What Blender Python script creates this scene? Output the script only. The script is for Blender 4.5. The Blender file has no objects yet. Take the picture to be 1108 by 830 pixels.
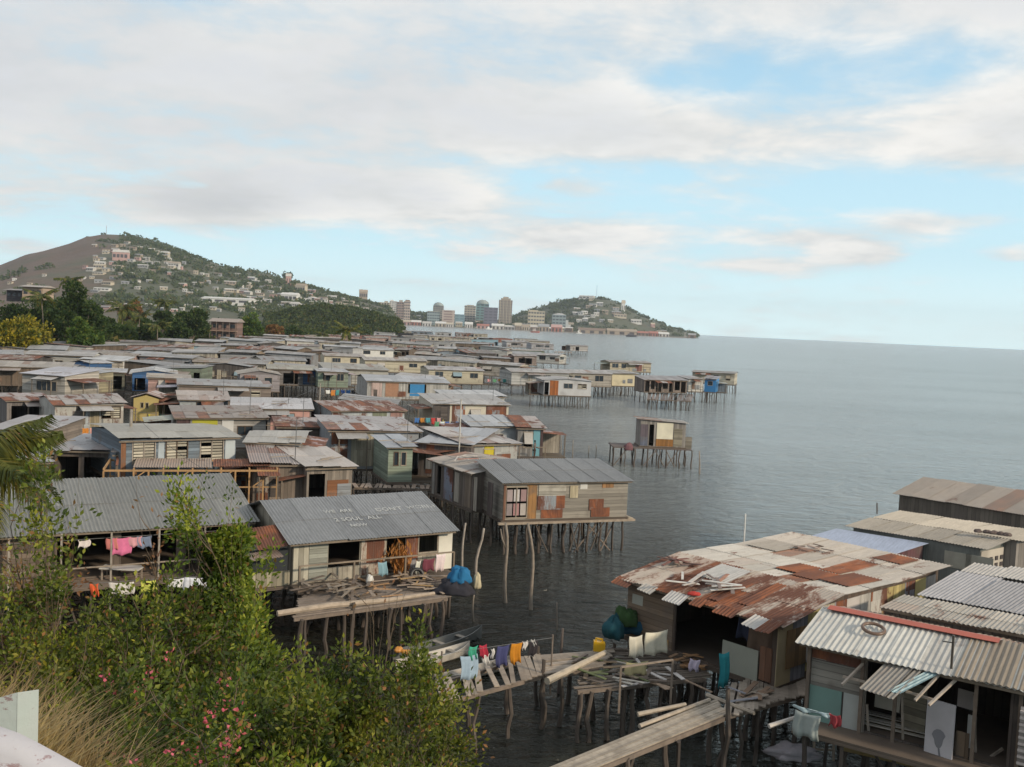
import bpy, math, random
import numpy as np
from mathutils import Vector, Matrix
R = math.radians
C = bpy.data.collections.new("settlement"); bpy.context.scene.collection.children.link(C)
SC = bpy.context.scene

# ------------------------------------------------------------------ camera, world, sun, exposure
CAMZ = 13.0; FL = 1077.0; PITCH = R(3.36); ROLL = math.atan(0.0456)
_f = Vector((0, math.cos(PITCH), -math.sin(PITCH))); _u0 = Vector((0, math.sin(PITCH), math.cos(PITCH))); _r0 = Vector((1, 0, 0))
_r = _r0*math.cos(ROLL)+_u0*math.sin(ROLL); _u = _u0*math.cos(ROLL)-_r0*math.sin(ROLL)
cd = bpy.data.cameras.new("camera"); cam = bpy.data.objects.new("camera", cd); SC.collection.objects.link(cam)
cd.sensor_fit = 'HORIZONTAL'; cd.sensor_width = 36; cd.lens = 36*FL/1108; cd.clip_end = 60000; cd.clip_start = 0.05
cam.matrix_world = Matrix(((_r.x, _u.x, -_f.x, 0), (_r.y, _u.y, -_f.y, 0), (_r.z, _u.z, -_f.z, CAMZ), (0, 0, 0, 1)))
SC.camera = cam
SC.view_settings.view_transform = 'Standard'; SC.view_settings.look = 'None'; SC.view_settings.gamma = 1.0
SC.view_settings.exposure = 0.0
SC.cycles.max_bounces = 6; SC.cycles.diffuse_bounces = 3; SC.cycles.glossy_bounces = 3; SC.cycles.volume_bounces = 0
SC.cycles.transparent_max_bounces = 8
SUN_DIR = Vector((0.78, -0.52, 0.38)).normalized()
SUN_EL = math.asin(SUN_DIR.z); SUN_AZ = math.atan2(SUN_DIR.x, SUN_DIR.y)
sl = bpy.data.lights.new("sun", 'SUN'); sl.energy = 3.4; sl.angle = R(4); sl.color = (1.0, 0.84, 0.64)
so = bpy.data.objects.new("sun", sl); SC.collection.objects.link(so)
so.rotation_euler = (-SUN_DIR).to_track_quat('-Z', 'Y').to_euler()

class NT:
    """small helper for node trees"""
    def __init__(s, tree): s.t = tree; s.n = tree.nodes; s.l = tree.links
    def node(s, typ, **kw):
        n = s.n.new(typ)
        for k, v in kw.items():
            if k.startswith('i_'): n.inputs[int(k[2:])].default_value = v
            else: setattr(n, k, v)
        return n
    def link(s, a, b): s.l.new(a, b)
    def val(s, n, i, v):
        if hasattr(v, 'is_linked') or isinstance(v, bpy.types.NodeSocket): s.l.new(v, n.inputs[i])
        else: n.inputs[i].default_value = v
    def math(s, op, a, b=0.0, c=None, clamp=False):
        n = s.n.new('ShaderNodeMath'); n.operation = op; n.use_clamp = clamp
        s.val(n, 0, a); s.val(n, 1, b)
        if c is not None: s.val(n, 2, c)
        return n.outputs[0]
    def mix(s, fac, a, b, mode='MIX'):
        n = s.n.new('ShaderNodeMix'); n.data_type = 'RGBA'; n.blend_type = mode
        s.val(n, 0, fac)
        for i, v in ((6, a), (7, b)):
            if isinstance(v, bpy.types.NodeSocket): s.l.new(v, n.inputs[i])
            else: n.inputs[i].default_value = tuple(v)+(1,) if len(v) == 3 else v
        return n.outputs[2]
    def noise(s, vec, scale, detail=3, rough=0.55, dist=0.0):
        n = s.n.new('ShaderNodeTexNoise'); n.inputs['Scale'].default_value = scale; n.inputs['Detail'].default_value = detail
        n.inputs['Roughness'].default_value = rough; n.inputs['Distortion'].default_value = dist
        if vec is not None: s.l.new(vec, n.inputs['Vector'])
        return n.outputs['Fac']
    def ramp(s, v, lo, hi, a=0.0, b=1.0):
        n = s.n.new('ShaderNodeMapRange'); n.interpolation_type = 'SMOOTHSTEP'
        s.val(n, 0, v); n.inputs[1].default_value = lo; n.inputs[2].default_value = hi; n.inputs[3].default_value = a; n.inputs[4].default_value = b
        return n.outputs[0]
    def vmap(s, vec, sc=(1, 1, 1), loc=(0, 0, 0)):
        n = s.n.new('ShaderNodeMapping'); n.inputs['Scale'].default_value = sc; n.inputs['Location'].default_value = loc
        s.l.new(vec, n.inputs[0]); return n.outputs[0]

def px_hor(px): return 361.6+(px-770)*0.0456
W = bpy.data.worlds.new("World"); SC.world = W; W.use_nodes = True
def build_world():
    g = NT(W.node_tree); g.n.clear()
    sky = g.node('ShaderNodeTexSky'); sky.sky_type = 'NISHITA'; sky.sun_disc = False
    sky.sun_elevation = SUN_EL; sky.sun_rotation = SUN_AZ; sky.dust_density = 1.0; sky.ozone_density = 1.5; sky.air_density = 1.0
    geo = g.node('ShaderNodeTexCoord'); sep = g.node('ShaderNodeSeparateXYZ'); g.link(geo.outputs['Generated'], sep.inputs[0])
    X, Y, Z = sep.outputs
    az = g.math('ARCTAN2', X, Y); el = g.math('ARCSINE', Z)
    # cloud layer seen from below: stretch towards the horizon
    zc = g.math('MAXIMUM', g.math('ADD', Z, 0.16), 0.06)
    cb = g.node('ShaderNodeCombineXYZ'); g.link(g.math('DIVIDE', X, zc), cb.inputs[0]); g.link(g.math('DIVIDE', Y, zc), cb.inputs[1]); cb.inputs[2].default_value = 3.1
    n1 = g.noise(cb.outputs[0], 1.15, 8, 0.58, 0.35)
    n2 = g.noise(g.vmap(cb.outputs[0], (1, 1, 1), (5.2, 1.7, 0)), 3.4, 7, 0.6, 0.2)
    n3 = g.noise(g.vmap(cb.outputs[0], (1, 1, 1), (9.2, 7.7, 3)), 0.8, 5, 0.5, 0.1)
    acc = None
    def blob(px, py, wx, wy, w):
        nonlocal acc
        a0 = math.atan((px-554)/FL); e0 = math.atan((px_hor(px)-py)/FL*math.cos(a0)); sa = wx/FL; se = wy/FL
        da = g.math('DIVIDE', g.math('SUBTRACT', az, a0), sa); de = g.math('DIVIDE', g.math('SUBTRACT', el, e0), se)
        e = g.math('EXPONENT', g.math('MULTIPLY', g.math('ADD', g.math('MULTIPLY', da, da), g.math('MULTIPLY', de, de)), -1.0))
        e = g.math('MULTIPLY', e, w); acc = e if acc is None else g.math('ADD', acc, e)
    # broad cloud masses (+) and clear patches (-)
    for b in CLOUDS: blob(b[0], b[1], b[2], b[3], b[4]*(1.35 if b[4] > 0 else 1.0))
    base = g.ramp(g.math('SUBTRACT', g.math('SUBTRACT', el, 0.103), g.math('MULTIPLY', az, 0.085)), -0.035, 0.035, 0.0, 1.0)              # mostly overcast higher up
    nn = g.math('ADD', g.math('MULTIPLY', g.math('SUBTRACT', n1, 0.5), 3.4), g.math('MULTIPLY', g.math('SUBTRACT', n2, 0.5), 2.0))
    dens = g.math('ADD', g.math('ADD', g.math('MULTIPLY', base, 1.0), acc), nn)
    mask = g.ramp(dens, -0.15, 1.15)
    # sky colour: bright tropical blue paling to the horizon
    s1 = g.mix(1.0, sky.outputs[0], (0.85, 1.15, 1.25), 'MULTIPLY')
    hz = g.ramp(el, R(-1), R(19), 1.0, 0.0)
    s2 = g.mix(g.math('MULTIPLY', hz, 0.85), g.mix(0.7, s1, (4.6, 7.4, 9.4)), (7.2, 10.0, 10.8))
    hz2 = g.ramp(el, R(0), R(5), 1.0, 0.0)
    s2 = g.mix(hz2, s2, (9.8, 12.6, 12.8))
    # cloud colour: warm white where thin, grey below where thick
    thick = g.ramp(g.math('ADD', g.math('ADD', g.math('ADD', dens, g.math('MULTIPLY', g.math('SUBTRACT', n3, 0.5), 2.6)), g.math('MULTIPLY', az, -1.0)), g.math('MULTIPLY', g.math('SUBTRACT', el, 0.2), 4.0)) if True else 0, 0.6, 2.2)
    lit = g.mix(g.ramp(n2, 0.35, 0.7), (7.7, 7.8, 7.7), (8.6, 8.45, 8.1))
    cc = g.mix(thick, lit, (6.3, 6.5, 6.75))
    tex = g.ramp(g.math('ADD', n1, g.math('MULTIPLY', g.math('SUBTRACT', n2, 0.5), 0.8)), 0.3, 0.7, 0.90, 1.10); tv = g.node('ShaderNodeCombineXYZ'); [g.link(tex, tv.inputs[i]) for i in range(3)]; cc = g.mix(1.0, cc, tv.outputs[0], 'MULTIPLY')
    col = g.mix(mask, s2, cc)
    col = g.mix(g.ramp(el, R(-3), R(-0.3)), (1.6, 2.0, 2.2), col)
    bg = g.node('ShaderNodeBackground'); bg.inputs[1].default_value = 0.108; g.link(col, bg.inputs[0])
    out = g.node('ShaderNodeOutputWorld'); g.link(bg.outputs[0], out.inputs[0])
CLOUDS = [(855, 85, 125, 42, -0.75), (730, 92, 80, 20, -0.5), (1010, 75, 80, 30, -0.6), (940, 205, 260, 28, -1.0), (640, 195, 110, 22, -0.75),
          (60, 258, 150, 16, -0.7), (360, 262, 120, 22, -0.55), (230, 228, 75, 24, 0.75), (460, 228, 60, 20, 0.45), (610, 203, 42, 12, 0.75), (20, 262, 45, 12, 0.75),
          (760, 205, 70, 16, 0.5), (585, 262, 60, 16, 0.75), (650, 255, 60, 14, 0.6), (870, 258, 80, 11, 0.75), (975, 242, 45, 13, 0.8),
          (925, 276, 45, 12, 0.95), (820, 287, 60, 9, 0.7), (1085, 278, 30, 9, 0.6), (1060, 240, 40, 10, 0.45), (420, 300, 30, 7, 0.35),
          (1085, 335, 50, 12, 0.35), (800, 328, 80, 8, 0.25), (480, 275, 40, 9, 0.4), (1070, 160, 70, 45, 0.5), (680, 150, 200, 28, 0.35)]
build_world()

# ------------------------------------------------------------------ pixel of the reading <-> place in the world
def ray(px, py): return _f+_r*((px-554)/FL)+_u*((415-py)/FL)
def at(px, py, z):
    d = ray(px, py); t = (z-CAMZ)/d.z; return Vector((d.x*t, d.y*t, z))
def aty(px, py, Y):
    d = ray(px, py); t = Y/d.y; return Vector((d.x*t, Y, CAMZ+d.z*t))
def proj(p):
    v = Vector(p)-Vector((0, 0, CAMZ)); k = FL/v.dot(_f); return 554+v.dot(_r)*k, 415-v.dot(_u)*k

# ------------------------------------------------------------------ objects
def tag(o, label, cat, group=None, kind=None):
    o['label'] = label; o['category'] = cat
    if group: o['group'] = group
    if kind: o['kind'] = kind
    return o
def empty(name, loc, rz=0.0):
    o = bpy.data.objects.new(name, None); C.objects.link(o); o.location = loc; o.rotation_euler = (0, 0, rz); o.empty_display_size = 0.2
    return o
def link(name, me, parent=None, col=None):
    o = bpy.data.objects.new(name, me); C.objects.link(o)
    if parent is not None: o.parent = parent
    if col is not None: o.color = (col[0], col[1], col[2], col[3] if len(col) > 3 else 0.0)
    return o
class MB:
    def __init__(s): s.v = []; s.f = []
    def add(s, vs, fs):
        b = len(s.v); s.v += [tuple(v) for v in vs]; s.f += [tuple(b+i for i in f) for f in fs]; return s
    def hexa(s, p):   # p: 4 bottom (ccw) + 4 top
        return s.add(p, [(3, 2, 1, 0), (4, 5, 6, 7), (0, 1, 5, 4), (1, 2, 6, 5), (2, 3, 7, 6), (3, 0, 4, 7)])
    def box(s, x0, x1, y0, y1, z0, z1):
        return s.hexa([(x0, y0, z0), (x1, y0, z0), (x1, y1, z0), (x0, y1, z0), (x0, y0, z1), (x1, y0, z1), (x1, y1, z1), (x0, y1, z1)])
    def bar(s, p, q, w, h=None):
        p = Vector(p); q = Vector(q); h = h or w; d = (q-p); d = d.normalized() if d.length > 1e-6 else Vector((0, 0, 1))
        up = Vector((0, 0, 1)) if abs(d.z) < 0.95 else Vector((0, 1, 0))
        a = d.cross(up).normalized()*w/2; b = a.cross(d).normalized()*h/2
        return s.hexa([p-a-b, p+a-b, q+a-b, q-a-b, p-a+b, p+a+b, q+a+b, q-a+b])
    def tube(s, pts, rad, seg=6):
        pts = [Vector(p) for p in pts]; n = len(pts); vs = []; fs = []
        if not hasattr(rad, '__len__'): rad = [rad]*n
        for i, p in enumerate(pts):
            d = (pts[min(i+1, n-1)]-pts[max(i-1, 0)]).normalized()
            up = Vector((1, 0, 0)) if abs(d.z) > 0.8 else Vector((0, 0, 1))
            a = d.cross(up).normalized(); b = d.cross(a).normalized()
            for k in range(seg):
                t = 2*math.pi*k/seg; vs.append(p+(a*math.cos(t)+b*math.sin(t))*rad[i])
        for i in range(n-1):
            for k in range(seg):
                k2 = (k+1) % seg; fs.append((i*seg+k, i*seg+k2, (i+1)*seg+k2, (i+1)*seg+k))
        fs.append(tuple(range(seg))[::-1]); fs.append(tuple((n-1)*seg+k for k in range(seg)))
        return s.add(vs, fs)
    def sheet(s, P, U, V, th=0.012, corr=0.0, amp=0.018, sag=0.0):
        """roofing sheet: corner P, edge vectors U (across the ribs) and V (along the ribs)"""
        P = Vector(P); U = Vector(U); V = Vector(V); N = U.cross(V).normalized()
        n = max(1, int(U.length/corr*4)) if corr else (1 if not sag else 1)
        top = []; bot = []; m = 2 if sag else 1
        for j in range(m+1):
            for i in range(n+1):
                h = amp*math.cos(i*math.pi/2) if corr else 0.0
                if sag and j == 1: h -= sag
                q = P+U*(i/n)+V*(j/m)+N*h
                top.append(q+N*th/2); bot.append(q-N*th/2)
        w = n+1; nt = len(top); fs = []
        for j in range(m):
            for i in range(n):
                a = j*w+i; fs.append((a, a+1, a+w+1, a+w)); fs.append((nt+a, nt+a+w, nt+a+w+1, nt+a+1))
        for i in range(n):
            fs.append((i, nt+i, nt+i+1, i+1)); a = m*w+i; fs.append((a, a+1, nt+a+1, nt+a))
        for j in range(m):
            a = j*w; fs.append((a, a+w, nt+a+w, nt+a)); a = j*w+n; fs.append((a, nt+a, nt+a+w, a+w))
        return s.add(top+bot, fs)
    def lathe(s, prof, seg=12, c=(0, 0, 0)):
        vs = []; fs = []; n = len(prof)
        for r, z in prof:
            for k in range(seg):
                t = 2*math.pi*k/seg; vs.append((c[0]+r*math.cos(t), c[1]+r*math.sin(t), c[2]+z))
        for i in range(n-1):
            for k in range(seg):
                k2 = (k+1) % seg; fs.append((i*seg+k, i*seg+k2, (i+1)*seg+k2, (i+1)*seg+k))
        fs.append(tuple(range(seg))[::-1]); fs.append(tuple((n-1)*seg+k for k in range(seg)))
        return s.add(vs, fs)
    def mesh(s, name, mat):
        me = bpy.data.meshes.new(name); me.from_pydata(s.v, [], s.f); me.materials.append(mat); return me
    def build(s, name, mat, parent=None, col=None, smooth=False):
        if not s.v: return None
        me = s.mesh(name, mat)
        if smooth: me.polygons.foreach_set('use_smooth', [True]*len(me.polygons))
        return link(name, me, parent, col)

# ------------------------------------------------------------------ materials; most take the object's own colour
def newmat(name):
    m = bpy.data.materials.new(name); m.use_nodes = True; g = NT(m.node_tree); g.n.clear()
    b = g.node('ShaderNodeBsdfPrincipled'); o = g.node('ShaderNodeOutputMaterial'); g.link(b.outputs[0], o.inputs[0])
    return m, g, b
def bump(g, b, h, strength=0.4, dist=0.02):
    n = g.node('ShaderNodeBump'); n.inputs['Strength'].default_value = strength; n.inputs['Distance'].default_value = dist
    g.link(h, n.inputs['Height']); g.link(n.outputs[0], b.inputs['Normal'])
def objcoord(g):
    """object coordinates shifted by a number of each object's own, so repeats differ"""
    tc = g.node('ShaderNodeTexCoord'); oi = g.node('ShaderNodeObjectInfo')
    a = g.node('ShaderNodeVectorMath'); a.operation = 'ADD'; g.link(tc.outputs['Object'], a.inputs[0])
    k = g.math('MULTIPLY', oi.outputs['Random'], 37.0); g.link(k, a.inputs[1])
    return a.outputs[0], tc.outputs['Object'], oi
M = {}
def mat_boards(name, width, vertical, rough=0.85, seam=0.5):
    m, g, b = newmat(name); sh, oc, oi = objcoord(g)
    sp = g.node('ShaderNodeSeparateXYZ'); g.link(oc, sp.inputs[0])
    u = g.math('ADD', sp.outputs[0], sp.outputs[1]) if vertical else sp.outputs[2]
    q = g.math('DIVIDE', u, width); cell = g.math('FLOOR', q); fr = g.math('FRACT', q)
    wn = g.node('ShaderNodeTexWhiteNoise'); wn.noise_dimensions = '2D'; cv = g.node('ShaderNodeCombineXYZ'); g.link(cell, cv.inputs[0]); g.link(oi.outputs['Random'], cv.inputs[1]); g.link(cv.outputs[0], wn.inputs['Vector'])
    line = g.ramp(g.math('ABSOLUTE', g.math('SUBTRACT', fr, 0.5)), 0.42, 0.5)
    st = g.noise(g.vmap(sh, (2.5, 2.5, 0.5) if vertical else (0.4, 0.4, 6)), 2.2, 4, 0.65)
    bl = g.noise(sh, 0.9, 3, 0.6)
    k = g.math('MULTIPLY', g.math('ADD', g.math('MULTIPLY', wn.outputs['Value'], 0.42), 0.50), g.math('ADD', g.math('MULTIPLY', st, 0.8), 0.55))
    k = g.math('MULTIPLY', k, g.math('SUBTRACT', 1.0, g.math('MULTIPLY', line, seam)))
    kc = g.node('ShaderNodeCombineXYZ'); [g.link(k, kc.inputs[i]) for i in range(3)]
    c1 = g.mix(1.0, oi.outputs['Color'], kc.outputs[0], 'MULTIPLY')
    c2 = g.mix(g.ramp(bl, 0.52, 0.72, 0, 0.55), c1, (0.12, 0.10, 0.085))
    g.link(c2, b.inputs['Base Color']); b.inputs['Roughness'].default_value = rough
    bump(g, b, g.math('SUBTRACT', st, line), 0.5, 0.015); M[name] = m
mat_boards('boards', 0.22, True); mat_boards('weatherboard', 0.2, False); mat_boards('fine_boards', 0.12, False, seam=0.65)
def mat_sheet(name, wall):
    """galvanised or painted iron: each sheet its own tone, rust where the object's alpha asks for it"""
    m, g, b = newmat(name); sh, oc, oi = objcoord(g)
    geo = g.node('ShaderNodeNewGeometry'); rnd = geo.outputs['Random Per Island']
    r2 = g.math('FRACT', g.math('MULTIPLY', rnd, 17.31)); al = oi.outputs['Alpha']
    st = g.noise(g.vmap(sh, (5, 0.7, 5) if not wall else (4, 4, 0.5)), 1.6, 4, 0.6); bl = g.noise(g.vmap(sh, (1.5, 0.55, 1) if not wall else (1.3, 1.3, 0.6)), 0.85, 6, 0.66, 0.5); fine = g.noise(sh, 9, 3, 0.6)
    k = g.math('MULTIPLY', g.math('ADD', g.math('MULTIPLY', rnd, 0.26), 0.64), g.math('ADD', g.math('MULTIPLY', st, 0.6), 0.62))
    if wall:
        sp = g.node('ShaderNodeSeparateXYZ'); g.link(oc, sp.inputs[0]); q = g.math('DIVIDE', g.math('ADD', sp.outputs[0], sp.outputs[1]), 0.8)
        wn = g.node('ShaderNodeTexWhiteNoise'); wn.noise_dimensions = '2D'; cv = g.node('ShaderNodeCombineXYZ'); g.link(g.math('FLOOR', q), cv.inputs[0])
        g.link(g.math('FLOOR', g.math('DIVIDE', sp.outputs[2], 1.3)), cv.inputs[1]); g.link(cv.outputs[0], wn.inputs['Vector']); r2 = wn.outputs['Value']
        k = g.math('MULTIPLY', k, g.math('ADD', g.math('MULTIPLY', r2, 0.4), 0.78))
    kc = g.node('ShaderNodeCombineXYZ'); [g.link(k, kc.inputs[i]) for i in range(3)]
    c1 = g.mix(1.0, oi.outputs['Color'], kc.outputs[0], 'MULTIPLY')
    rc = g.mix(fine, (0.20, 0.062, 0.026), (0.33, 0.12, 0.05)); rc = g.mix(g.ramp(bl, 0.3, 0.6), rc, (0.12, 0.05, 0.032))
    # whole rusty sheets and rusty blotches
    whole = g.math('MULTIPLY', g.ramp(g.math('SUBTRACT', g.math('MULTIPLY', al, 0.5 if not wall else 1.0), r2), -0.05, 0.08), g.ramp(st, 0.25, 0.45, 0.45, 1.0))
    blot = g.ramp(g.math('ADD', g.math('ADD', bl, g.math('MULTIPLY', fine, 0.12)), g.math('MULTIPLY', al, 0.32)), 0.66, 0.8)
    ru = g.math('MAXIMUM', whole, blot); ru = g.math('MULTIPLY', ru, g.ramp(al, 0.0, 0.06))
    c2 = g.mix(ru, c1, rc); c2 = g.mix(g.ramp(fine, 0.55, 0.8, 0, 0.35), c2, (0.10, 0.09, 0.08))
    g.link(c2, b.inputs['Base Color']); g.link(g.ramp(ru, 0, 1, 0.5, 0.9), b.inputs['Roughness'])
    b.inputs['Metallic'].default_value = 0.0
    if not wall:
        w = g.node('ShaderNodeTexWave'); w.bands_direction = 'X'; w.inputs['Scale'].default_value = 2.1; w.inputs['Distortion'].default_value = 0; g.link(oc, w.inputs[0]); bump(g, b, w.outputs['Fac'], 0.25, 0.02)
    else:
        sp2 = g.node('ShaderNodeSeparateXYZ'); g.link(oc, sp2.inputs[0]); bump(g, b, g.math('SINE', g.math('MULTIPLY', g.math('ADD', sp2.outputs[0], sp2.outputs[1]), 60.0)), 0.35, 0.012)
    M[name] = m
mat_sheet('roof', False); mat_sheet('iron_wall', True)
def mat_simple(name, rough=0.8, var=0.35, scale=3.0, spec=0.4, metal=0.0, island=0.0, dirt=(0.1, 0.085, 0.07), dirtamt=0.3, bumps=0.2):
    m, g, b = newmat(name); sh, oc, oi = objcoord(g)
    n = g.noise(sh, scale, 5, 0.62); n2 = g.noise(sh, scale*0.3, 3, 0.6)
    k = g.math('ADD', g.math('MULTIPLY', n, var*2), 0.9-var)
    if island:
        geo = g.node('ShaderNodeNewGeometry'); k = g.math('MULTIPLY', k, g.math('ADD', g.math('MULTIPLY', geo.outputs['Random Per Island'], island*2), 1.0-island))
    kc = g.node('ShaderNodeCombineXYZ'); [g.link(k, kc.inputs[i]) for i in range(3)]
    c = g.mix(1.0, oi.outputs['Color'], kc.outputs[0], 'MULTIPLY'); c = g.mix(g.ramp(n2, 0.48, 0.75, 0, dirtamt), c, dirt)
    g.link(c, b.inputs['Base Color']); b.inputs['Roughness'].default_value = rough; b.inputs['Metallic'].default_value = metal
    b.inputs['Specular IOR Level'].default_value = spec
    if bumps: bump(g, b, n, bumps, 0.02)
    M[name] = m
mat_simple('plaster', var=0.15, scale=1.5); mat_simple('wood', var=0.45, scale=5, island=0.25, dirtamt=0.5); mat_simple('paint', rough=0.5, var=0.12, dirtamt=0.12)
mat_simple('cloth', rough=0.95, var=0.2, scale=6, dirtamt=0.05); mat_simple('metal', rough=0.45, metal=0.6, var=0.2); mat_simple('plastic', rough=0.35, var=0.1, dirtamt=0.1)
mat_simple('dark_void', rough=0.9, var=0.2); mat_simple('shutter', rough=0.7, var=0.25, island=0.35, dirtamt=0.2); mat_simple('junk', rough=0.9, var=0.5, scale=4, island=0.4)
def mat_glass():
    m, g, b = newmat('window_glass'); b.inputs['Base Color'].default_value = (0.03, 0.04, 0.05, 1); b.inputs['Roughness'].default_value = 0.12; M['glass'] = m
mat_glass()
def mat_leaf(name, cols, rough=0.55, spec=0.3):
    """cols: dark, mid, light, odd - one leaf takes one of them"""
    m, g, b = newmat(name); geo = g.node('ShaderNodeNewGeometry'); oi = g.node('ShaderNodeObjectInfo'); tc = g.node('ShaderNodeTexCoord')
    r = geo.outputs['Random Per Island']; n = g.noise(tc.outputs['Object'], 0.9, 3)
    v = g.math('ADD', g.math('ADD', g.math('MULTIPLY', r, 0.5), 0.12), g.math('MULTIPLY', g.math('SUBTRACT', n, 0.5), 2.6))  # random leaf tones; the clump noise puts lighting contrast into the colour
    c = g.mix(g.ramp(v, 0.05, 0.4), cols[0], cols[1]); c = g.mix(g.ramp(v, 0.45, 0.85), c, cols[2])
    odd = g.ramp(g.math('FRACT', g.math('MULTIPLY', r, 9.7)), 0.94, 0.96); c = g.mix(odd, c, cols[3])
    c = g.mix(1.0, c, oi.outputs['Color'], 'MULTIPLY')
    g.link(c, b.inputs['Base Color']); b.inputs['Roughness'].default_value = rough; b.inputs['Specular IOR Level'].default_value = spec
    tr = g.node('ShaderNodeBsdfTranslucent'); g.link(g.mix(1.0, c, (1.3, 1.3, 0.6), 'MULTIPLY'), tr.inputs[0]); mx = g.node('ShaderNodeMixShader'); mx.inputs[0].default_value = 0.3
    out = [x for x in g.n if x.type == 'OUTPUT_MATERIAL'][0]; g.link(b.outputs[0], mx.inputs[1]); g.link(tr.outputs[0], mx.inputs[2]); g.link(mx.outputs[0], out.inputs[0])
    M[name] = m
mat_leaf('leaf', ((0.035, 0.058, 0.012), (0.10, 0.135, 0.02), (0.30, 0.30, 0.05), (0.22, 0.12, 0.05)))
mat_leaf('leaf_far', ((0.018, 0.038, 0.014), (0.035, 0.06, 0.02), (0.075, 0.10, 0.03), (0.08, 0.08, 0.03)), rough=0.8)
mat_leaf('leaf_yellow', ((0.05, 0.075, 0.015), (0.20, 0.18, 0.02), (0.42, 0.33, 0.03), (0.30, 0.22, 0.03)))
mat_leaf('leaf_dry', ((0.13, 0.06, 0.035), (0.20, 0.10, 0.05), (0.30, 0.19, 0.09), (0.10, 0.12, 0.03)))
mat_leaf('flower_pink', ((0.55, 0.10, 0.16), (0.70, 0.17, 0.22), (0.75, 0.28, 0.30), (0.6, 0.2, 0.12)))
mat_leaf('palm_leaf', ((0.035, 0.05, 0.015), (0.08, 0.10, 0.025), (0.18, 0.18, 0.04), (0.25, 0.16, 0.05)))
mat_leaf('dry_grass', ((0.22, 0.15, 0.07), (0.36, 0.26, 0.12), (0.48, 0.37, 0.18), (0.14, 0.13, 0.05)))
def mat_water():
    m, g, b = newmat('water'); tc = g.node('ShaderNodeNewGeometry'); P = tc.outputs['Position']
    b.inputs['Base Color'].default_value = (0.022, 0.032, 0.030, 1); b.inputs['Roughness'].default_value = 0.14; b.inputs['IOR'].default_value = 1.33
    n0 = g.noise(g.vmap(P, (0.16, 0.42, 1)), 0.55, 3, 0.5, 0.3); n1 = g.noise(g.vmap(P, (0.7, 1.5, 1)), 1.1, 4, 0.6, 0.5); n2 = g.noise(g.vmap(P, (1.2, 2.0, 1)), 3.2, 3, 0.6, 0.3)
    patch = g.noise(g.vmap(P, (0.012, 0.03, 1)), 1.0, 3, 0.5)
    nb = g.noise(g.vmap(P, (0.05, 0.16, 1)), 0.6, 4, 0.6, 0.6)
    h = g.math('ADD', g.math('ADD', g.math('ADD', g.math('ADD', g.math('MULTIPLY', n0, 1.3), g.math('MULTIPLY', g.noise(g.vmap(P, (0.40, 0.75, 1)), 0.85, 3, 0.55, 0.4), 3.0)), g.math('MULTIPLY', nb, 5.0)), g.math('MULTIPLY', n1, 2.3)), g.math('MULTIPLY', n2, 0.4))
    n = g.node('ShaderNodeBump'); n.inputs['Distance'].default_value = 0.44; g.link(h, n.inputs['Height']); g.link(g.ramp(patch, 0.3, 0.7, 0.55, 1.0), n.inputs['Strength']); g.link(n.outputs[0], b.inputs['Normal'])
    # dark near the village; paler offshore, with sky sheen put into the colour
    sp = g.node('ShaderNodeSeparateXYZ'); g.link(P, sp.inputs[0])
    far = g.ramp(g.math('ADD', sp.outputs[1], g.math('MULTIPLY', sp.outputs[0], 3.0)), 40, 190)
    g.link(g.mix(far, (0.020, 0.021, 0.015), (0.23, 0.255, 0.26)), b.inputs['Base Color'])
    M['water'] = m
mat_water()
def mat_land():
    m, g, b = newmat('land'); tc = g.node('ShaderNodeNewGeometry'); P = tc.outputs['Position']
    sp = g.node('ShaderNodeSeparateXYZ'); g.link(P, sp.inputs[0])
    n1 = g.noise(P, 0.006, 5, 0.6, 0.5); n2 = g.noise(P, 0.03, 5, 0.65); n3 = g.noise(P, 0.12, 3)
    green = g.mix(n2, (0.04, 0.052, 0.028), (0.115, 0.115, 0.065)); dry = g.mix(n2, (0.075, 0.045, 0.032), (0.15, 0.095, 0.06))
    # grass slope west of the summit, woods and gardens east of it
    slope = g.math('DIVIDE', sp.outputs[0], sp.outputs[1])
    w = g.math('ADD', g.ramp(slope, -0.44, -0.37, 1.0, 0.0), g.math('MULTIPLY', g.math('SUBTRACT', g.math('ADD', n1, g.math('MULTIPLY', n2, 0.5)), 0.76), 3.2), clamp=True)
    g.link(g.mix(w, green, dry), b.inputs['Base Color']); b.inputs['Roughness'].default_value = 0.95; bump(g, b, n2, 0.6, 6.0)
    M['land'] = m
    m, g, b = newmat('bank'); tc = g.node('ShaderNodeNewGeometry'); n = g.noise(tc.outputs['Position'], 0.8, 5); n2 = g.noise(tc.outputs['Position'], 6, 4)
    g.link(g.mix(n, g.mix(n2, (0.06, 0.05, 0.03), (0.13, 0.10, 0.06)), (0.05, 0.065, 0.02)), b.inputs['Base Color']); b.inputs['Roughness'].default_value = 0.95; bump(g, b, n2, 0.8, 0.1); M['bank'] = m
mat_land()
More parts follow.
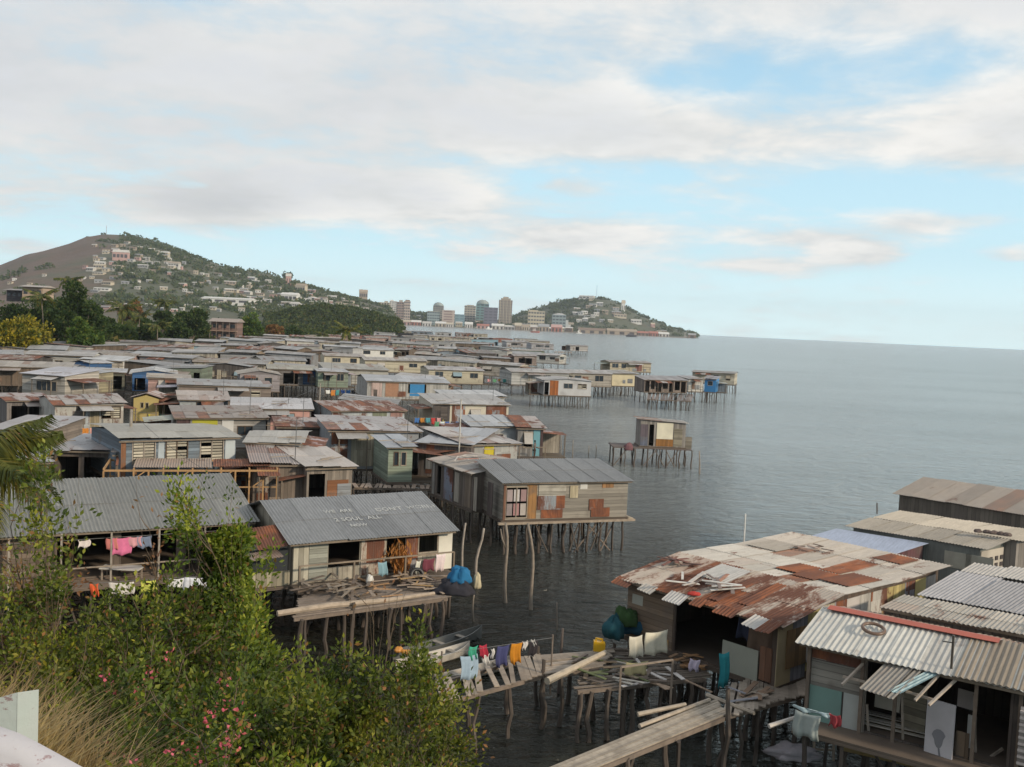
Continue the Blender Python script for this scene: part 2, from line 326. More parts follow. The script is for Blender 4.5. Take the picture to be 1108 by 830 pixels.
# ------------------------------------------------------------------ sea, land, hills, near bank
def interp(tab, x):
    if x <= tab[0][0]: return tab[0][1]
    for (a, b), (c, d) in zip(tab, tab[1:]):
        if x <= c: return b+(d-b)*(x-a)/(c-a)
    return tab[-1][1]
def sstep(a, b, x):
    t = min(1, max(0, (x-a)/(b-a))); return t*t*(3-2*t)
SIL_L = [(-400, 345), (-150, 318), (0, 285), (30, 274), (60, 267), (90, 259), (110, 257), (140, 258), (165, 264), (200, 278), (240, 291), (280, 299), (310, 305), (340, 312), (370, 320), (400, 329), (430, 336), (470, 340), (510, 345), (545, 350), (600, 358)]
SIL_R = [(500, 352), (540, 346), (560, 339), (580, 332), (600, 326), (620, 322.5), (640, 320), (655, 323), (670, 329), (690, 341), (710, 349), (735, 357), (752, 361), (800, 366)]
SIL_H = [(230, 352), (285, 345), (320, 332), (350, 330), (380, 334), (405, 341), (428, 353), (436, 362)]
from mathutils import noise as mnoise
def nz(x, y, s, o=0.0): return mnoise.fractal(Vector((x*s+o, y*s-o, o)), 1.0, 2.0, 4)
def far_h(x, y):
    px = 554+x/y*FL
    z = -4.0
    # shore flat along the western side, then the town flat
    cx = -100 if y < 900 else -100-(y-900)*0.118
    if y > 150: z = max(z, min(2.0, (cx-x)*0.12)-6*(1-sstep(165, 200, y)))
    if y > 2350 and px < 752:
        z = max(z, min(2.5, -4+6.5*sstep(2480, 2600, y+6*nz(x, y, 0.004)))*(1-0) if px < 738 else min(1.0, -3+4*sstep(2700, 2760, y)))
    hl = max(0, (px_hor(px)-interp(SIL_L, px)))*2400/FL+10.0
    k = sstep(1150 if px < 415 else 1150+min(1, (px-415)/15)*1430, 2450 if px < 415 else 2450+min(1, (px-415)/15)*400, y)*(1-sstep(2900, 4200, y))
    if px < 600: z = max(z, z+(hl-3)*(k**0.85)+(nz(x, y, 0.004)*12+nz(x, y, 0.0011, 3)*28)*k*(1-sstep(2250, 2450, y)*0.8)*(1-sstep(420, 560, px)) if z > -3 else z)
    hr = max(0, (px_hor(px)-interp(SIL_R, px)))*3000/FL+9.0
    if 500 < px < 752 and y > 2600: z = max(z, hr*sstep(2640, 3020, y)*(1-sstep(3100, 3700, y))*sstep(500, 545, px)*(1-sstep(748, 765, px))+nz(x, y, 0.006)*5*sstep(2700, 2900, y)*(1-sstep(700, 760, px)))
    hh = max(0, (px_hor(px)-interp(SIL_H, px)))*880/FL+11.5
    if 230 < px < 440: z = max(z, (hh)*sstep(740, 880, y)*(1-sstep(930, 1060, y))*sstep(232, 290, px)*(1-sstep(426, 436, px))+nz(x, y, 0.02)*1.5-0.6)
    return z
def build_far_land():
    pxs = np.arange(-420, 800, 4.0); ys = [170]
    while ys[-1] < 4600: ys.append(ys[-1]*1.022)
    v = []; f = []
    for y in ys:
        for px in pxs:
            x = (px-554)/FL*y; v.append((x, y, far_h(x, y)))
    n = len(pxs)
    for j in range(len(ys)-1):
        for i in range(n-1):
            a = j*n+i
            if max(v[a][2], v[a+1][2], v[a+n][2], v[a+n+1][2]) > -3: f.append((a, a+1, a+n+1, a+n))
    me = bpy.data.meshes.new("hills"); me.from_pydata(v, [], f); me.materials.append(M['land'])
    me.polygons.foreach_set('use_smooth', [True]*len(me.polygons)); o = link("hills", me); o['kind'] = 'structure'
build_far_land()
def ground(x, y):
    s = 0.41 if x < -6 else 0.41+0.08*min(1, (x+6)/6)
    z = 11.35-s*max(0, y-0.2)+nz(x, y, 0.25)*0.35
    if x > -1.2: z -= (x+1.2)*0.75
    z += 1.1*math.exp(-((x+3.1)/1.2)**2-((y-5.6)/1.3)**2)
    return max(z, -1.5)
def build_bank():
    xs = np.arange(-70, 14, 0.8); ys = np.concatenate([np.arange(-40, -1, 3.0), np.arange(-1, 34, 0.6)]); n = len(xs)
    v = [(x, y, ground(x, y)) for y in ys for x in xs]
    f = [(j*n+i, j*n+i+1, (j+1)*n+i+1, (j+1)*n+i) for j in range(len(ys)-1) for i in range(n-1)]
    me = bpy.data.meshes.new("hillside"); me.from_pydata(v, [], f); me.materials.append(M['bank']); me.polygons.foreach_set('use_smooth', [True]*len(f))
    o = link("hillside", me); o['kind'] = 'structure'
build_bank()
mb = MB(); RS = 9000
mb.add([(-RS, -300, 0), (RS, -300, 0), (RS, RS, 0), (-RS, RS, 0)], [(0, 1, 2, 3)]); o = mb.build("sea", M['water']); o['kind'] = 'structure'

# air: one closed box of thin haze round camera and scene
def build_haze():
    m = bpy.data.materials.new("haze_air"); m.use_nodes = True; g = NT(m.node_tree); g.n.clear()
    v = g.node('ShaderNodeVolumePrincipled'); v.inputs['Color'].default_value = (0.80, 0.90, 1.0, 1); v.inputs['Density'].default_value = 0.00008; v.inputs['Anisotropy'].default_value = 0.2
    o = g.node('ShaderNodeOutputMaterial'); g.link(v.outputs[0], o.inputs[1])
    b = MB(); b.box(-RS-200, RS+200, -500, RS+200, -6, 330); h = b.build("haze", m); h['kind'] = 'stuff'
build_haze()

# ------------------------------------------------------------------ leaves, bushes, trees
def leaf_mesh(name, pts, dirs, size, mat, seed=0, fold=0.25, aspect=0.5, jitter=0.35):
    """pts (n,3), dirs (n,3): one folded leaf (two triangles sharing a midrib) each"""
    rs = np.random.RandomState(seed); n = len(pts); d = dirs/np.linalg.norm(dirs, axis=1)[:, None]
    a = rs.normal(size=(n, 3)); a -= (a*d).sum(1)[:, None]*d; a /= np.linalg.norm(a, axis=1)[:, None]; nn = np.cross(d, a)
    s = size*(1+jitter*rs.uniform(-1, 1, n))[:, None]
    p0 = pts; p1 = pts+d*s; md = pts+d*s*0.45
    l = md+a*s*aspect*0.5+nn*s*fold*0.3; r = md-a*s*aspect*0.5+nn*s*fold*0.3
    v = np.stack([p0, l, p1, r], 1).reshape(-1, 3); idx = np.arange(n)*4
    tri = np.stack([idx, idx+1, idx+2, idx, idx+2, idx+3], 1).reshape(-1)
    me = bpy.data.meshes.new(name); me.vertices.add(len(v)); me.vertices.foreach_set('co', v.astype(np.float32).reshape(-1))
    me.loops.add(len(tri)); me.loops.foreach_set('vertex_index', tri.astype(np.int32)); k = len(tri)//3
    me.polygons.add(k); me.polygons.foreach_set('loop_start', (np.arange(k)*3).astype(np.int32)); me.polygons.foreach_set('loop_total', np.full(k, 3, np.int32))
    me.update(); me.validate(); me.materials.append(mat); return me
def bush(x, y, z0, h, w, n, size, seed, mat, label, name="bush", cat="bush", group=None, stems=7, col=(1, 1, 1), base=0.25, droop=0.0, extra=None, sparse=0.0):
    rs = np.random.RandomState(seed); root = empty(name, (x, y, z0)); tag(root, label, cat, group)
    tips = []; wood = MB(); P = []; D = []
    def grow(p, d, L, r, lev):
        k = 5; pts = [p]; dd = d.copy()
        for i in range(k):
            dd = dd+rs.normal(size=3)*0.16+np.array([0, 0, 0.05-droop*0.2]); dd /= np.linalg.norm(dd); pts.append(pts[-1]+dd*L/k)
        wood.tube([Vector(q) for q in pts], list(np.linspace(r, r*0.45, k+1)), 5)
        if lev == 0: tips.append((pts, dd)); return
        nb = rs.randint(3, 6)
        for j in range(nb):
            q = pts[rs.randint(2, k+1)]; nd = dd+rs.normal(size=3)*0.65; nd[2] = abs(nd[2])*0.7+0.15; nd /= np.linalg.norm(nd); grow(q, nd, L*rs.uniform(0.5, 0.75), r*0.5, lev-1)
    for s in range(stems):
        a = rs.uniform(0, 2*math.pi); t = rs.uniform(0.1, 1); d = np.array([math.cos(a)*t*w/h*0.75, math.sin(a)*t*w/h*0.75, 1.0]); d /= np.linalg.norm(d)
        b = np.array([math.cos(a), math.sin(a), 0])*w*0.08*t
        grow(b, d, h*rs.uniform(0.35, 0.55), 0.007*h+0.004, 2)
    # scale the growth to the wanted height and width
    allp = np.array([p for pts, dd in tips for p in pts]); sx = (w/2)/np.percentile(np.abs(allp[:, 0]), 92); sy = (w/2)/np.percentile(np.abs(allp[:, 1]), 92); sz = h/np.percentile(allp[:, 2], 98)
    S = np.array([sx, sy, sz]); wood.v = [(a*sx, b*sy, c*sz) for a, b, c in wood.v]
    per = max(2, n//len(tips))
    for pts, dd in tips:
        pts = np.array(pts)*S
        if rs.uniform() < sparse: continue
        m = int(per*rs.uniform(0.4, 1.7)); t = rs.uniform(0.3, 1, m)**0.7*(len(pts)-1); i = np.minimum(t.astype(int), len(pts)-2); fr = (t-i)[:, None]
        q = pts[i]*(1-fr)+pts[i+1]*fr+rs.normal(size=(m, 3))*size*1.1
        dirs = (q-pts[i])+rs.normal(size=(m, 3))*size*1.2+np.array([0, 0, 0.25*size])
        P.append(q); D.append(dirs)
    P = np.concatenate(P); D = np.concatenate(D); k = P[:, 2] > h*0.02; P = P[k]; D = D[k]
    link("foliage", leaf_mesh("foliage", P, D, size, mat, seed), root, col)
    wood.build("stem", M['wood'], root, (0.13, 0.095, 0.065))
    if extra:
        emat, en, esz = extra; ii = np.argsort(P[:, 2]-P[:, 1]*.3+rs.normal(size=len(P))*.25)[-en*6:]; ii = rs.choice(ii, en); cen = P[ii]; cen = np.repeat(cen, 9, 0)+rs.normal(size=(en*9, 3))*esz*1.2
        link("blossoms", leaf_mesh("blossoms", cen, rs.normal(size=(len(cen), 3)), esz, M[emat], seed+1, aspect=0.9), root, (1, 1, 1))["kind"] = "stuff"
    return root
def tree(x, y, z0, h, w, seed, mat, label, cat="tree", n=2600, size=0.5, trunk_h=0.35, name="tree", group=None, col=(1, 1, 1), flat=1.0):
    """trunk, limbs, and a crown of leaf clumps of uneven size with gaps between them"""
    rs = np.random.RandomState(seed); root = empty(name, (x, y, z0)); tag(root, label, cat, group)
    tr = MB(); th = h*trunk_h; bend = rs.normal(size=2)*0.04*h
    tr.tube([(0, 0, -0.5), (bend[0]*0.4, bend[1]*0.4, th*0.5), (bend[0], bend[1], th), (bend[0]*1.3, bend[1]*1.3, h*0.7)], [h*0.03, h*0.024, h*0.02, h*0.008], 7)
    P = []; D = []; nc = 26
    for i in range(nc):
        a = rs.uniform(0, 2*math.pi); e = rs.uniform(-0.25, 1); rr = rs.uniform(0.45, 0.95); cr = w*rs.uniform(0.10, 0.21)
        c = np.array([math.cos(a)*math.sqrt(max(0, 1-e*e))*rr*(w/2-cr*0.6), math.sin(a)*math.sqrt(max(0, 1-e*e))*rr*(w/2-cr*0.6), th+(h-th)*(0.38+0.5*e*rr*flat)])
        if i < 9: tr.tube([(bend[0], bend[1], th*rs.uniform(0.75, 1.0)), tuple(np.array([bend[0], bend[1], th])*0.5+c*0.5+[0, 0, -0.03*h]), tuple(c)], [h*0.012, h*0.009, h*0.004], 5)
        m = int(n/nc*rs.uniform(0.6, 1.5)); u = rs.normal(size=(m, 3)); u /= np.linalg.norm(u, axis=1)[:, None]; q = c+u*cr*(rs.uniform(0.2, 1.12, m)**0.5)[:, None]*np.array([1, 1, 0.75])
        P.append(q); D.append(u+rs.normal(size=(m, 3))*0.5+np.array([0, 0, 0.2]))
    tr.build("trunk", M['wood'], root, (0.16, 0.13, 0.10))
    link("crown", leaf_mesh("crown", np.concatenate(P), np.concatenate(D), size, mat, seed, aspect=0.75), root, col)
    return root
def frond(L, seed, width=0.55, droop=0.9, n=34, leafw=0.05):
    rs = random.Random(seed); mb = MB(); pts = []
    for i in range(9):
        t = i/8; pts.append(Vector((L*(t-0.12*t*t*droop), 0, L*(0.30*t-0.62*droop*t*t))))
    mb.tube(pts, [0.03*(1-0.8*i/8)*L/3 for i in range(9)], 4)
    for i in range(n):
        t = 0.12+0.88*i/n; k = min(7, int(t*8)); p = pts[k].lerp(pts[k+1], t*8-k); d = (pts[k+1]-pts[k]).normalized(); ln = L*width*0.5*math.sin(math.pi*min(1, t*0.9+0.12))**0.7*rs.uniform(0.75, 1.1)
        for s in (-1, 1):
            side = Vector((0.6, s*0.8, -0.3-rs.uniform(0.1, 0.7)*droop)).normalized(); tip = p+side*ln; w = d*leafw*L/3
            mid = p+side*ln*0.5+Vector((0, 0, 0.03*L)); mb.add([p-w, p+w, mid+w, tip+Vector((0, 0, -ln*0.15)), mid-w], [(0, 1, 2, 4), (4, 2, 3)])
    return mb
def palm(x, y, z0, h, L, seed, label, parts=False, nf=20, group=None, col=(1, 1, 1), n=22):
    rs = random.Random(seed); root = empty("palm_tree", (x, y, z0)); tag(root, label, "palm", group)
    t = MB(); lx, ly = rs.uniform(-0.1, 0.1)*h, rs.uniform(-0.1, 0.1)*h
    t.tube([(0, 0, -0.5), (lx*0.2, ly*0.2, h*0.35), (lx*0.6, ly*0.6, h*0.7), (lx, ly, h)], [h*0.022+0.05, 0.16, 0.13, 0.11], 8); t.build("trunk", M['wood'], root, (0.22, 0.18, 0.14))
    top = Vector((lx, ly, h)); allm = MB()
    var = [frond(L, seed*10+k, droop=0.5+0.35*k, n=n, leafw=0.022 if parts else 0.09, width=0.8 if parts else 0.55) for k in range(4)]
    mes = [v.mesh("frond", M['palm_leaf']) for v in var] if parts else None
    for i in range(nf):
        az = i*2.4+rs.uniform(-0.3, 0.3); k = i % 4; tilt = rs.uniform(-0.45, 0.25)-0.6*(1-i/nf)+0.3
        mat = Matrix.Translation(top) @ Matrix.Rotation(az, 4, 'Z') @ Matrix.Rotation(tilt, 4, 'Y')
        if parts: o = link("frond", mes[k], root, col); o.matrix_local = mat
        else: allm.add([mat @ Vector(v) for v in var[k].v], var[k].f)
    if not parts: allm.build("crown", M['palm_leaf'], root, col)
    return root

# scrub and woods nobody could count
def clump_cloud(name, spots, mat, seed, col=(1, 1, 1), per=26):
    rs = np.random.RandomState(seed); P = []; D = []; S = []
    for (x, y, z, r) in spots:
        u = rs.normal(size=(per, 3)); u /= np.linalg.norm(u, axis=1)[:, None]; u[:, 2] = np.abs(u[:, 2])
        P.append(np.array([x, y, z])+u*r*(rs.uniform(0.4, 1.05, per))[:, None]); D.append(u+rs.normal(size=(per, 3))*0.6); S.append(np.full(per, r*0.8))
    P = np.concatenate(P); D = np.concatenate(D); S = np.concatenate(S)
    me = leaf_mesh(name, P, D, 1.0, mat, seed, aspect=0.8, jitter=0.0)
    co = np.empty(len(P)*12, np.float32); me.vertices.foreach_get('co', co); co = co.reshape(-1, 4, 3); b = co[:, :1, :]; co = b+(co-b)*S[:, None, None]*1.0
    me.vertices.foreach_set('co', co.astype(np.float32).reshape(-1)); me.update(); o = link(name, me, None, col); o['kind'] = 'stuff'; return o
def woods():
    rs = random.Random(5); S = []; Dk = []
    for i in range(5200):
        y = rs.uniform(1250, 2500); px = rs.uniform(-40, 470)
        x = (px-554)/FL*y; z = far_h(x, y); s = x/y
        if z < 1.5: continue
        dens = 0.04 if px < 95 else (0.15 if px < 125 else 0.46)
        if nz(x, y, 0.006, 2)*0.9+dens < rs.uniform(0.15, 0.75): continue
        if px < 100 and z > 70+0.3*px: continue
        S.append((x, y, z-1, rs.uniform(3.5, 7.5)))
    clump_cloud("hill_woods", S, M['leaf_far'], 1, (1.9, 1.55, 1.7), 22)
    S = []
    for i in range(1500):
        y = rs.uniform(2660, 3080); px = rs.uniform(530, 752); x = (px-554)/FL*y; z = far_h(x, y)
        if z < 3: continue
        if nz(x, y, 0.008, 4)+(0.75 if px < 640 else 0.42) < rs.uniform(0.1, 0.9): continue
        S.append((x, y, z-1, rs.uniform(3.5, 8)))
    for i in range(500):
        y = rs.uniform(2640, 2900); px = rs.uniform(395, 560); x = (px-554)/FL*y; z = far_h(x, y)
        if z > 1.5: S.append((x, y, z, rs.uniform(5, 10)))
    clump_cloud("far_woods", S, M['leaf_far'], 2, (1.9, 1.55, 1.7), 20)
    S = []
    for i in range(1500):
        y = rs.uniform(745, 1000); px = rs.uniform(285, 432); x = (px-554)/FL*y; z = far_h(x, y)
        if z > 1.2: S.append((x, y, z-0.3, rs.uniform(1.5, 3.8)))
    clump_cloud("headland_scrub", S, M['leaf_far'], 3, (1.35, 1.15, 0.95), 34)
    S = []
    for i in range(420):
        y = rs.uniform(205, 700); x = -104-abs(rs.gauss(0, 30)); z = far_h(x, y)
        if z > 0.3: S.append((x, y, z, rs.uniform(0.8, 2.2) if 554+x/y*FL > 140 else rs.uniform(2.0, 4.5)))
    for i in range(160):
        y = rs.uniform(380, 700); x = -100-rs.uniform(0, 60); S.append((x, y, 2, rs.uniform(1.0, 2.6)))
    clump_cloud("shore_undergrowth", S, M['leaf_far'], 4, (1.3, 1.1, 0.8), 40)
woods()
def march(px, py, y0=1200, y1=3300):
    d = ray(px, py); y = y0
    while y < y1:
        t = y/d.y; x = d.x*t; z = CAMZ+d.z*t
        if z <= far_h(x, y): return Vector((x, y, far_h(x, y)))
        y += 6
    return None

# trees by the shore (pixel of the crown's middle, top, bottom, width)
TREES = [(20, 338, 396, 76, 200, 'leaf_yellow', "rounded tree with yellow blossoms at the village edge"),
         (84, 298, 394, 62, 225, 'leaf_far', "tallest dark tree beside the yellow-blossomed tree"),
         (66, 312, 392, 60, 250, 'leaf_far', "broad dark tree rising just inland of the tallest tree"), (38, 318, 390, 54, 262, 'leaf_far', "dark crown directly above the yellow blossoms"),
         (116, 340, 390, 34, 262, 'leaf_far', "low dark tree at the seaward end of the big tree group"), (130, 348, 386, 36, 285, 'leaf_far', "dark bushy tree under the coconut palm"), (192, 345, 380, 30, 320, 'leaf_far', "dark bushy tree landward of the broad dark tree"),
         (52, 325, 388, 46, 240, 'leaf_far', "dark green tree between the yellow-blossomed tree and the tallest tree"),
         (92, 336, 392, 40, 215, 'leaf_far', "bright green leafy tree in front of the tallest tree"),
         (12, 322, 372, 34, 262, 'leaf_far', "dark tree below the pale house on the shore rise"),
         (104, 326, 388, 26, 250, 'leaf_far', "small dark tree just seaward of the tallest tree"),
         (207, 330, 376, 42, 330, 'leaf_far', "broad dark tree beside the brown two-storey house"),
         (176, 328, 364, 22, 345, 'leaf_far', "narrow dark tree beneath the lofty palm"),
         (270, 338, 368, 30, 390, 'leaf_far', "round green tree seaward of the brown two-storey house"),
         (142, 322, 362, 30, 380, 'leaf_dry', "dry brownish tree behind the shore palms"),
         (318, 352, 371, 26, 420, 'leaf_far', "low olive tree at the foot of the headland"),
         (298, 350, 371, 22, 415, 'leaf_dry', "reddish dry tree at the foot of the headland"),
         (236, 344, 360, 14, 410, 'leaf_far', "small dark tree above the brown two-storey house"),
         (160, 345, 378, 26, 300, 'leaf_far', "low green tree behind the grey shore roofs")]
for i, (px, pt, pb, w, Y, mt, lab) in enumerate(TREES):
    b = aty(px, pb, Y); t = aty(px, pt, Y); g0 = far_h(b.x, Y); z0 = min(b.z, g0) if g0 > -2 else b.z
    tree(b.x, Y, z0, t.z-z0, w*Y/FL, 40+i, M[mt], lab, n=6500 if w > 35 else 3600, size=0.6 if Y < 280 else 0.85, trunk_h=0.14, col=(2.0, 2.0, 1.3) if 'bright' in lab or 'round green' in lab else (1.0, 1.0, 1.0) if i == 0 else (1.1, 1.15, .95))
PALMS = [(130, 330, 378, 36, 300, "coconut palm rising over the grey shore roofs"), (178, 318, 360, 26, 370, "lofty thin palm standing above the shore trees"),
         (48, 318, 380, 34, 235, "coconut palm amid the dark trees by the yellow-blossomed tree"), (376, 350, 375, 30, 330, "yellowish palm at the headland foot among pale roofs"),
         (347, 360, 376, 16, 420, "little yellow-green palm inland of the headland palm"), (170, 350, 382, 28, 290, "short bushy palm behind the grey shore roofs"),
         (150, 340, 372, 26, 330, "thin palm between the dry tree and the lofty palm"), (70, 300, 380, 28, 245, "palm poking out above the tallest dark tree")]
for i, (px, pt, pb, w, Y, lab) in enumerate(PALMS):
    b = aty(px, pb, Y); t = aty(px, pt, Y); L = w*Y/FL*0.62; palm(b.x, Y, min(b.z, 2), t.z-b.z-L*0.12, L, 70+i, lab, nf=16, col=(1.3, 1.2, 0.9) if i == 3 else (1, 1, 1))
# ------------------------------------------------------------------ town across the bay
COL = {'cream': (0.52, 0.46, 0.36), 'white': (0.68, 0.67, 0.64), 'pale': (0.55, 0.53, 0.49), 'tan': (0.38, 0.31, 0.24), 'grey': (0.33, 0.34, 0.35), 'pink': (0.52, 0.33, 0.30),
       'teal': (0.17, 0.30, 0.32), 'violet': (0.17, 0.17, 0.22), 'blue': (0.22, 0.33, 0.42), 'red': (0.42, 0.17, 0.13), 'brown': (0.24, 0.17, 0.13), 'dark': (0.13, 0.12, 0.12)}
LMT = []; TAUTO = []
def block(px0, px1, yt, yb, col, label, Y=2650, floors=5, bays=5, depth=None, name="office_building", cat="building", extras=None, group=None, rot=0.0, roofc=None, bandc=(0.06, 0.07, 0.09)):
    a = aty(px0, yb, Y); b = aty(px1, yb, Y); t = aty((px0+px1)/2, yt, Y)
    zb = max(0.5, far_h((a.x+b.x)/2, Y)-1); zb = min(zb, a.z) if a.z > 0.5 else 0.5; w = b.x-a.x; h = t.z-zb; d = depth or w*0.8
    root = empty(name, ((a.x+b.x)/2, Y+d/2, zb), rot); tag(root, label, cat, group)
    MB().box(-w/2, w/2, -d/2, d/2, 0, h).build("wall", M['plaster'], root, col)
    f = h/floors
    for k in range(floors):
        z = k*f+f*0.38; m = MB()
        for i in range(bays):
            x0 = -w/2+w*(i+0.15)/bays; x1 = -w/2+w*(i+0.85)/bays; m.box(x0, x1, -d/2-0.25, -d/2+0.1, z, z+f*0.42)
        for i in range(max(2, bays-2)):
            y0 = -d/2+d*(i+0.15)/max(2, bays-2); y1 = -d/2+d*(i+0.85)/max(2, bays-2); m.box(w/2-0.1, w/2+0.25, y0, y1, z, z+f*0.42)
        o = m.build("window_band", M['dark_void'], root, bandc)
    MB().box(-w/2-0.5, w/2+0.5, -d/2-0.5, d/2+0.5, h, h+0.9).build("roof", M['plaster'], root, roofc or tuple(c*1.1 for c in col))
    if extras: extras(root, w, d, h)
    return root
def ex_box(fx0, fx1, hh, col=(0.4, 0.38, 0.34), nm="plant_room"):
    return lambda r, w, d, h: MB().box(w*fx0, w*fx1, -d*0.3, d*0.3, h+0.9, h+0.9+hh).build(nm, M['plaster'], r, col)
def ex_dome(r, w, d, h):
    MB().lathe([(w*0.5, 0), (w*0.46, w*0.12), (w*0.32, w*0.26), (w*0.1, w*0.33)], 14, (0, 0, h+0.9)).build("curved_roof", M['plaster'], r, (0.30, 0.35, 0.34))
def ex_steps(r, w, d, h):
    MB().box(-w*0.36, w*0.36, -d*0.36, d*0.36, h+0.9, h+6).build("upper_storey", M['plaster'], r, (0.36, 0.31, 0.25))
    MB().box(-w*0.2, w*0.2, -d*0.2, d*0.2, h+6, h+10).build("plant_room", M['plaster'], r, (0.40, 0.36, 0.30))
    for k in range(4): MB().box(-w/2+w*(k+0.3)/4, -w/2+w*(k+0.62)/4, -d/2-0.8, -d/2-0.3, 0, h).build("facade_fin", M['plaster'], r, (0.42, 0.37, 0.30))
block(409, 421, 327.5, 340, COL['cream'], "tan slab block standing landward of the white slab block", 2560, 6, 4, extras=ex_box(0, 0.3, 4))
block(421, 428.5, 326, 338, COL['white'], "narrow white block between the tan slab and the twin tower", 2600, 6, 3, extras=ex_box(-0.4, 0, 3, COL['white']))
block(429, 436, 327, 343, (0.33, 0.25, 0.22), "pinkish brown half of the twin tower above the shore", 2600, 8, 3, extras=ex_box(-0.2, 0.3, 5))
block(436.5, 443, 326, 344, (0.5, 0.42, 0.37), "paler half of the twin tower above the shore", 2600, 8, 3, extras=ex_box(-0.3, 0.4, 3, COL['brown']))
block(468, 479, 331, 347, (0.30, 0.30, 0.28), "grey block with a small domed top behind the striped office", 2720, 7, 4, extras=ex_dome)
block(462, 475, 337, 349, (0.30, 0.38, 0.40), "blue-grey low block with flat cream roof", 2600, 5, 5, roofc=COL['cream'])
block(478, 491, 336, 349, (0.50, 0.42, 0.38), "office block with pink and white stripes", 2600, 6, 1, bandc=(0.24, 0.17, 0.16))
block(491.5, 502, 340.5, 352, (0.20, 0.32, 0.38), "plain blue box building beside the striped office", 2620, 4, 2, bandc=(0.12, 0.2, 0.25))
block(502, 514, 331, 347, (0.44, 0.40, 0.34), "cream tower next to the green glass tower", 2680, 8, 4, extras=ex_box(-0.3, 0.3, 2))
block(514.5, 528, 329, 349, COL['teal'], "green glass tower with a curved top", 2700, 8, 3, extras=ex_dome)
block(523, 538, 333, 350, COL['violet'], "dark violet glass tower in front of the green glass tower", 2620, 7, 3, bandc=(0.09, 0.09, 0.13))
block(539, 553.5, 325, 347, (0.30, 0.26, 0.22), "highest tower in town with a stepped crown", 2680, 10, 4, extras=ex_steps)
block(571, 589, 337, 350, (0.55, 0.49, 0.37), "cream hotel block with a grid of windows at the hill foot", 2680, 5, 6, extras=ex_box(-0.45, 0.1, 2.5, COL['cream']))
def ex_tiers(r, w, d, h):
    MB().box(w/2, w*0.68, -d/2, d/2, 0, h*0.72).build("lower_wing", M['plaster'], r, (0.52, 0.54, 0.54)); MB().box(w*0.68, w*0.85, -d/2, d/2, 0, h*0.45).build("lower_wing", M['plaster'], r, (0.56, 0.57, 0.57))
    MB().hexa([(-w/2, -d/2, h+1), (w/2, -d/2, h+1), (w/2, d/2, h+1), (-w/2, d/2, h+1), (-w*.1, -d*.2, h+5), (w*.2, -d*.2, h+5), (w*.2, d*.2, h+5), (-w*.1, d*.2, h+5)]).build("hipped_roof", M['plaster'], r, (0.5, 0.5, 0.5))
block(597, 612, 341, 355, (0.26, 0.33, 0.35), "grey-green stepped building at the hill foot with pale lower wings", 2680, 5, 4, extras=ex_tiers)
def shed(px0, px1, yt, yb, wc, rc, label, Y=2540, name="warehouse", cat="warehouse", group=None, depth=22, doors=3):
    a = aty(px0, yb, Y); b = aty(px1, yb, Y); h = (yb-yt)*Y/FL; w = b.x-a.x; root = empty(name, ((a.x+b.x)/2, Y+depth/2, 0.6)); tag(root, label, cat, group)
    MB().box(-w/2, w/2, -depth/2, depth/2, 0, h*0.62).build("wall", M['plaster'], root, wc)
    r = MB(); r.hexa([(-w/2-1, -depth/2-1, h*0.62), (w/2+1, -depth/2-1, h*0.62), (w/2+1, depth/2+1, h*0.62), (-w/2-1, depth/2+1, h*0.62), (-w/2-1, -0.2, h), (w/2+1, -0.2, h), (w/2+1, 0.2, h), (-w/2-1, 0.2, h)]); r.build("roof", M['plaster'], root, rc)
    for k in range(doors): x = -w/2+w*(k+0.5)/doors; MB().box(x-w*0.12/doors*2, x+w*0.12/doors*2, -depth/2-0.3, -depth/2+0.1, 0.3, h*0.5).build("door", M['dark_void'], root, (0.08, 0.07, 0.07))
    return root
SH = [(432, 444, 345.8, 351.5, 'pink', 'cream', "pink-walled shed at the water just seaward of the headland"), (445, 455, 346, 351.8, 'red', 'white', "red-walled shed with white roof at the water"),
      (457, 466, 347, 352, 'white', 'pale', "small white shed below the blue-grey low block"), (471, 482, 347.5, 353, 'cream', 'white', "cream waterside shed below the striped office"),
      (483, 490, 348.5, 353.5, 'white', 'cream', "white waterside kiosk below the striped office"), (503, 511, 347.5, 354, 'white', 'white', "white waterside house below the cream tower"),
      (516, 529, 350, 355, 'pink', 'red', "pinkish shed with red roof on the quay below the green glass tower"), (532, 545, 349.5, 355.5, 'pale', 'white', "pale warehouse on the quay below the highest tower"),
      (546, 557, 351, 356, 'grey', 'pale', "grey warehouse next to the pale warehouse on the quay"), (557, 564, 348, 356, 'tan', 'cream', "tan house on the quay with cream roof"),
      (565, 572, 350, 356.5, 'cream', 'tan', "yellowish quay house in front of the cream hotel block"), (574, 582, 350.5, 357, 'brown', 'pale', "brown quay shed in front of the cream hotel block"),
      (583, 594, 349, 357, 'tan', 'grey', "tan quay hall inland of the red hall"), (596.5, 608, 349.5, 357.5, 'red', 'pink', "red hall on the quay below the stepped building"),
      (626, 655, 354.5, 360.5, 'tan', 'brown', "long tan wharf shed nearest the stepped building"), (657, 689, 355, 361.5, 'tan', 'tan', "long tan wharf shed in the middle of the wharf"),
      (690, 702, 357, 362, 'brown', 'red', "rust-red wharf shed beyond the two long sheds"), (703, 712, 357.5, 363, 'red', 'red', "rusty container shed near the end of the wharf"),
      (713, 724, 358, 363, 'pale', 'white', "white-roofed shed near the end of the wharf")]
TOWN0 = 1
for (a, b, c, d, w, r, lab) in SH: shed(a, b, c, d, COL[w], COL[r], lab)
MB().box(120, 440, 2500, 2560, -1, 1.2).build("quay", M['plaster'], None, (0.3, 0.27, 0.25))['kind'] = 'structure'
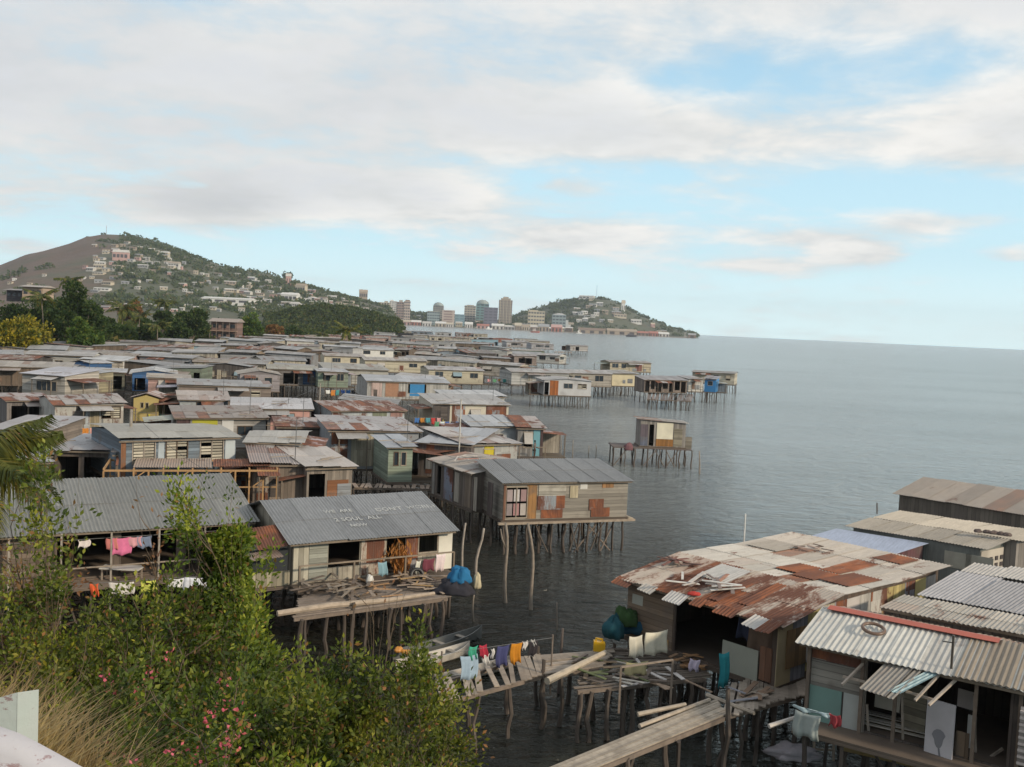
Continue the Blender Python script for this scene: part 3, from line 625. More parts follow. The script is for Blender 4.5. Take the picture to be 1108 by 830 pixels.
MB().box(-280, 130, 2490, 2540, -1, 1.0).build("quay", M['plaster'], None, (0.3, 0.28, 0.26))['kind'] = 'structure'

# the small town houses between the tall ones
for lab_o in [o for o in C.objects if o.name.startswith('office_building') and 'label' in o.keys()]: LMT.append(("the "+lab_o['label'].split(' with ')[0].split(' standing ')[0].split(' behind ')[0].split(' in front ')[0].split(' beside ')[0].split(' between ')[0].split(' at the ')[0].split(' above ')[0].split(' next to ')[0].replace('pinkish brown half of the ', 'landward half of the ').replace('paler half of the', 'seaward half of the'), proj((lab_o.location.x, lab_o.location.y, 10)), 'town'))
rt = random.Random(21)
for i in range(46):
    px = rt.uniform(398, 622); Y = rt.uniform(2570, 2760); z0 = max(1.0, far_h((px-554)/FL*Y, Y)); wpx = rt.uniform(3.5, 8); cn = rt.choice(['white', 'cream', 'pale', 'tan', 'pink', 'grey', 'brown']); rn = rt.choice(['white', 'pale', 'red', 'grey', 'tan'])
    root = empty("town_house", ((px-554)/FL*Y, Y, z0-1), rt.uniform(-.3, .3)); root['category'] = "house"; root['group'] = "small houses of the far town"; w = wpx*Y/FL; h = rt.uniform(4, 11); d = w*.7
    MB().box(-w/2, w/2, -d/2, d/2, 0, h).build("wall", M['plaster'], root, COL[cn]); MB().hexa([(-w/2-.8, -d/2-.8, h), (w/2+.8, -d/2-.8, h), (w/2+.8, d/2+.8, h), (-w/2-.8, d/2+.8, h), (-w/2-.8, -.3, h+2.5), (w/2+.8, -.3, h+2.5), (w/2+.8, .3, h+2.5), (-w/2-.8, .3, h+2.5)]).build("roof", M['plaster'], root, COL[rn])
    for q in range(3): x = -w/2+w*(q+.5)/3; MB().box(x-w*.09, x+w*.09, -d/2-.2, -d/2+.1, h*.35, h*.7).build("window", M['dark_void'], root, (.1, .1, .11))
    TAUTO.append((root, "%s town house with %s roof" % (cn, rn), proj((root.location.x, Y, z0+4)), 'town'))
# masts and crane
def mast(px, yb, yt, Y, label, r=0.5):
    b = aty(px, yb, Y); t = aty(px, yt, Y); root = empty("radio_mast", (b.x, Y, b.z)); tag(root, label, "mast"); h = t.z-b.z; m = MB()
    for s in range(3):
        a = s*2.094; m.tube([(r*2*math.cos(a), r*2*math.sin(a), -2), (r*0.6*math.cos(a), r*0.6*math.sin(a), h)], [r*0.4, r*0.3], 4)
    for k in range(8):
        z = h*(k+0.5)/8; q = r*2*(1-0.7*z/h)
        for s in range(3): a = s*2.094; c = a+2.094; m.bar((q*math.cos(a), q*math.sin(a), z), (q*math.cos(c), q*math.sin(c), z+h/16), r*0.3)
    m.build("lattice", M['metal'], root, (0.35, 0.3, 0.28)); return root
mast(115, 258, 244, 2400, "thin radio mast on the summit of the big hill")
mast(645.5, 320, 308, 3000, "thin radio mast on the top of the wharf hill")
def crane():
    b = aty(741, 363.5, 2650); root = empty("dock_crane", (b.x, 2650, 0)); tag(root, "dock crane with a raised slanting jib at the point", "crane")
    MB().box(-4, 4, -4, 4, 0, 5).build("base", M['paint'], root, (0.3, 0.27, 0.25)); MB().bar((0, 0, 5), (0, 0, 14), 2).build("tower", M['paint'], root, (0.35, 0.33, 0.3)); MB().bar((0, 0, 12), (12, 0, 25), 0.8).build("jib", M['paint'], root, (0.4, 0.38, 0.36))
crane()
shed(745, 753, 358.5, 363.5, COL['brown'], COL['grey'], "small dark hut on the very tip of the point", 2650, "harbour_hut", "hut", depth=10, doors=1)

# boats in the bay
def boat(px, py, L, hull, cabin, label, kind="motor", rz=0.0):
    p = at(px, py, 0); root = empty("boat", (p.x, p.y, 0), rz); tag(root, label, "boat")
    w = L*0.26; h = L*0.14; vs = []; n = 8
    for i in range(n+1):
        t = i/n; x = -L/2+L*t; q = w/2*(1-max(0, (t-0.55)/0.45)**2)*(0.85+0.15*min(1, t*4)); zz = h*(1+0.5*t*t)
        vs += [(x, -q, zz), (x+0.02, -q*0.6, -0.3), (x+0.02, q*0.6, -0.3), (x, q, zz)]
    m = MB(); fs = []
    for i in range(n):
        a = i*4; fs += [(a, a+4, a+5, a+1), (a+1, a+5, a+6, a+2), (a+2, a+6, a+7, a+3), (a+3, a+7, a+4, a)]
    fs += [(0, 1, 2, 3), (n*4+3, n*4+2, n*4+1, n*4)]; m.add(vs, fs); m.build("hull", M['paint'], root, hull)
    if kind == 'motor':
        MB().box(-L*0.28, L*0.12, -w*0.33, w*0.33, h*0.9, h*2.3).build("cabin", M['paint'], root, cabin); MB().box(-L*0.2, L*0.06, -w*0.28, w*0.28, h*2.3, h*3.2).build("bridge", M['paint'], root, cabin)
        MB().bar((0, 0, h*3), (0, 0, h*5), 0.12*L/10).build("mast", M['metal'], root, (0.5, 0.5, 0.5))
    elif kind == 'sail':
        MB().box(-L*0.2, L*0.15, -w*0.3, w*0.3, h*0.9, h*1.9).build("cabin", M['paint'], root, cabin); MB().bar((0.05*L, 0, h), (0.05*L, 0, L*0.95), 0.15).build("mast", M['metal'], root, (0.6, 0.6, 0.6))
        s = MB(); s.hexa([(-L*0.3, -0.1, h*2), (0.03*L, -0.1, h*2), (0.03*L, 0.1, h*2), (-L*0.3, 0.1, h*2), (0.0, -0.05, L*0.8), (0.03*L, -0.05, L*0.85), (0.03*L, 0.05, L*0.85), (0.0, 0.05, L*0.8)]); s.build("sail", M['cloth'], root, (0.75, 0.73, 0.7))
    else:
        MB().box(-L*0.35, L*0.1, -w*0.3, w*0.3, h*0.9, h*2.0).build("cabin", M['paint'], root, cabin); MB().box(L*0.15, L*0.25, -w*0.2, w*0.2, h, h*1.7).build("hatch", M['paint'], root, cabin)
wh = (0.8, 0.8, 0.78)
boat(517.5, 355.5, 17, wh, wh, "white ferry with short cabin beside the quay"); boat(529, 356.5, 15, wh, wh, "white motor boat seaward of the white ferry", rz=0.2)
boat(579, 360, 18, (0.35, 0.12, 0.1), (0.5, 0.45, 0.42), "fishing boat with a red hull off the quay"); boat(626.5, 361, 13, wh, wh, "white sailing boat lying off the stepped building", 'sail')
boat(660, 361.5, 20, wh, wh, "white launch moored at the wharf sheds", rz=0.05); boat(683, 364.5, 22, (0.05, 0.05, 0.06), (0.12, 0.11, 0.12), "dark barge with a low deckhouse in the open bay", 'barge')

# ------------------------------------------------------------------ houses on the two far hills
def hill_house(px, py, w, h, col, rcol, i, rise=2.0, Y0=1200):
    p = march(px, py, Y0)
    if p is None: p = aty(px, py, 2380 if px < 500 else 2980)
    rs = random.Random(i*7+int(px)); W_ = w*p.y/FL*1.12; H_ = h*p.y/FL*1.25; d = W_*0.6; root = empty("hill_house", (p.x, p.y, p.z-1), rs.uniform(-0.35, 0.25))
    MB().box(-W_/2, W_/2, -d/2, d/2, -3, H_+1).build("wall", M['plaster'], root, col)
    r = MB(); o = 0.6; z = H_+1; k = H_*0.35
    r.hexa([(-W_/2-o, -d/2-o, z), (W_/2+o, -d/2-o, z), (W_/2+o, d/2+o, z), (-W_/2-o, d/2+o, z), (-W_/2-o, -0.3, z+k), (W_/2+o, -0.3, z+k), (W_/2+o, 0.3, z+k), (-W_/2-o, 0.3, z+k)]); r.build("roof", M['plaster'], root, rcol)
    nwin = 2 if w < 7 else 4
    for q in range(nwin): x = -W_/2+W_*(q+0.5)/nwin; MB().box(x-W_*0.09, x+W_*0.09, -d/2-0.2, -d/2+0.1, H_*0.3+1, H_*0.75+1).build("window", M['dark_void'], root, (0.09, 0.09, 0.1))
    return root, p
AUTO = []      # (root, noun phrase, position, field) labelled at the end against landmarks
LM = []        # (phrase, position, field)
def c1(pts, ox, oy, s): return [(ox+x/s, oy+y/s, *r) for x, y, *r in pts]
LM += LMT; AUTO += TAUTO
HH = c1([(545, 128, 6), (570, 152, 7), (455, 158, 7), (495, 160, 8), (630, 196, 7), (590, 196, 6), (562, 206, 7), (672, 212, 5), (408, 188, 4), (430, 217, 10), (505, 232, 10), (612, 230, 10),
         (690, 238, 8), (770, 234, 6), (425, 258, 12), (390, 242, 9), (785, 215, 5), (895, 236, 6), (935, 262, 7), (912, 292, 9), (985, 300, 12), (1083, 282, 8), (1015, 268, 6), (1060, 305, 7), (1000, 332, 14),
         (1045, 338, 9), (780, 306, 9), (462, 302, 11), (440, 328, 16), (408, 334, 8), (585, 294, 7), (340, 288, 6), (128, 303, 5), (62, 283, 4), (45, 299, 5), (190, 265, 4), (500, 402, 5), (545, 395, 5), (470, 385, 12),
         (455, 405, 9), (545, 455, 8), (740, 455, 7), (830, 335, 6), (860, 300, 6), (650, 160, 6), (600, 150, 5), (720, 200, 6), (525, 140, 5), (650, 250, 7), (560, 262, 6)], 0, 230, 3.957)
HH += c1([(120, 54, 5), (240, 82, 7), (62, 118, 11), (142, 113, 5), (60, 182, 9), (180, 178, 8), (215, 200, 8), (318, 240, 6), (372, 264, 8), (540, 246, 14), (560, 290, 18), (725, 186, 10), (380, 104, 6),
          (380, 148, 8), (400, 188, 6), (900, 238, 9), (970, 250, 8), (870, 298, 10), (1000, 318, 12), (1040, 274, 10), (740, 245, 8), (700, 262, 8), (935, 330, 10), (825, 250, 9), (790, 280, 8), (520, 155, 8), (350, 330, 20), (250, 330, 12), (600, 300, 10)], 240, 290, 7.543)
HH += [(338, 322, 5), (352, 325, 5), (364, 320, 5), (384, 331, 7), (396, 333, 5), (330, 326, 5), (275, 323, 5), (402, 336, 5)]
rs_ = random.Random(3); rh = random.Random(91)
for k in range(190):
    px = rh.uniform(88, 405); top = interp(SIL_L, px); py = top+6+(330-top)*rh.random()**1.15
    if all(abs(px-q[0]) > 5 or abs(py-q[1]) > 2.6 for q in HH) and march(px, py): HH.append((px, py, rh.uniform(3.5, 8)))
for i, q in enumerate(HH):
    px, py, w = q; cn = rs_.choice(['white', 'cream', 'pale', 'pale', 'cream', 'tan', 'grey', 'pink']); rn = rs_.choice(['pale', 'grey', 'white', 'tan', 'brown', 'pale', 'grey'])
    r, p = hill_house(px, py+2, w*0.9, rs_.uniform(1.4, 2.4), COL[cn], COL[rn], i); r['group'] = "houses on the big hillside"; r['category'] = "house"
    AUTO.append((r, "%s hill house with %s roof" % (cn, rn), proj((p.x, p.y, p.z+4)), 'hill'))
def special(px, py, w, h, wc, rc, i, label, phrase, Y0=1200):
    r, p = hill_house(px, py, w, h, COL[wc], COL[rc], i, Y0=Y0); tag(r, label, "house"); r.name = "hill_building"; LM.append((phrase, proj((p.x, p.y, p.z+4)), 'hill'))
special(131, 282, 14, 6.5, 'pink', 'pale', 900, "large pink building below the summit of the big hill", "the large pink building")
special(178.5, 277.5, 8, 3, 'cream', 'white', 901, "brightest sunlit cream building high on the ridge of the big hill", "the sunlit ridge building")
special(248, 329, 46, 4.0, 'white', 'white', 902, "very long white building at the foot of the big hill", "the very long white building")
special(312, 308, 5, 7, 'pink', 'pale', 903, "tall narrow pinkish house on the ridge beneath a wide tree crown", "the narrow ridge house")
special(189, 290, 10, 4, 'pale', 'tan', 904, "broad pale pinkish building halfway down the big hill", "the broad pale building")
special(326, 317, 10, 6, 'cream', 'tan', 905, "boxy cream building with two upper floors on the ridge", "the boxy cream ridge building")
special(314, 326, 16, 5.5, 'white', 'white', 906, "white stepped building just above the headland scrub", "the white stepped building")
special(393, 323.5, 8, 6, 'tan', 'tan', 907, "tan block at the seaward end of the big ridge", "the tan ridge-end block")
special(108, 291, 10, 3, 'cream', 'cream', 908, "cream terrace of houses where the bare slope meets the gardens", "the cream terrace")
tree(aty(312, 300, 2380).x, 2370, aty(312, 307, 2380).z, 26, 30, 333, M['leaf_far'], "wide flat-topped tree over the narrow pinkish ridge house", n=900, size=3.5, trunk_h=0.45)
tree(aty(93, 258, 2380).x, 2390, aty(93, 262, 2380).z, 13, 13, 334, M['leaf_far'], "lone little tree on the bare shoulder of the big hill", n=500, size=2.5, trunk_h=0.4)
HR = c1([(60, 128, 6), (110, 122, 8), (135, 132, 4), (150, 180, 7), (200, 172, 6), (120, 190, 6), (85, 232, 6), (105, 262, 6), (150, 260, 4), (60, 245, 5), (320, 205, 6), (325, 240, 9), (350, 262, 12), (215, 298, 5), (280, 300, 5),
         (175, 250, 5), (240, 232, 6), (30, 210, 6), (15, 240, 5), (90, 290, 5), (140, 320, 6), (45, 300, 5), (645, 375, 4), (680, 372, 5), (180, 215, 5)], 620, 305, 6.925)
for i, (px, py, w) in enumerate(HR):
    cn = rs_.choice(['white', 'cream', 'pale', 'tan', 'grey']); rn = rs_.choice(['pale', 'grey', 'white', 'tan'])
    r, p = hill_house(px, py+1, w, rs_.uniform(1.3, 2.2), COL[cn], COL[rn], 500+i, Y0=2600); r['group'] = "houses on the wharf hill"; r['category'] = "house"
    AUTO.append((r, "%s hill house with %s roof" % (cn, rn), proj((p.x, p.y, p.z+4)), 'hill2'))
def special2(px, py, w, h, wc, rc, i, label, phrase):
    r, p = hill_house(px, py, w, h, COL[wc], COL[rc], i, Y0=2600); tag(r, label, "house"); r.name = "hill_building"; LM.append((phrase, proj((p.x, p.y, p.z+4)), 'hill2'))
special2(674, 339, 3.5, 8, 'white', 'cream', 700, "tall white building on the seaward shoulder of the wharf hill", "the tall white shoulder building")
special2(688, 350, 10, 2.5, 'white', 'pale', 701, "long white house low on the seaward slope of the wharf hill", "the long white slope house")
special2(706, 354.5, 4, 3, 'pink', 'cream', 702, "small pink house lowest on the seaward slope", "the small pink slope house")
special2(635, 323.5, 14, 2.2, 'white', 'pale', 703, "long pale building just under the top of the wharf hill", "the long hilltop building")
# houses on the shore rise
def shore_house(px0, px1, yt, yb, Y, wc, rc, label, floors=1):
    a = aty(px0, yb, Y); b = aty(px1, yb, Y); h = (yb-yt)*Y/FL; w = b.x-a.x; d = 8; root = empty("shore_house", ((a.x+b.x)/2, Y+d/2, min(a.z, far_h(a.x, Y)) if far_h(a.x, Y) > 0 else 0)); tag(root, label, "house"); z0 = a.z-root.location.z
    MB().box(-w/2, w/2, -d/2, d/2, z0-0.5 if floors == 1 else z0, z0+h*0.85).build("wall", M['weatherboard'], root, wc)
    for k in range(floors):
        for q in range(3):
            x = -w/2+w*(q+0.5)/3; zz = z0+h*0.85*(k+0.35)/floors; MB().box(x-w*0.09, x+w*0.09, -d/2-0.08, -d/2+0.1, zz, zz+h*0.32/floors).build("window", M['glass'], root)
    if floors > 1:
        MB().box(-w/2-0.3, w/2+0.3, -d/2-1.6, -d/2, z0+h*0.42, z0+h*0.46).build("balcony", M['wood'], root, (0.3, 0.2, 0.15))
        for q in range(5): x = -w/2+w*q/4; MB().bar((x, -d/2-1.5, -2), (x, -d/2-1.5, z0+h*0.85), 0.18).build("post", M['wood'], root, (0.2, 0.15, 0.12))
    z = z0+h*0.85; r = MB(); r.hexa([(-w/2-.7, -d/2-1.8, z), (w/2+.7, -d/2-1.8, z), (w/2+.7, d/2+.7, z), (-w/2-.7, d/2+.7, z), (-w/2-.7, -0.2, z+h*0.15), (w/2+.7, -0.2, z+h*0.15), (w/2+.7, 0.2, z+h*0.15), (-w/2-.7, 0.2, z+h*0.15)]); r.build("roof", M['roof'], root, rc+(0.1,)); return root
shore_house(24, 46, 308, 322, 330, (0.55, 0.42, 0.32), (0.5, 0.45, 0.4), "pale house with pink roof edge on the rise above the palms")
shore_house(7, 24, 312, 324, 335, (0.10, 0.09, 0.10), (0.3, 0.27, 0.25), "dark open house next to the pale house on the rise")
shore_house(228, 256, 344, 368, 372, (0.28, 0.18, 0.15), (0.42, 0.35, 0.3), "brown two-storey house with balcony among the shore trees", 2)
shore_house(108, 122, 353, 368, 300, (0.30, 0.2, 0.18), (0.45, 0.4, 0.38), "small brown house peeping out seaward of the dark trees")
# ------------------------------------------------------------------ stilt houses
STILT = []
def make_stilts():
    rs = random.Random(11)
    for k in range(10):
        m = MB(); bx = rs.uniform(-.06, .06); by = rs.uniform(-.06, .06)
        pts = [(bx*math.sin(i*1.9+k)+rs.uniform(-.02, .02), by*math.cos(i*1.6+k), i/5) for i in range(6)]; pts[0] = (pts[0][0]*1.5, pts[0][1]*1.5, -0.0)
        m.tube(pts, [0.075, 0.07, 0.065, 0.062, 0.058, 0.055], 6); STILT.append(m.mesh("stilt", M['wood']))
make_stilts()
def stilt(parent, x, y, ztop, rs, thick=1.0, z0=-0.6, name="stilt"):
    o = link(name, STILT[rs.randrange(10)], parent); o.location = (x, y, z0); o.scale = (thick*rs.uniform(0.8, 1.25), thick*rs.uniform(0.8, 1.25), ztop-z0); o.rotation_euler = (rs.uniform(-.03, .03), rs.uniform(-.03, .03), rs.uniform(0, 6.28))
    k = rs.uniform(0.8, 1.3); o.color = (0.085*k, 0.068*k, 0.057*k, 1); return o
def wall_holes(m, L, prof, holes, y, th=0.06):
    """front wall along X at depth y, top given by prof(x); holes (x0,x1,z0,z1)"""
    xs = sorted({0.0, L, *[h[0] for h in holes], *[h[1] for h in holes], *[q for q in prof['x'] if 0 < q < L]}); zb = prof['z0']
    for a, b in zip(xs, xs[1:]):
        mid = (a+b)/2; hs = [h for h in holes if h[0] <= mid <= h[1]]; za, zb_ = prof['f'](a), prof['f'](b); lo = zb
        for h in sorted(hs, key=lambda h: h[2]):
            if h[2] > lo+0.01: m.box(a, b, y, y+th, lo, h[2])
            lo = h[3]
        if min(za, zb_) > lo+0.01: m.hexa([(a, y, lo), (b, y, lo), (b, y+th, lo), (a, y+th, lo), (a, y, za), (b, y, zb_), (b, y+th, zb_), (a, y+th, za)])
WINW = (0.40, 0.37, 0.30)
def add_window(root, x0, x1, z0, z1, kind, rs, y=0.0):
    fc = rs.choice([(0.10, 0.07, 0.05), (0.28, 0.24, 0.19), (0.32, 0.28, 0.24)])
    f = MB(); t = 0.06
    f.box(x0-t, x0, y-0.03, y+0.08, z0-t, z1+t).box(x1, x1+t, y-0.03, y+0.08, z0-t, z1+t).box(x0, x1, y-0.03, y+0.08, z1, z1+t).box(x0, x1, y-0.03, y+0.08, z0-t, z0)
    n = max(1, int(round((x1-x0)/0.7)))
    for k in range(1, n): x = x0+(x1-x0)*k/n; f.box(x-t/2, x+t/2, y-0.02, y+0.07, z0, z1)
    w = f.build("window", M['wood'], root, fc)
    if kind == 'l':    # louvre slats, many of them odd panes
        s = MB(); nn = max(3, int((z1-z0)/0.17))
        for k in range(n):
            for i in range(nn):
                if rs.random() < 0.12: continue
                a = x0+(x1-x0)*k/n+t/2+0.005; b = x0+(x1-x0)*(k+1)/n-t/2-0.005; z = z0+(z1-z0)*(i+0.5)/nn; s.box(a, b, y+0.015, y+0.035, z-0.07, z+0.06)
        s.build("louvre_panes", M['shutter'], w, WINW)
    elif kind == 'g': MB().box(x0, x1, y+0.03, y+0.05, z0, z1).build("pane", M['glass'], w)
    elif kind == 's': MB().hexa([(x0, y-0.5, z0+0.35), (x1, y-0.5, z0+0.35), (x1, y-0.46, z0+0.33), (x0, y-0.46, z0+0.33), (x0, y-0.06, z1), (x1, y-0.06, z1), (x1, y-0.02, z1), (x0, y-0.02, z1)]).build("shutter", M['shutter'], w, rs.choice([(0.3, 0.26, 0.2), (0.2, 0.28, 0.32), (0.4, 0.38, 0.35)]))
    return w
HOUSES = []; FACE = []
def house(A, B, h=2.3, depth=6.0, rise=0.7, style='side', z=2.1, wall=(0.4, 0.38, 0.35), wmat='weatherboard', roof=(0.38, 0.37, 0.36), rust=0.1, ov=0.4, wins=(), patches=(), label=None, cat="house", group=None,
          corr=0.0, name="stilt_house", lod=0, seed=0, open_front=None, stilts=True, strips=None, phrase=None, auto=None, porch=0.0, sidewin=True, sides=None, back=0.0, backwall=True, sheet_w=0.9, stilt_step=1.5, plain=False):
    """A,B: floor corners of the front wall; X runs A->B, Y away. wins: (x0,x1,z0,z1,kind); patches: (x0,x1,z0,z1,colour,mat[,side])"""
    rise = rise*(.5 if lod >= 1 else 1.0)
    A = Vector(A); B = Vector(B); L = (Vector((B.x, B.y))-Vector((A.x, A.y))).length; rz = math.atan2(B.y-A.y, B.x-A.x); rs = random.Random(seed*31+int(A.x*13)+int(A.y*7))
    root = empty(name, (A.x, A.y, 0), rz); root['category'] = cat
    if label: root['label'] = label
    if group: root['group'] = group
    z1 = z+h; D = depth
    # roof profile: list of (axis position, height)
    if strips: prof = strips; ax = 'y'
    elif style == 'side': prof = [(-ov, z1-ov*rise/(D/2)), (D/2, z1+rise), (D+ov, z1-ov*rise/(D/2))]; ax = 'y'
    elif style == 'shed_b': prof = [(-ov, z1-ov*rise/D), (D+ov, z1+rise+ov*rise/D)]; ax = 'y'
    elif style == 'shed_f': prof = [(-ov, z1+rise+ov*rise/D), (D+ov, z1-ov*rise/D)]; ax = 'y'
    elif style == 'gable': prof = [(-ov, z1-ov*rise/(L/2)), (L/2, z1+rise), (L+ov, z1-ov*rise/(L/2))]; ax = 'x'
    elif style == 'shed_l': prof = [(-ov, z1-ov*rise/L), (L+ov, z1+rise)]; ax = 'x'
    elif style == 'shed_r': prof = [(-ov, z1+rise), (L+ov, z1-ov*rise/L)]; ax = 'x'
    ff = lambda q: interp(prof, q)-0.02
    # walls
    w = MB(); hl = [x[:4] for x in wins]
    if open_front: hl += list(open_front)
    if ax == 'y':
        fz = ff(0); pf = {'x': [], 'z0': z, 'f': lambda x: fz}; pb = {'x': [], 'z0': z, 'f': lambda x: ff(D)}
    else: pf = pb = {'x': [p for p, _ in prof], 'z0': z, 'f': ff}
    wall_holes(w, L, pf, hl, 0.0); wall_holes(w, L, pb, [], D-0.06)
    def side(x):
        if ax == 'x': w.box(x, x+0.06, 0.06, D-0.06, z, ff(min(max(x, 0), L))); return
        ys = sorted({0.06, D-0.06, *[p for p, _ in prof if 0.06 < p < D-0.06]})
        for a, b in zip(ys, ys[1:]): w.hexa([(x, a, z), (x+0.06, a, z), (x+0.06, b, z), (x, b, z), (x, a, ff(a)), (x+0.06, a, ff(a)), (x+0.06, b, ff(b)), (x, b, ff(b))])
    side(0); side(L-0.06)
    w.build("wall", M[wmat], root, wall+(rust*0.6,))
    for p in patches:
        x0, x1, a, b, c, mt = p[:6]; sd = p[6] if len(p) > 6 else 'f'; k = 0.025+0.012*(patches.index(p) % 3); pm = MB()
        if sd == 'f': pm.box(x0, x1, -k, -0.002, z+a, z+b)
        elif sd == 'r': pm.box(L+0.002, L+k, x0, x1, z+a, z+b)
        else: pm.box(-k, -0.002, x0, x1, z+a, z+b)
        pm.build("door" if mt == 'door' else "wall_panel", M['boards' if mt == 'door' else mt], root, c+(0.5,) if len(c) == 3 else c)
    # floor and beams
    f = MB(); f.box(-0.1, L+0.1, -0.1-porch, D+0.1, z-0.16, z-0.0025); f.build("floor", M['fine_boards'], root, (0.17, 0.13, 0.10))
    for (x0, x1, a, b, kd) in wins: add_window(root, x0, x1, z+a-z if False else a, b, kd, rs)
    # roof sheets
    def slope(p0, p1, color):
        m = MB(); (q0, za), (q1, zb) = p0, p1; lo, hi = (-ov*0.7, (L if ax == 'y' else D)+ov*0.7); n = max(1, int((hi-lo)/sheet_w)); step = (hi-lo)/n; rows = 1 if abs(q1-q0) < 2.6 or lod > 1 else 2
        for r in range(rows):
            for i in range(n):
                a = lo+i*step; jit = rs.uniform(-.07, .07) if lod < 2 else 0; t0 = r/rows-(0.02 if r else 0); t1 = (r+1)/rows; dz = 0.012*(i % 2)+0.015*r+rs.uniform(0, .006)
                y0 = q0+(q1-q0)*t0; y1 = q0+(q1-q0)*t1
                if r == 0 and not (strips and p0 is not prof[0]): y0 -= jit*(1 if q1 > q0 else -1)
                tl = tilt*(i/n if tilt > 0 else (i/n-1)); h0 = za+(zb-za)*t0+dz+tl; h1 = za+(zb-za)*t1+dz+tl
                if ax == 'y': m.sheet((a, y0, h0), (step*1.04, 0, rs.uniform(-.008, .008)), (0, y1-y0, h1-h0), corr=corr)
                else: m.sheet((y0, a+step*1.04, h0), (0, -step*1.04, rs.uniform(-.008, .008)), (y1-y0, 0, h1-h0), corr=corr)
        me = m.mesh("roof", M['roof']); o = link("roof", me, root, color); return o
    tilt = rs.uniform(-.2, .2) if seed < 400 or seed >= 1000 else 0
    cols = roof if isinstance(roof, list) else None
    if cols:
        for i, (a, b) in enumerate(zip(prof, prof[1:])): slope(a, b, cols[min(i, len(cols)-1)])
    else:
        o1 = slope(prof[0], prof[1], roof+(rust,))
        for a, b in zip(prof[1:], prof[2:]): slope(a, b, roof+(rust,))
    if (seed < 400 or seed >= 1000) and lod < 2 and not plain:
        # lean-tos, odd panels and clutter that break the box
        rx = random.Random(seed*7+3); e0 = prof[0][1] if ax == 'y' else z1-.1
        if rx.random() < .6:
            sd = rx.choice([-1, 1]); wl = rx.uniform(1.3, 2.4); x0 = -wl if sd < 0 else L; y0 = rx.uniform(0, .8); y1 = D*rx.uniform(.5, .95); zt = e0-rx.uniform(.15, .5); dr = rx.uniform(.1, .35); m = MB(); kk = max(2, int((y1-y0)/.85))
            for i in range(kk):
                ya = y0+(y1-y0)*i/kk; m.sheet((x0-.1, ya+(y1-y0)/kk*1.04, (zt-dr if sd < 0 else zt)+.012*(i % 2)), (0, -(y1-y0)/kk*1.04, 0), (wl+.2, 0, dr*sd*-1 if sd > 0 else dr), corr=corr)
            m.build("lean_to_roof", M['roof'], root, tuple(q*rx.uniform(.75, 1.05) for q in (.42, .39, .36))+(rx.choice([.05, .3, .7]),))
            for yy in (y0+.1, y1-.1): MB().bar((x0+(.1 if sd < 0 else wl-.1), yy, z-.1), (x0+(.1 if sd < 0 else wl-.1), yy, zt-dr-.02), .09).build("lean_to_post", M['wood'], root, (.16, .13, .1))
            MB().box(min(x0, x0+wl), max(x0, x0+wl), y0, y1, z-.15, z-.03).build("lean_to_floor", M['fine_boards'], root, (.15, .12, .09)); stilt(root, x0+(.2 if sd < 0 else wl-.2), y0+.1, z-.1, rx)
            if rx.random() < .6: MB().box(x0+.15, x0+wl-.15, y1-.15, y1-.1, z, zt-dr-.1).build("lean_to_wall", M[rx.choice(['boards', 'iron_wall'])], root, rx.choice([(.3, .26, .2), (.2, .17, .15), (.28, .32, .36), (.4, .36, .3)])+(.4,))
        if rx.random() < .55:
            a_ = L*rx.uniform(.05, .5); m = MB(); wl = L*rx.uniform(.25, .5); kk = max(1, int(wl/.85))
            for i in range(kk): m.sheet((a_+wl*i/kk, -1.5+rx.uniform(-.1, .1), e0-.42+.012*(i % 2)), (wl/kk*1.03, 0, 0), (0, 1.45, .30), corr=corr)
            m.build("awning", M['roof'], root, rx.choice([(.42, .40, .38), (.35, .30, .27), (.5, .48, .46)])+(rx.choice([.05, .5]),))
            for xx in (a_+.1, a_+wl-.1): MB().bar((xx, -1.4, z-.5), (xx, -1.4, e0-.42), .07).build("awning_post", M['wood'], root, (.16, .13, .1))
        for k in range(rx.choice([1, 2, 3])):
            a_ = L*rx.uniform(0, .85); w_ = rx.uniform(.5, 1.3); b_ = rx.uniform(0, .8); MB().box(a_, min(L, a_+w_), -.05-.004*k, -.0485-.004*k+.002, z+b_, z+min(h-.1, b_+rx.uniform(.6, 1.4))).build("wall_panel", M[rx.choice(['boards', 'iron_wall', 'weatherboard'])], root, rx.choice([(.22, .19, .17), (.42, .39, .34), (.26, .17, .12), (.3, .32, .34), (.13, .11, .1)])+(.5,)) if not any(q[0]-.1 < a_+w_ and q[1]+.1 > a_ for q in (list(wins)+list(open_front or ()))) else None
        for k in range(rx.choice([0, 1, 2, 3])):
            x_ = L*rx.random(); q_ = Vector((x_, D*rx.uniform(.05, .3), 0)); zz = ff(q_.y if ax == 'y' else q_.x)+.10+abs(tilt); MB().bar((q_.x-.6, q_.y, zz), (q_.x+rx.uniform(.3, .9), q_.y+rx.uniform(-.4, .6), zz+.04), .09, .04).build("roof_plank", M['wood'], root, (.28, .23, .18))
    # fascia
    if lod < 2:
        fz = prof[0][1]
        if ax == 'y': MB().box(-ov*0.5, L+ov*0.5, -ov+0.08, -ov+0.12, fz-0.10, fz-0.015).build("fascia", M['wood'], root, (0.2, 0.16, 0.12))
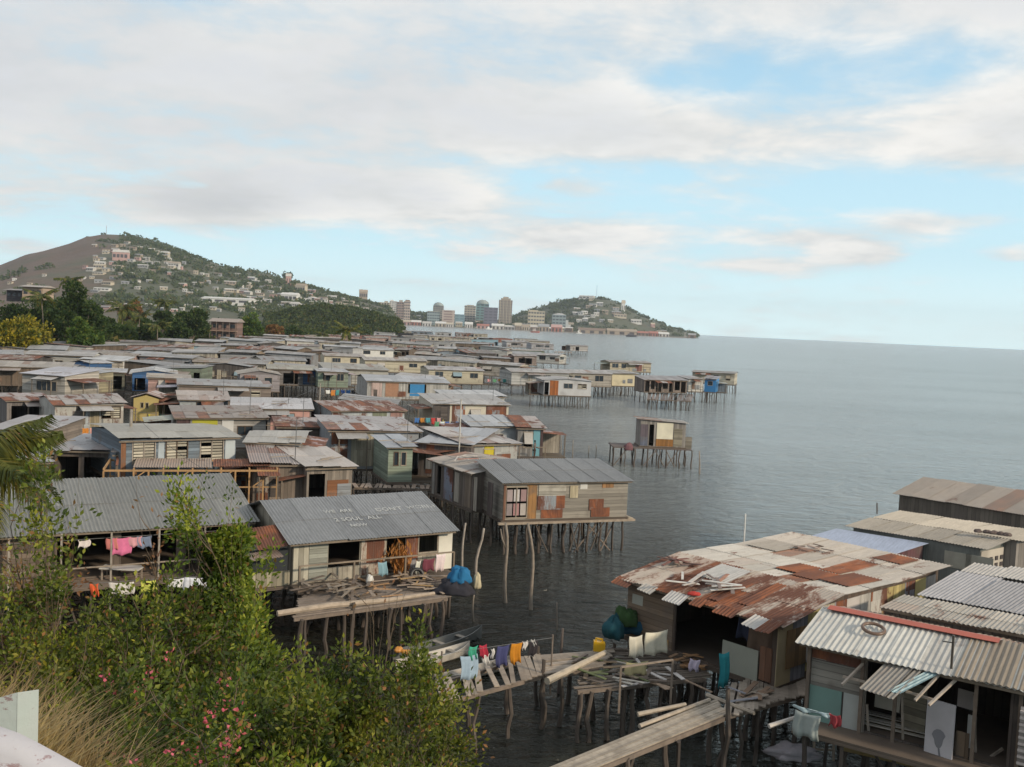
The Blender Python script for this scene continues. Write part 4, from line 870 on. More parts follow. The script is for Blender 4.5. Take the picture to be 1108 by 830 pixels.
    if stilts:
        if lod >= 2: xs = np.linspace(0.3, L-0.3, 3); ys = [0.1]
        elif lod == 1: xs = np.linspace(0.2, L-0.2, max(3, int(L/2.0)+1)); ys = np.linspace(-porch+0.1, D-0.2, 2)
        else: xs = np.linspace(0.15, L-0.15, max(3, int(L/stilt_step)+1)); ys = np.linspace(-porch+0.1, D-0.2, max(3, int((D+porch)/1.8)+1))
        if lod == 0:
            for k in range(max(2, int(L/1.4))):
                xa = rs.uniform(.1, L-.1); xb = min(L-.1, max(.1, xa+rs.uniform(-1.5, 1.5))); MB().tube([(xa, -.06, .1), ((xa+xb)/2+rs.uniform(-.1, .1), -.08, 1.0), (xb, -.05, z-.2)], [.05, .045, .04], 5).build('brace', M['wood'], root, (.11, .09, .075))
        for y in ys:
            for x in xs: stilt(root, x+rs.uniform(-.15, .15), y+rs.uniform(-.15, .15), z-0.12, rs)
    if porch > 0:
        for i in range(int(L/2)+1): x = L*i/max(1, int(L/2)); MB().bar((x, -porch+0.05, z-0.1), (x, -porch+0.05, z+0.95), 0.07).build("railing_post", M['wood'], root, (0.2, 0.16, 0.12))
        MB().bar((0, -porch+0.05, z+0.95), (L, -porch+0.05, z+0.95), 0.06).build("rail", M['wood'], root, (0.25, 0.2, 0.15))
    c = root.matrix_basis @ Vector((L/2, D/2, 0)) if False else Vector((A.x+math.cos(rz)*L/2-math.sin(rz)*D/2, A.y+math.sin(rz)*L/2+math.cos(rz)*D/2, 0))
    HOUSES.append((c.x, c.y, 0.5*math.hypot(L, D)))
    q0 = proj((A.x, A.y, z+.5)); q1 = proj((B.x, B.y, z+h)); FACE.append((min(q0[0], q1[0]), max(q0[0], q1[0]), min(q0[1], q1[1]), max(q0[1], q1[1]), (A.y+B.y)/2)) if not auto else None
    pp = proj((A.x+math.cos(rz)*L/2, A.y+math.sin(rz)*L/2, z+h*0.6))
    if phrase: LM.append((phrase, pp, 'village'))
    if auto: AUTO.append((root, auto, pp, 'village'))
    root['L'] = L
    return root
def eave_pts(eL, eR, ze):
    a = at(eL[0], eL[1], ze); b = at(eR[0], eR[1], ze); Y = (a.y+b.y)/2
    if Y > 72:
        mx = .30 if Y > 100 else .5; rot = math.atan2(b.y-a.y, b.x-a.x); rot = max(-mx, min(mx, rot)); xa = aty(eL[0], eL[1], Y).x; xb = aty(eR[0], eR[1], Y).x; k = math.tan(rot)*(xb-xa)/2; a = Vector((xa*(Y-k)/Y, Y-k, ze)); b = Vector((xb*(Y+k)/Y, Y+k, ze))
    return a, b
def hpx(eL, eR, ze=4.5, ov=0.4, inset=None, **kw):
    """house read off by the two ends of its front eave"""
    a, b = eave_pts(eL, eR, ze); d = Vector((b.x-a.x, b.y-a.y, 0)).normalized(); n = Vector((-d.y, d.x, 0)); i = ov*0.7
    z = kw.pop('z', 2.1); A = a+n*ov+d*i; B = b+n*ov-d*i
    return house(A, B, h=ze-z, z=z, ov=ov, **kw)
def frac_wins(L, specs, z): return [(L*a, L*b, z+c, z+d, k) for a, b, c, d, k in specs]
def hw(eL, eR, ze=4.5, ov=0.4, wins=(), patches=(), opens=(), **kw):
    """as hpx, with window/patch positions given as fractions of the front"""
    a, b = eave_pts(eL, eR, ze); L = (Vector((b.x-a.x, b.y-a.y))).length-1.4*ov; z = kw.get('z', 2.1)
    return hpx(eL, eR, ze, ov, wins=[(L*p, L*q, z+c, z+d, k) for p, q, c, d, k in wins], patches=[(L*p[0], L*p[1])+tuple(p[2:]) if (len(p) < 7 or p[6] == 'f') else p for p in patches],
               open_front=[(L*p, L*q, z+c, z+d) for p, q, c, d in opens], **kw)
G = (0.36, 0.35, 0.34); LG = (0.46, 0.46, 0.46); WG = (0.58, 0.58, 0.58); BR = (0.30, 0.25, 0.21); TN = (0.42, 0.37, 0.31); DK = (0.22, 0.20, 0.19)
w_white = (0.62, 0.61, 0.57); w_cream = (0.55, 0.50, 0.38); w_grey = (0.30, 0.31, 0.32); w_blue = (0.05, 0.14, 0.32); w_brown = (0.20, 0.15, 0.11); w_pink = (0.50, 0.33, 0.30); w_green = (0.26, 0.32, 0.25); w_lb = (0.42, 0.46, 0.48)
S = [
 # eL, eR, kwargs
 ((-40, 396), (77, 398), dict(style='shed_b', depth=7, roof=TN, wall=w_brown, wmat='boards', label="long low brown shack with flat grey-brown roof below the yellow-blossomed tree", phrase="the long low brown shack", lod=1)),
 ((20, 402), (70, 409), dict(style='shed_b', rise=1.0, depth=6, roof=(0.55, 0.54, 0.58), rust=0, wall=(0.50, 0.47, 0.42), wins=((.35, .8, .7, 1.7, 'g'),), label="cream house with pale lavender roof and one wide dark window", phrase="the lavender-roofed cream house", lod=1, ze=4.7, z=1.8)),
 ((68, 403), (94, 406), dict(style='shed_b', rise=.4, depth=5, roof=LG, wall=(0.40, 0.36, 0.24), label="small olive yellow shack joined to the seaward end of the lavender-roofed house", phrase="the small olive shack", wins=((.1, .35, .5, 1.6, 's'),), lod=1)),
 ((74, 392), (97, 394), dict(style='gable', rise=.6, depth=5, wall=w_blue, roof=LG, label="deep blue shack with little gable behind the olive shack", phrase="the deep blue shack", lod=1)),
 ((85, 389), (134, 391), dict(style='shed_b', rise=.8, depth=6, wall=(0.55, 0.5, 0.42), roof=WG, rust=0, patches=((.2, 4.5, 0, 2.3, (0.72, 0.7, 0.66), 'plaster', 'r'),), label="whitish house with a blank bright end wall near the palms", phrase="the house with the bright end wall", lod=1)),
 ((76, 402), (137, 403), dict(style='shed_b', rise=.3, depth=5, roof=LG, wall=(0.17, 0.17, 0.13), label="dim olive-grey shack under a long thin pale roof", phrase="the dim olive-grey shack", opens=((.65, .95, .2, 1.9),), wins=((.2, .4, .8, 1.6, 's'),), lod=1)),
 ((5, 434), (60, 433), dict(style='shed_b', rise=.4, depth=5, roof=(0.42, 0.36, 0.34), rust=.4, wall=DK, wmat='boards', label="low dark lean-to with patchy pinkish roof beside the palm fronds", phrase="the low dark lean-to", opens=((.1, .9, .2, 1.6),), lod=1, ze=4.2)),
 ((57, 438), (138, 437), dict(style='side', rise=.9, depth=7, roof=(0.42, 0.38, 0.35), rust=.35, wall=(0.50, 0.49, 0.45), wmat='iron_wall', wins=((.68, .95, .9, 1.8, 'l'),), patches=((.3, .36, 0, 1.6, (.12, .1, .09), 'boards'), (.36, .5, .1, 2.0, (.42, .46, .48), 'iron_wall'), (.5, .64, .1, 2.0, (.45, .38, .25), 'boards')), label="long whitish shack with rust-patched ridge roof and clutter along its deck", phrase="the long whitish rust-roofed shack", lod=1, z=2.0)),
 ((141, 404), (192, 404), dict(style='gable', rise=.8, depth=6, wall=w_blue, roof=WG, rust=0, label="royal blue gabled house with pale eaves among brown shacks", phrase="the royal blue gabled house", opens=((.05, .3, .1, 1.7),), lod=1)),
 ((158, 410), (207, 409), dict(style='side', rise=.6, depth=6, wall=w_pink, roof=TN, wins=((.25, .45, .7, 1.7, 's'),), label="pale pink house with one dark red window in front of the royal blue house", phrase="the pale pink house", lod=1)),
 ((141, 431), (174, 432), dict(style='gable', rise=.7, depth=5, wall=(0.48, 0.38, 0.15), wmat='plaster', roof=(0.5, 0.42, 0.38), rust=.2, wins=((.3, .38, 1.1, 1.35, 'n'), (.5, .58, 1.1, 1.35, 'n')), label="mustard yellow little house with rounded gable and two tiny windows", phrase="the mustard yellow house", lod=1, ze=4.3)),
 ((174, 428), (196, 430), dict(style='shed_b', rise=.4, depth=4, wall=w_brown, roof=BR, rust=.5, label="dark junk-filled lean-to between the mustard house and the pale blue-white house", phrase="the junk-filled lean-to", opens=((.1, .9, .1, 1.8),), lod=1)),
 ((192, 432), (250, 433), dict(style='side', rise=1.1, depth=7, wall=w_lb, wmat='weatherboard', roof=(0.46, 0.40, 0.36), rust=.12, wins=((.35, .55, .6, 1.7, 'g'), (.75, .9, .9, 1.6, 'l')), label="pale blue-white house with broad tan hipped roof above the lime-striped shack", phrase="the pale blue-white house", lod=1)),
 ((188, 452), (292, 453), dict(style='shed_b', rise=.7, depth=6, wall=(0.45, 0.43, 0.40), roof=(0.32, 0.27, 0.23), rust=.2, patches=((.17, .45, .2, 1.8, (.42, .40, .04), 'plaster'), (0, .15, .2, 1.8, (.10, .06, .06), 'boards'), (.5, .63, .2, 1.9, (.6, .6, .58), 'plaster')), wins=((.68, .84, .7, 1.3, 'g'),), label="long brown-roofed shack with a lime yellow wall panel", phrase="the lime-panelled shack", lod=1)),
 ((191, 418), (296, 418), dict(style='shed_b', rise=.5, depth=6, wall=(0.27, 0.22, 0.19), roof=(.35, .34, .33), wins=((.38, .55, .7, 1.5, 'l'), (.78, .88, .7, 1.5, 'l')), label="long brown-walled house under a flat slate grey roof with pale window strips", phrase="the long slate-roofed house", lod=1)),
 ((258, 405), (305, 405), dict(style='gable', rise=1.0, depth=7, wall=(.34, .31, .32), roof=TN, wins=((.22, .45, .6, 1.5, 'g'), (.62, .8, .6, 1.5, 'g')), label="grey-mauve gabled house with two front windows and pale barge boards", phrase="the grey-mauve gabled house", lod=1)),
 ((289, 400), (346, 400), dict(style='side', rise=1.0, depth=6, wall=DK, roof=(.40, .38, .32), label="dark-fronted house with olive-grey roof adjoining the green-walled house", phrase="the olive-roofed dark house", opens=((.3, .6, .1, 1.8),), patches=((.7, .98, .1, 2.1, (.04, .10, .22), 'weatherboard'),), lod=1)),
 ((343, 402), (379, 403), dict(style='shed_b', rise=.3, depth=6, wall=w_green, roof=LG, wins=((.18, .38, .7, 1.7, 'g'), (.62, .85, .7, 1.7, 'g')), label="sage green house with two dark front windows", phrase="the sage green house", lod=1)),
 ((249, 441), (340, 443), dict(style='side', rise=1.2, depth=8, wall=DK, roof=(.55, .54, .55), rust=.08, patches=((.48, .98, 0, 1.9, (.55, .32, .28), 'plaster'),), wins=((.7, .78, .8, 1.5, 's'),), label="house with big whitish low roof and salmon pink wall", phrase="the salmon pink house", lod=0, opens=((.05, .44, .2, 1.7),), porch=1.2)),
 ((358, 445), (442, 444), dict(style='side', rise=1.0, depth=9, wall=w_lb, wmat='iron_wall', roof=[(.42, .36, .33, .55), (.42, .43, .45, .05)], rust=.5, wins=((.3, .4, .7, 1.5, 's'),), patches=((.55, .75, .1, 1.7, (.25, .28, .2), 'boards'), (.8, .97, .1, 1.7, (.42, .25, .22), 'boards')), label="grey house with a half-rusted two-tone roof seaward of the salmon pink house", phrase="the two-tone roofed house", lod=0)),
 ((298, 462), (362, 463), dict(style='shed_b', rise=.3, depth=5, wall=(.14, .10, .09), roof=(.40, .34, .31), rust=.45, label="dark cluttered lean-to with curled whitish rusty sheets", phrase="the curled-sheet lean-to", opens=((.1, .9, .1, 1.5),), lod=0)),
 ((354, 466), (458, 467), dict(style='shed_b', rise=.5, depth=7, wall=(.30, .32, .34), wmat='iron_wall', roof=(.46, .43, .42), rust=.25, ze=4.9, z=2.1, wins=((.30, .45, 1.1, 2.1, 'l'),), patches=((.24, .49, .2, 2.6, (.55, .50, .38), 'boards'), (.02, .2, .1, 2.5, (.36, .38, .4), 'iron_wall')), label="blue-grey iron house with a cream panel around its shuttered window", phrase="the blue-grey iron house", lod=0)),
 ((389, 378), (427, 379), dict(style='side', rise=1.0, depth=8, wall=w_white, wmat='plaster', roof=LG, rust=0, wins=((.1, .3, .8, 1.6, 'g'), (.6, .75, .8, 1.6, 'g')), label="white house catching light by the headland palm", phrase="the white house by the headland palm", lod=1)),
 ((350, 385), (396, 386), dict(style='side', rise=.9, depth=7, wall=w_cream, wmat='plaster', roof=(.42, .38, .34), wins=((.2, .4, .7, 1.5, 'g'), (.65, .8, .7, 1.5, 'g')), label="cream house with two square windows under a brownish roof", phrase="the two-windowed cream house", lod=1)),
 ((394, 390), (463, 391), dict(style='side', rise=.9, depth=7, wall=w_cream, roof=(.45, .42, .38), wins=((.72, .85, .8, 1.5, 'g'), (.2, .32, .6, 1.5, 's')), label="cream cottage with split-level tan roof near the middle of the village", phrase="the split-level cream cottage", lod=1)),
 ((350, 400), (422, 400), dict(style='shed_b', rise=1.0, depth=8, wall=(.45, .44, .4), roof=(.38, .36, .31), label="long house with olive-grey roof stretching behind the sage green house", phrase="the long olive-grey roof", lod=1)),
 ((463, 400), (525, 401), dict(style='side', rise=.9, depth=7, wall=w_cream, roof=(.45, .43, .42), wins=((.12, .26, .7, 1.6, 'g'), (.44, .6, .6, 1.6, 's'), (.76, .9, .7, 1.5, 'g')), label="long cream house with three front windows standing on dark stilts", phrase="the three-windowed cream house", lod=1)),
 ((396, 414), (488, 413), dict(style='side', rise=1.1, depth=9, wall=(.48, .47, .44), wmat='boards', roof=(.45, .46, .48), rust=.03, wins=((.5, .72, .5, 1.7, 'n'),), patches=((.52, .70, .45, 1.65, (.05, .22, .45), 'cloth'), (.22, .38, .3, 1.7, (.33, .18, .11), 'shutter'), (.05, .18, .1, 1.8, (.55, .42, .38), 'boards')), label="white house with a bright blue tarpaulin over its window", phrase="the blue-tarpaulin house", lod=1)),
 ((511, 393), (563, 396), dict(style='side', rise=.8, depth=7, wall=(.50, .46, .40), roof=(.45, .43, .41), wins=((.2, .4, .6, 1.5, 's'), (.6, .8, .7, 1.5, 'g')), label="cream house with open dark doorway next to the three-windowed house", phrase="the open-doored cream house", opens=((.02, .14, .1, 1.8),), lod=1)),
 ((467, 438), (554, 437), dict(style='shed_b', rise=.9, depth=7, wall=(.55, .51, .42), wmat='plaster', roof=(.48, .46, .44), rust=.08, wins=((.49, .62, .5, 1.4, 's'),), patches=((.0, .22, 0, 2.1, (.08, .07, .07), 'boards'), (.25, .42, .1, 2.1, (.33, .34, .36), 'iron_wall'), (.70, .97, .1, 2.0, (.25, .28, .31), 'iron_wall')), label="cream and iron house with a propped shutter in front of the channel", phrase="the propped-shutter house", lod=0)),
 ((480, 429), (549, 429), dict(style='shed_b', rise=.5, depth=5, wall=w_white, roof=WG, rust=0, wins=((.75, .85, .7, 1.4, 'g'),), label="white shed just beyond the propped-shutter house", phrase="the white shed beyond it", lod=1, group=None)),
 ((553, 402), (618, 404), dict(style='side', rise=.9, depth=8, wall=(.50, .50, .48), roof=(.44, .42, .40), wins=((.55, .68, .8, 1.5, 'g'),), label="pale grey-white house with one small square window on the channel", phrase="the one-windowed pale house", lod=1)),
 ((588, 411), (642, 413), dict(style='gable', rise=.5, depth=7, wall=(.48, .48, .48), wmat='plaster', roof=(.48, .46, .44), patches=((.12, .3, 0, 2.1, (.42, .14, .04), 'boards'),), wins=((.42, .6, .8, 1.5, 'g'), (.72, .9, .8, 1.5, 'l')), label="white water-edge house with an orange-brown door", phrase="the orange-doored white house", opens=((0, .1, 0, 2.0),), lod=0, stilt_step=1.8)),
 ((597, 404), (664, 404), dict(style='side', rise=.9, depth=8, wall=(.42, .39, .34), roof=(.46, .44, .42), wins=((.2, .28, 1.2, 1.7, 'g'), (.38, .48, .6, 1.5, 'g'), (.72, .86, .6, 1.6, 'g')), label="long taupe house with three windows facing the open water", phrase="the long taupe house", lod=0)),
 ((662, 404), (692, 405), dict(style='shed_b', rise=.4, depth=8, wall=(.62, .55, .38), wmat='plaster', roof=(.45, .43, .40), label="blank yellow-cream house at the seaward end of the long taupe house", phrase="the blank yellow-cream house", lod=0)),
 ((660, 392), (706, 393), dict(style='side', rise=.7, depth=7, wall=(.52, .46, .34), roof=(.35, .32, .29), wins=((.05, .2, .6, 1.6, 'g'), (.28, .38, .6, 1.6, 'g')), patches=((.62, .78, .2, 2.0, (.30, .14, .12), 'boards'),), label="cream hut with dark brown roof standing farther out beyond the taupe house", phrase="the brown-roofed cream hut", lod=0)),
 ((579, 383), (606, 386), dict(style='side', rise=.8, depth=8, wall=w_white, roof=(.5, .48, .46), wins=((.15, .4, .7, 1.7, 'g'), (.6, .8, .9, 1.5, 'g')), label="bright white house with two windows on the water beyond the channel", phrase="the bright white water house", lod=1)),
 ((556, 385), (582, 386), dict(style='side', rise=.8, depth=8, wall=(.35, .28, .25), roof=(.38, .34, .32), label="brown-fronted house joined to the landward side of the bright white water house", phrase="the brown-fronted house", opens=((.2, .8, .2, 1.8),), lod=1)),
 ((617, 374), (637, 374.5), dict(style='side', rise=.6, depth=7, wall=(.52, .50, .48), roof=(.36, .34, .33), label="outermost little hut at the end of a long thin jetty", phrase="the outermost jetty hut", opens=((.3, .5, .1, 1.9),), lod=0)),
 ((575, 372), (600, 373), dict(style='side', rise=.7, depth=8, wall=(.40, .40, .42), roof=(.40, .38, .37), label="grey hut at the landward end of the long thin jetty", phrase="the jetty-head hut", wins=((.2, .4, .6, 1.5, 'g'), (.6, .8, .6, 1.5, 'g')), lod=1)),
 ((548, 370), (574, 371), dict(style='side', rise=.7, depth=8, wall=(.45, .44, .45), roof=(.40, .38, .37), label="pale grey hut next landward of the jetty-head hut", phrase="the pale grey hut", wins=((.2, .45, .6, 1.5, 'g'),), lod=1)),
 ((745, 410), (763, 410), dict(style='shed_b', rise=.5, depth=5, wall=w_white, roof=(.40, .38, .38), label="small white shed in the middle of the offshore cluster", phrase="the small white offshore shed", lod=0)),
 ((761, 410), (776, 411), dict(style='shed_b', rise=.6, depth=5, wall=(.04, .20, .45), wmat='paint', roof=(.33, .33, .36), label="bright blue shed in the offshore cluster", phrase="the bright blue offshore shed", wins=((.3, .7, .9, 1.6, 'g'),), lod=0)),
 ((748, 402), (796, 405), dict(style='side', rise=.6, depth=6, wall=(.56, .52, .42), roof=(.36, .34, .32), wins=((.5, .62, .7, 1.5, 'g'), (.8, .9, .6, 1.6, 's')), label="cream house outermost of the offshore cluster", phrase="the outermost cream house", lod=0)),
 ((697, 412), (746, 411), dict(style='shed_b', rise=.9, depth=4.5, wall=(.27, .22, .19), wmat='boards', roof=(.36, .34, .34), label="half-open timber shack at the landward end of the offshore cluster", phrase="the half-open offshore shack", opens=((.02, .12, .0, 2.0), (.15, .24, .5, 2.0), (.27, .40, .0, 2.1), (.43, .55, .6, 2.1), (.58, .68, .0, 2.0), (.71, .83, .4, 2.1), (.86, .97, .0, 2.0)), lod=0, stilt_step=.9, ze=4.3)),
 ((509, 461), (563, 462), dict(style='shed_b', rise=.6, depth=5.5, wall=(.35, .36, .37), wmat='iron_wall', roof=(.46, .47, .48), rust=.02, label="grey iron shed whose roof abuts the teal-panelled deck house", phrase="the grey iron shed", wins=((.6, .7, .8, 1.3, 'g'),), lod=0)),
 ((558, 463), (592, 464), dict(style='shed_b', rise=.7, depth=5.5, wall=(.30, .29, .28), wmat='boards', roof=(.42, .36, .33), rust=.3, wins=((.25, .58, .4, 1.6, 's'),), patches=((.62, .88, .05, 1.9, (.16, .36, .42), 'paint'), (.9, 1.0, .05, 1.8, (.10, .06, .06), 'boards')), label="deck house with a teal wall panel at the channel edge", phrase="the teal-panelled deck house", lod=0, porch=1.3)),
 ((448, 478), (512, 483), dict(style='shed_b', rise=.9, depth=6, wall=(.20, .17, .16), wmat='boards', roof=(.44, .45, .47), rust=.02, label="dark board house under a smooth grey sloping roof", phrase="the smooth grey-roofed board house", lod=0, patches=((.15, .3, .2, 1.8, (.26, .3, .34), 'iron_wall'),))),
 ((500, 482), (566, 480), dict(style='shed_b', rise=.7, depth=6, wall=(.38, .38, .36), wmat='iron_wall', roof=(.50, .46, .43), rust=.15, wins=((.38, .57, .6, 1.6, 'n'),), patches=((.39, .56, .62, 1.55, (.55, .45, .04), 'cloth'),), label="grey shack with a bright yellow curtain in its window", phrase="the yellow-curtained shack", lod=0)),
 ((418, 484), (452, 484), dict(style='shed_b', rise=.4, depth=4.5, wall=(.30, .36, .28), roof=(.40, .42, .45), rust=.02, wins=((.25, .4, .8, 1.6, 'g'), (.55, .72, .8, 1.6, 'g')), label="little pale green shack with two dark windows over black stilts", phrase="the little pale green shack", lod=0)),
 ((128, 477), (262, 473), dict(plain=True, style='side', rise=.55, depth=7, ze=5.4, z=2.9, wall=(.20, .25, .30), wmat='weatherboard', roof=(.42, .40, .35), rust=.02, corr=0, wins=((.10, .28, .75, 2.15, 'l'), (.38, .56, .75, 2.15, 'l'), (.68, .88, .75, 2.15, 'l')), patches=((.31, .36, .1, 2.5, (.40, .46, .50), 'plaster'), (.9, .99, .1, 2.5, (.45, .5, .52), 'plaster'), (0, .04, .1, 2.6, (.30, .14, .07), 'boards')), label="long blue-grey house with three big louvred windows under an olive-grey roof", phrase="the louvred blue-grey house", lod=0)),
 ((262, 478), (329, 480), dict(style='side', rise=.6, depth=6, ze=5.0, z=2.7, wall=(.40, .42, .44), roof=(.46, .44, .40), rust=.02, wins=((.1, .32, .5, 1.5, 'l'),), patches=((.36, .55, .7, 1.9, (.05, .09, .2), 'weatherboard'),), label="pale annex with a low louvred window at the seaward end of the blue-grey house", phrase="the pale annex", opens=((.62, .9, .5, 1.4),), lod=0)),
 ((270, 503), (338, 503), dict(style='shed_b', rise=.7, depth=5, ze=4.3, wall=(.27, .22, .18), wmat='boards', roof=(.46, .40, .37), rust=.15, label="brown board shed with pinkish grey sheets behind the timber frame", phrase="the pinkish-roofed board shed", lod=0, corr=.15)),
 ((330, 507), (388, 505), dict(style='shed_b', rise=.8, depth=5, ze=4.2, wall=(.28, .24, .20), wmat='boards', roof=(.52, .47, .43), rust=.06, label="shed with pale curved roof and an orange-brown board wall over the channel", phrase="the pale curved-roof shed", opens=((.05, .4, .2, 1.7),), patches=((.45, .92, .1, 1.3, (.33, .14, .06), 'weatherboard'),), lod=0)),
 ((120, 492), (136, 492), dict(style='shed_b', rise=.3, depth=4, wall=(.10, .10, .10), roof=(.25, .24, .24), label="narrow dark shed squeezed against the end of the blue-grey house", phrase="the narrow dark shed", opens=((.2, .8, .2, 1.7),), lod=0)),
 ((52, 487), (120, 489), dict(style='shed_b', rise=.4, depth=6, ze=4.4, wall=(.16, .13, .11), wmat='boards', roof=(.40, .38, .38), rust=.1, label="dark open platform house under two shelf-like pale eaves", phrase="the dark platform house", opens=((.05, .45, .2, 1.9), (.55, .95, .2, 1.9)), lod=0)),
 ((-20, 464), (52, 467), dict(style='shed_b', rise=.6, depth=6, wall=(.30, .25, .21), roof=(.42, .40, .40), label="shack half hidden behind the big palm fronds", phrase="the shack behind the fronds", lod=1)),
 ((20, 502), (60, 500), dict(style='shed_b', rise=.5, depth=5, wall=(.45, .42, .37), roof=(.42, .42, .44), rust=.03, label="pale lavender-roofed shed beneath the tips of the big palm fronds", phrase="the shed under the frond tips", lod=1)),
]
for i, (eL, eR, kw) in enumerate(S):
    kw = dict(kw); ov = kw.pop('ov', 0.35); kw['rise'] = kw.get('rise', .7)*(.5 if kw.get('lod', 0) == 0 else 1); kw.setdefault('wins', ()); hh_ = kw.get('ze', 4.5)-kw.get('z', 2.1); kw['wins'] = tuple((p, q, min(c+.35, hh_-.9), min(d+.4, hh_-.15), k) for p, q, c, d, k in kw['wins']); kw['patches'] = tuple(p[:3]+((hh_-.08) if p[3] > 1.4 else p[3],)+tuple(p[4:]) for p in kw.get('patches', ())); hw(eL, eR, ov=ov, seed=i+1, **kw)

# ------------------------------------------------------------------ the rest of the village: row after row to the headland
RB = [(60, 400), (75, 440), (90, 470), (110, 500), (130, 470), (160, 530), (200, 580), (250, 600), (320, 600), (400, 595), (500, 585), (620, 570), (800, 520), (1000, 480)]
WN = [("cream", (.47, .43, .35), 'boards'), ("pale grey", (.45, .45, .45), 'weatherboard'), ("white", w_white, 'weatherboard'), ("brown", w_brown, 'boards'), ("dark", (.10, .09, .085), 'boards'), ("blue-grey", (.24, .29, .34), 'iron_wall'),
      ("tan", (.40, .32, .24), 'boards'), ("grey iron", (.33, .33, .34), 'iron_wall'), ("pinkish", (.44, .31, .28), 'boards'), ("greenish", (.24, .29, .22), 'weatherboard'), ("light blue", (.28, .42, .5), 'paint'), ("reddish", (.30, .13, .10), 'boards')]
WW = [16, 14, 9, 13, 9, 9, 10, 9, 4, 3, 2, 3]
RN = [("grey", G, .08), ("light grey", LG, .04), ("tan", TN, .12), ("rusty", (.36, .30, .26), .5), ("brownish", (.30, .26, .23), .25), ("whitish", (.56, .54, .52), .02)]
RW = [24, 18, 20, 8, 18, 8]
rs_ = random.Random(77); D = 78.0; nfill = 0
while D < 960:
    left = max(-45, 554-104*FL/D) if D > 150 else -60
    if D > 420: left = max(left, 554-100*FL/D)
    px = left+rs_.uniform(0, 15); right = interp(RB, D)
    while px < right:
        Wm = rs_.uniform(5.2, 10.5) if D < 350 else rs_.uniform(9, 16); wpx = Wm*FL/D; x = (px+wpx/2-554)/FL*D; y = D+rs_.uniform(-0.025, 0.025)*D; dep = rs_.uniform(4.2, 6.8)
        if px+wpx*0.6 > right+10: break
        rad = 0.36*math.hypot(Wm, dep); ok = all((x-hx)**2+(y+dep/2-hy)**2 > (rad+hr*0.72)**2 for hx, hy, hr in HOUSES)
        if ok:
            t0 = proj((x-Wm/2, y, 5.2)); t1 = proj((x+Wm/2, y, 2.0))
            for (fx0, fx1, fy0, fy1, fY) in FACE:
                if fY > y-1:
                    ov_ = max(0, min(fx1, t1[0])-max(fx0, t0[0]))*max(0, min(fy1, t1[1])-max(fy0, t0[1]))
                    if ov_ > .12*(fx1-fx0)*(fy1-fy0): ok = False; break
        if ok:
            rot = rs_.gauss(0, 0.22)+0.05; c = Vector((x, y, 0)); d = Vector((math.cos(rot), math.sin(rot), 0)); A = c-d*Wm/2; B = c+d*Wm/2
            wn, wc, wm = rs_.choices(WN, WW)[0]; rn, rc, ru = rs_.choices(RN, RW)[0]; k = rs_.uniform(0.85, 1.12); hh = rs_.uniform(1.9, 2.7); z = rs_.uniform(1.7, 2.5)
            L = Wm; wins = []; opens = []
            for s in range(rs_.choice([1, 2, 2, 3])):
                a = L*(0.1+0.28*s+rs_.uniform(0, .06)); wins.append((a, a+L*rs_.uniform(.08, .17), z+.7, z+1.6, rs_.choice(['g', 's', 'n', 'l'] if D < 180 else ['g', 'n'])))
            if rs_.random() < .45: opens.append((L*.86, L*.97, z+.05, z+1.8))
            patches = []
            if rs_.random() < .5 and D < 300: a = rs_.choice([.02, .3, .6])*L; patches.append((a+.02, a+L*.09, .1, 1.8, rs_.choice([(.3, .15, .08), (.3, .36, .4), (.5, .45, .35), (.12, .1, .09)]), 'boards'))
            st = rs_.choices(['side', 'shed_b', 'gable', 'shed_f', 'shed_l', 'shed_r'], [42, 26, 13, 3, 8, 8])[0]
            house(A, B, h=hh, depth=dep, rise=rs_.uniform(.5, 1.1), style=st, z=z, wall=tuple(q*k for q in wc), wmat=wm, roof=(lambda kk: tuple(q*kk for q in rc))(rs_.uniform(.72, .98)), rust=ru, wins=wins, open_front=opens, patches=patches,
                  lod=1 if D < 170 else 2, seed=1000+nfill, group="stilt houses packed over the shallows", auto="%s-walled house with %s roof" % (wn.replace(' ', '-'), rn), porch=rs_.choice([0, 0, 1.2]) if D < 200 else 0)
            nfill += 1
        px += wpx*rs_.uniform(0.98, 1.25)
    D += max(9.0, 5.2*D*D/14000)
print("FILL", nfill)
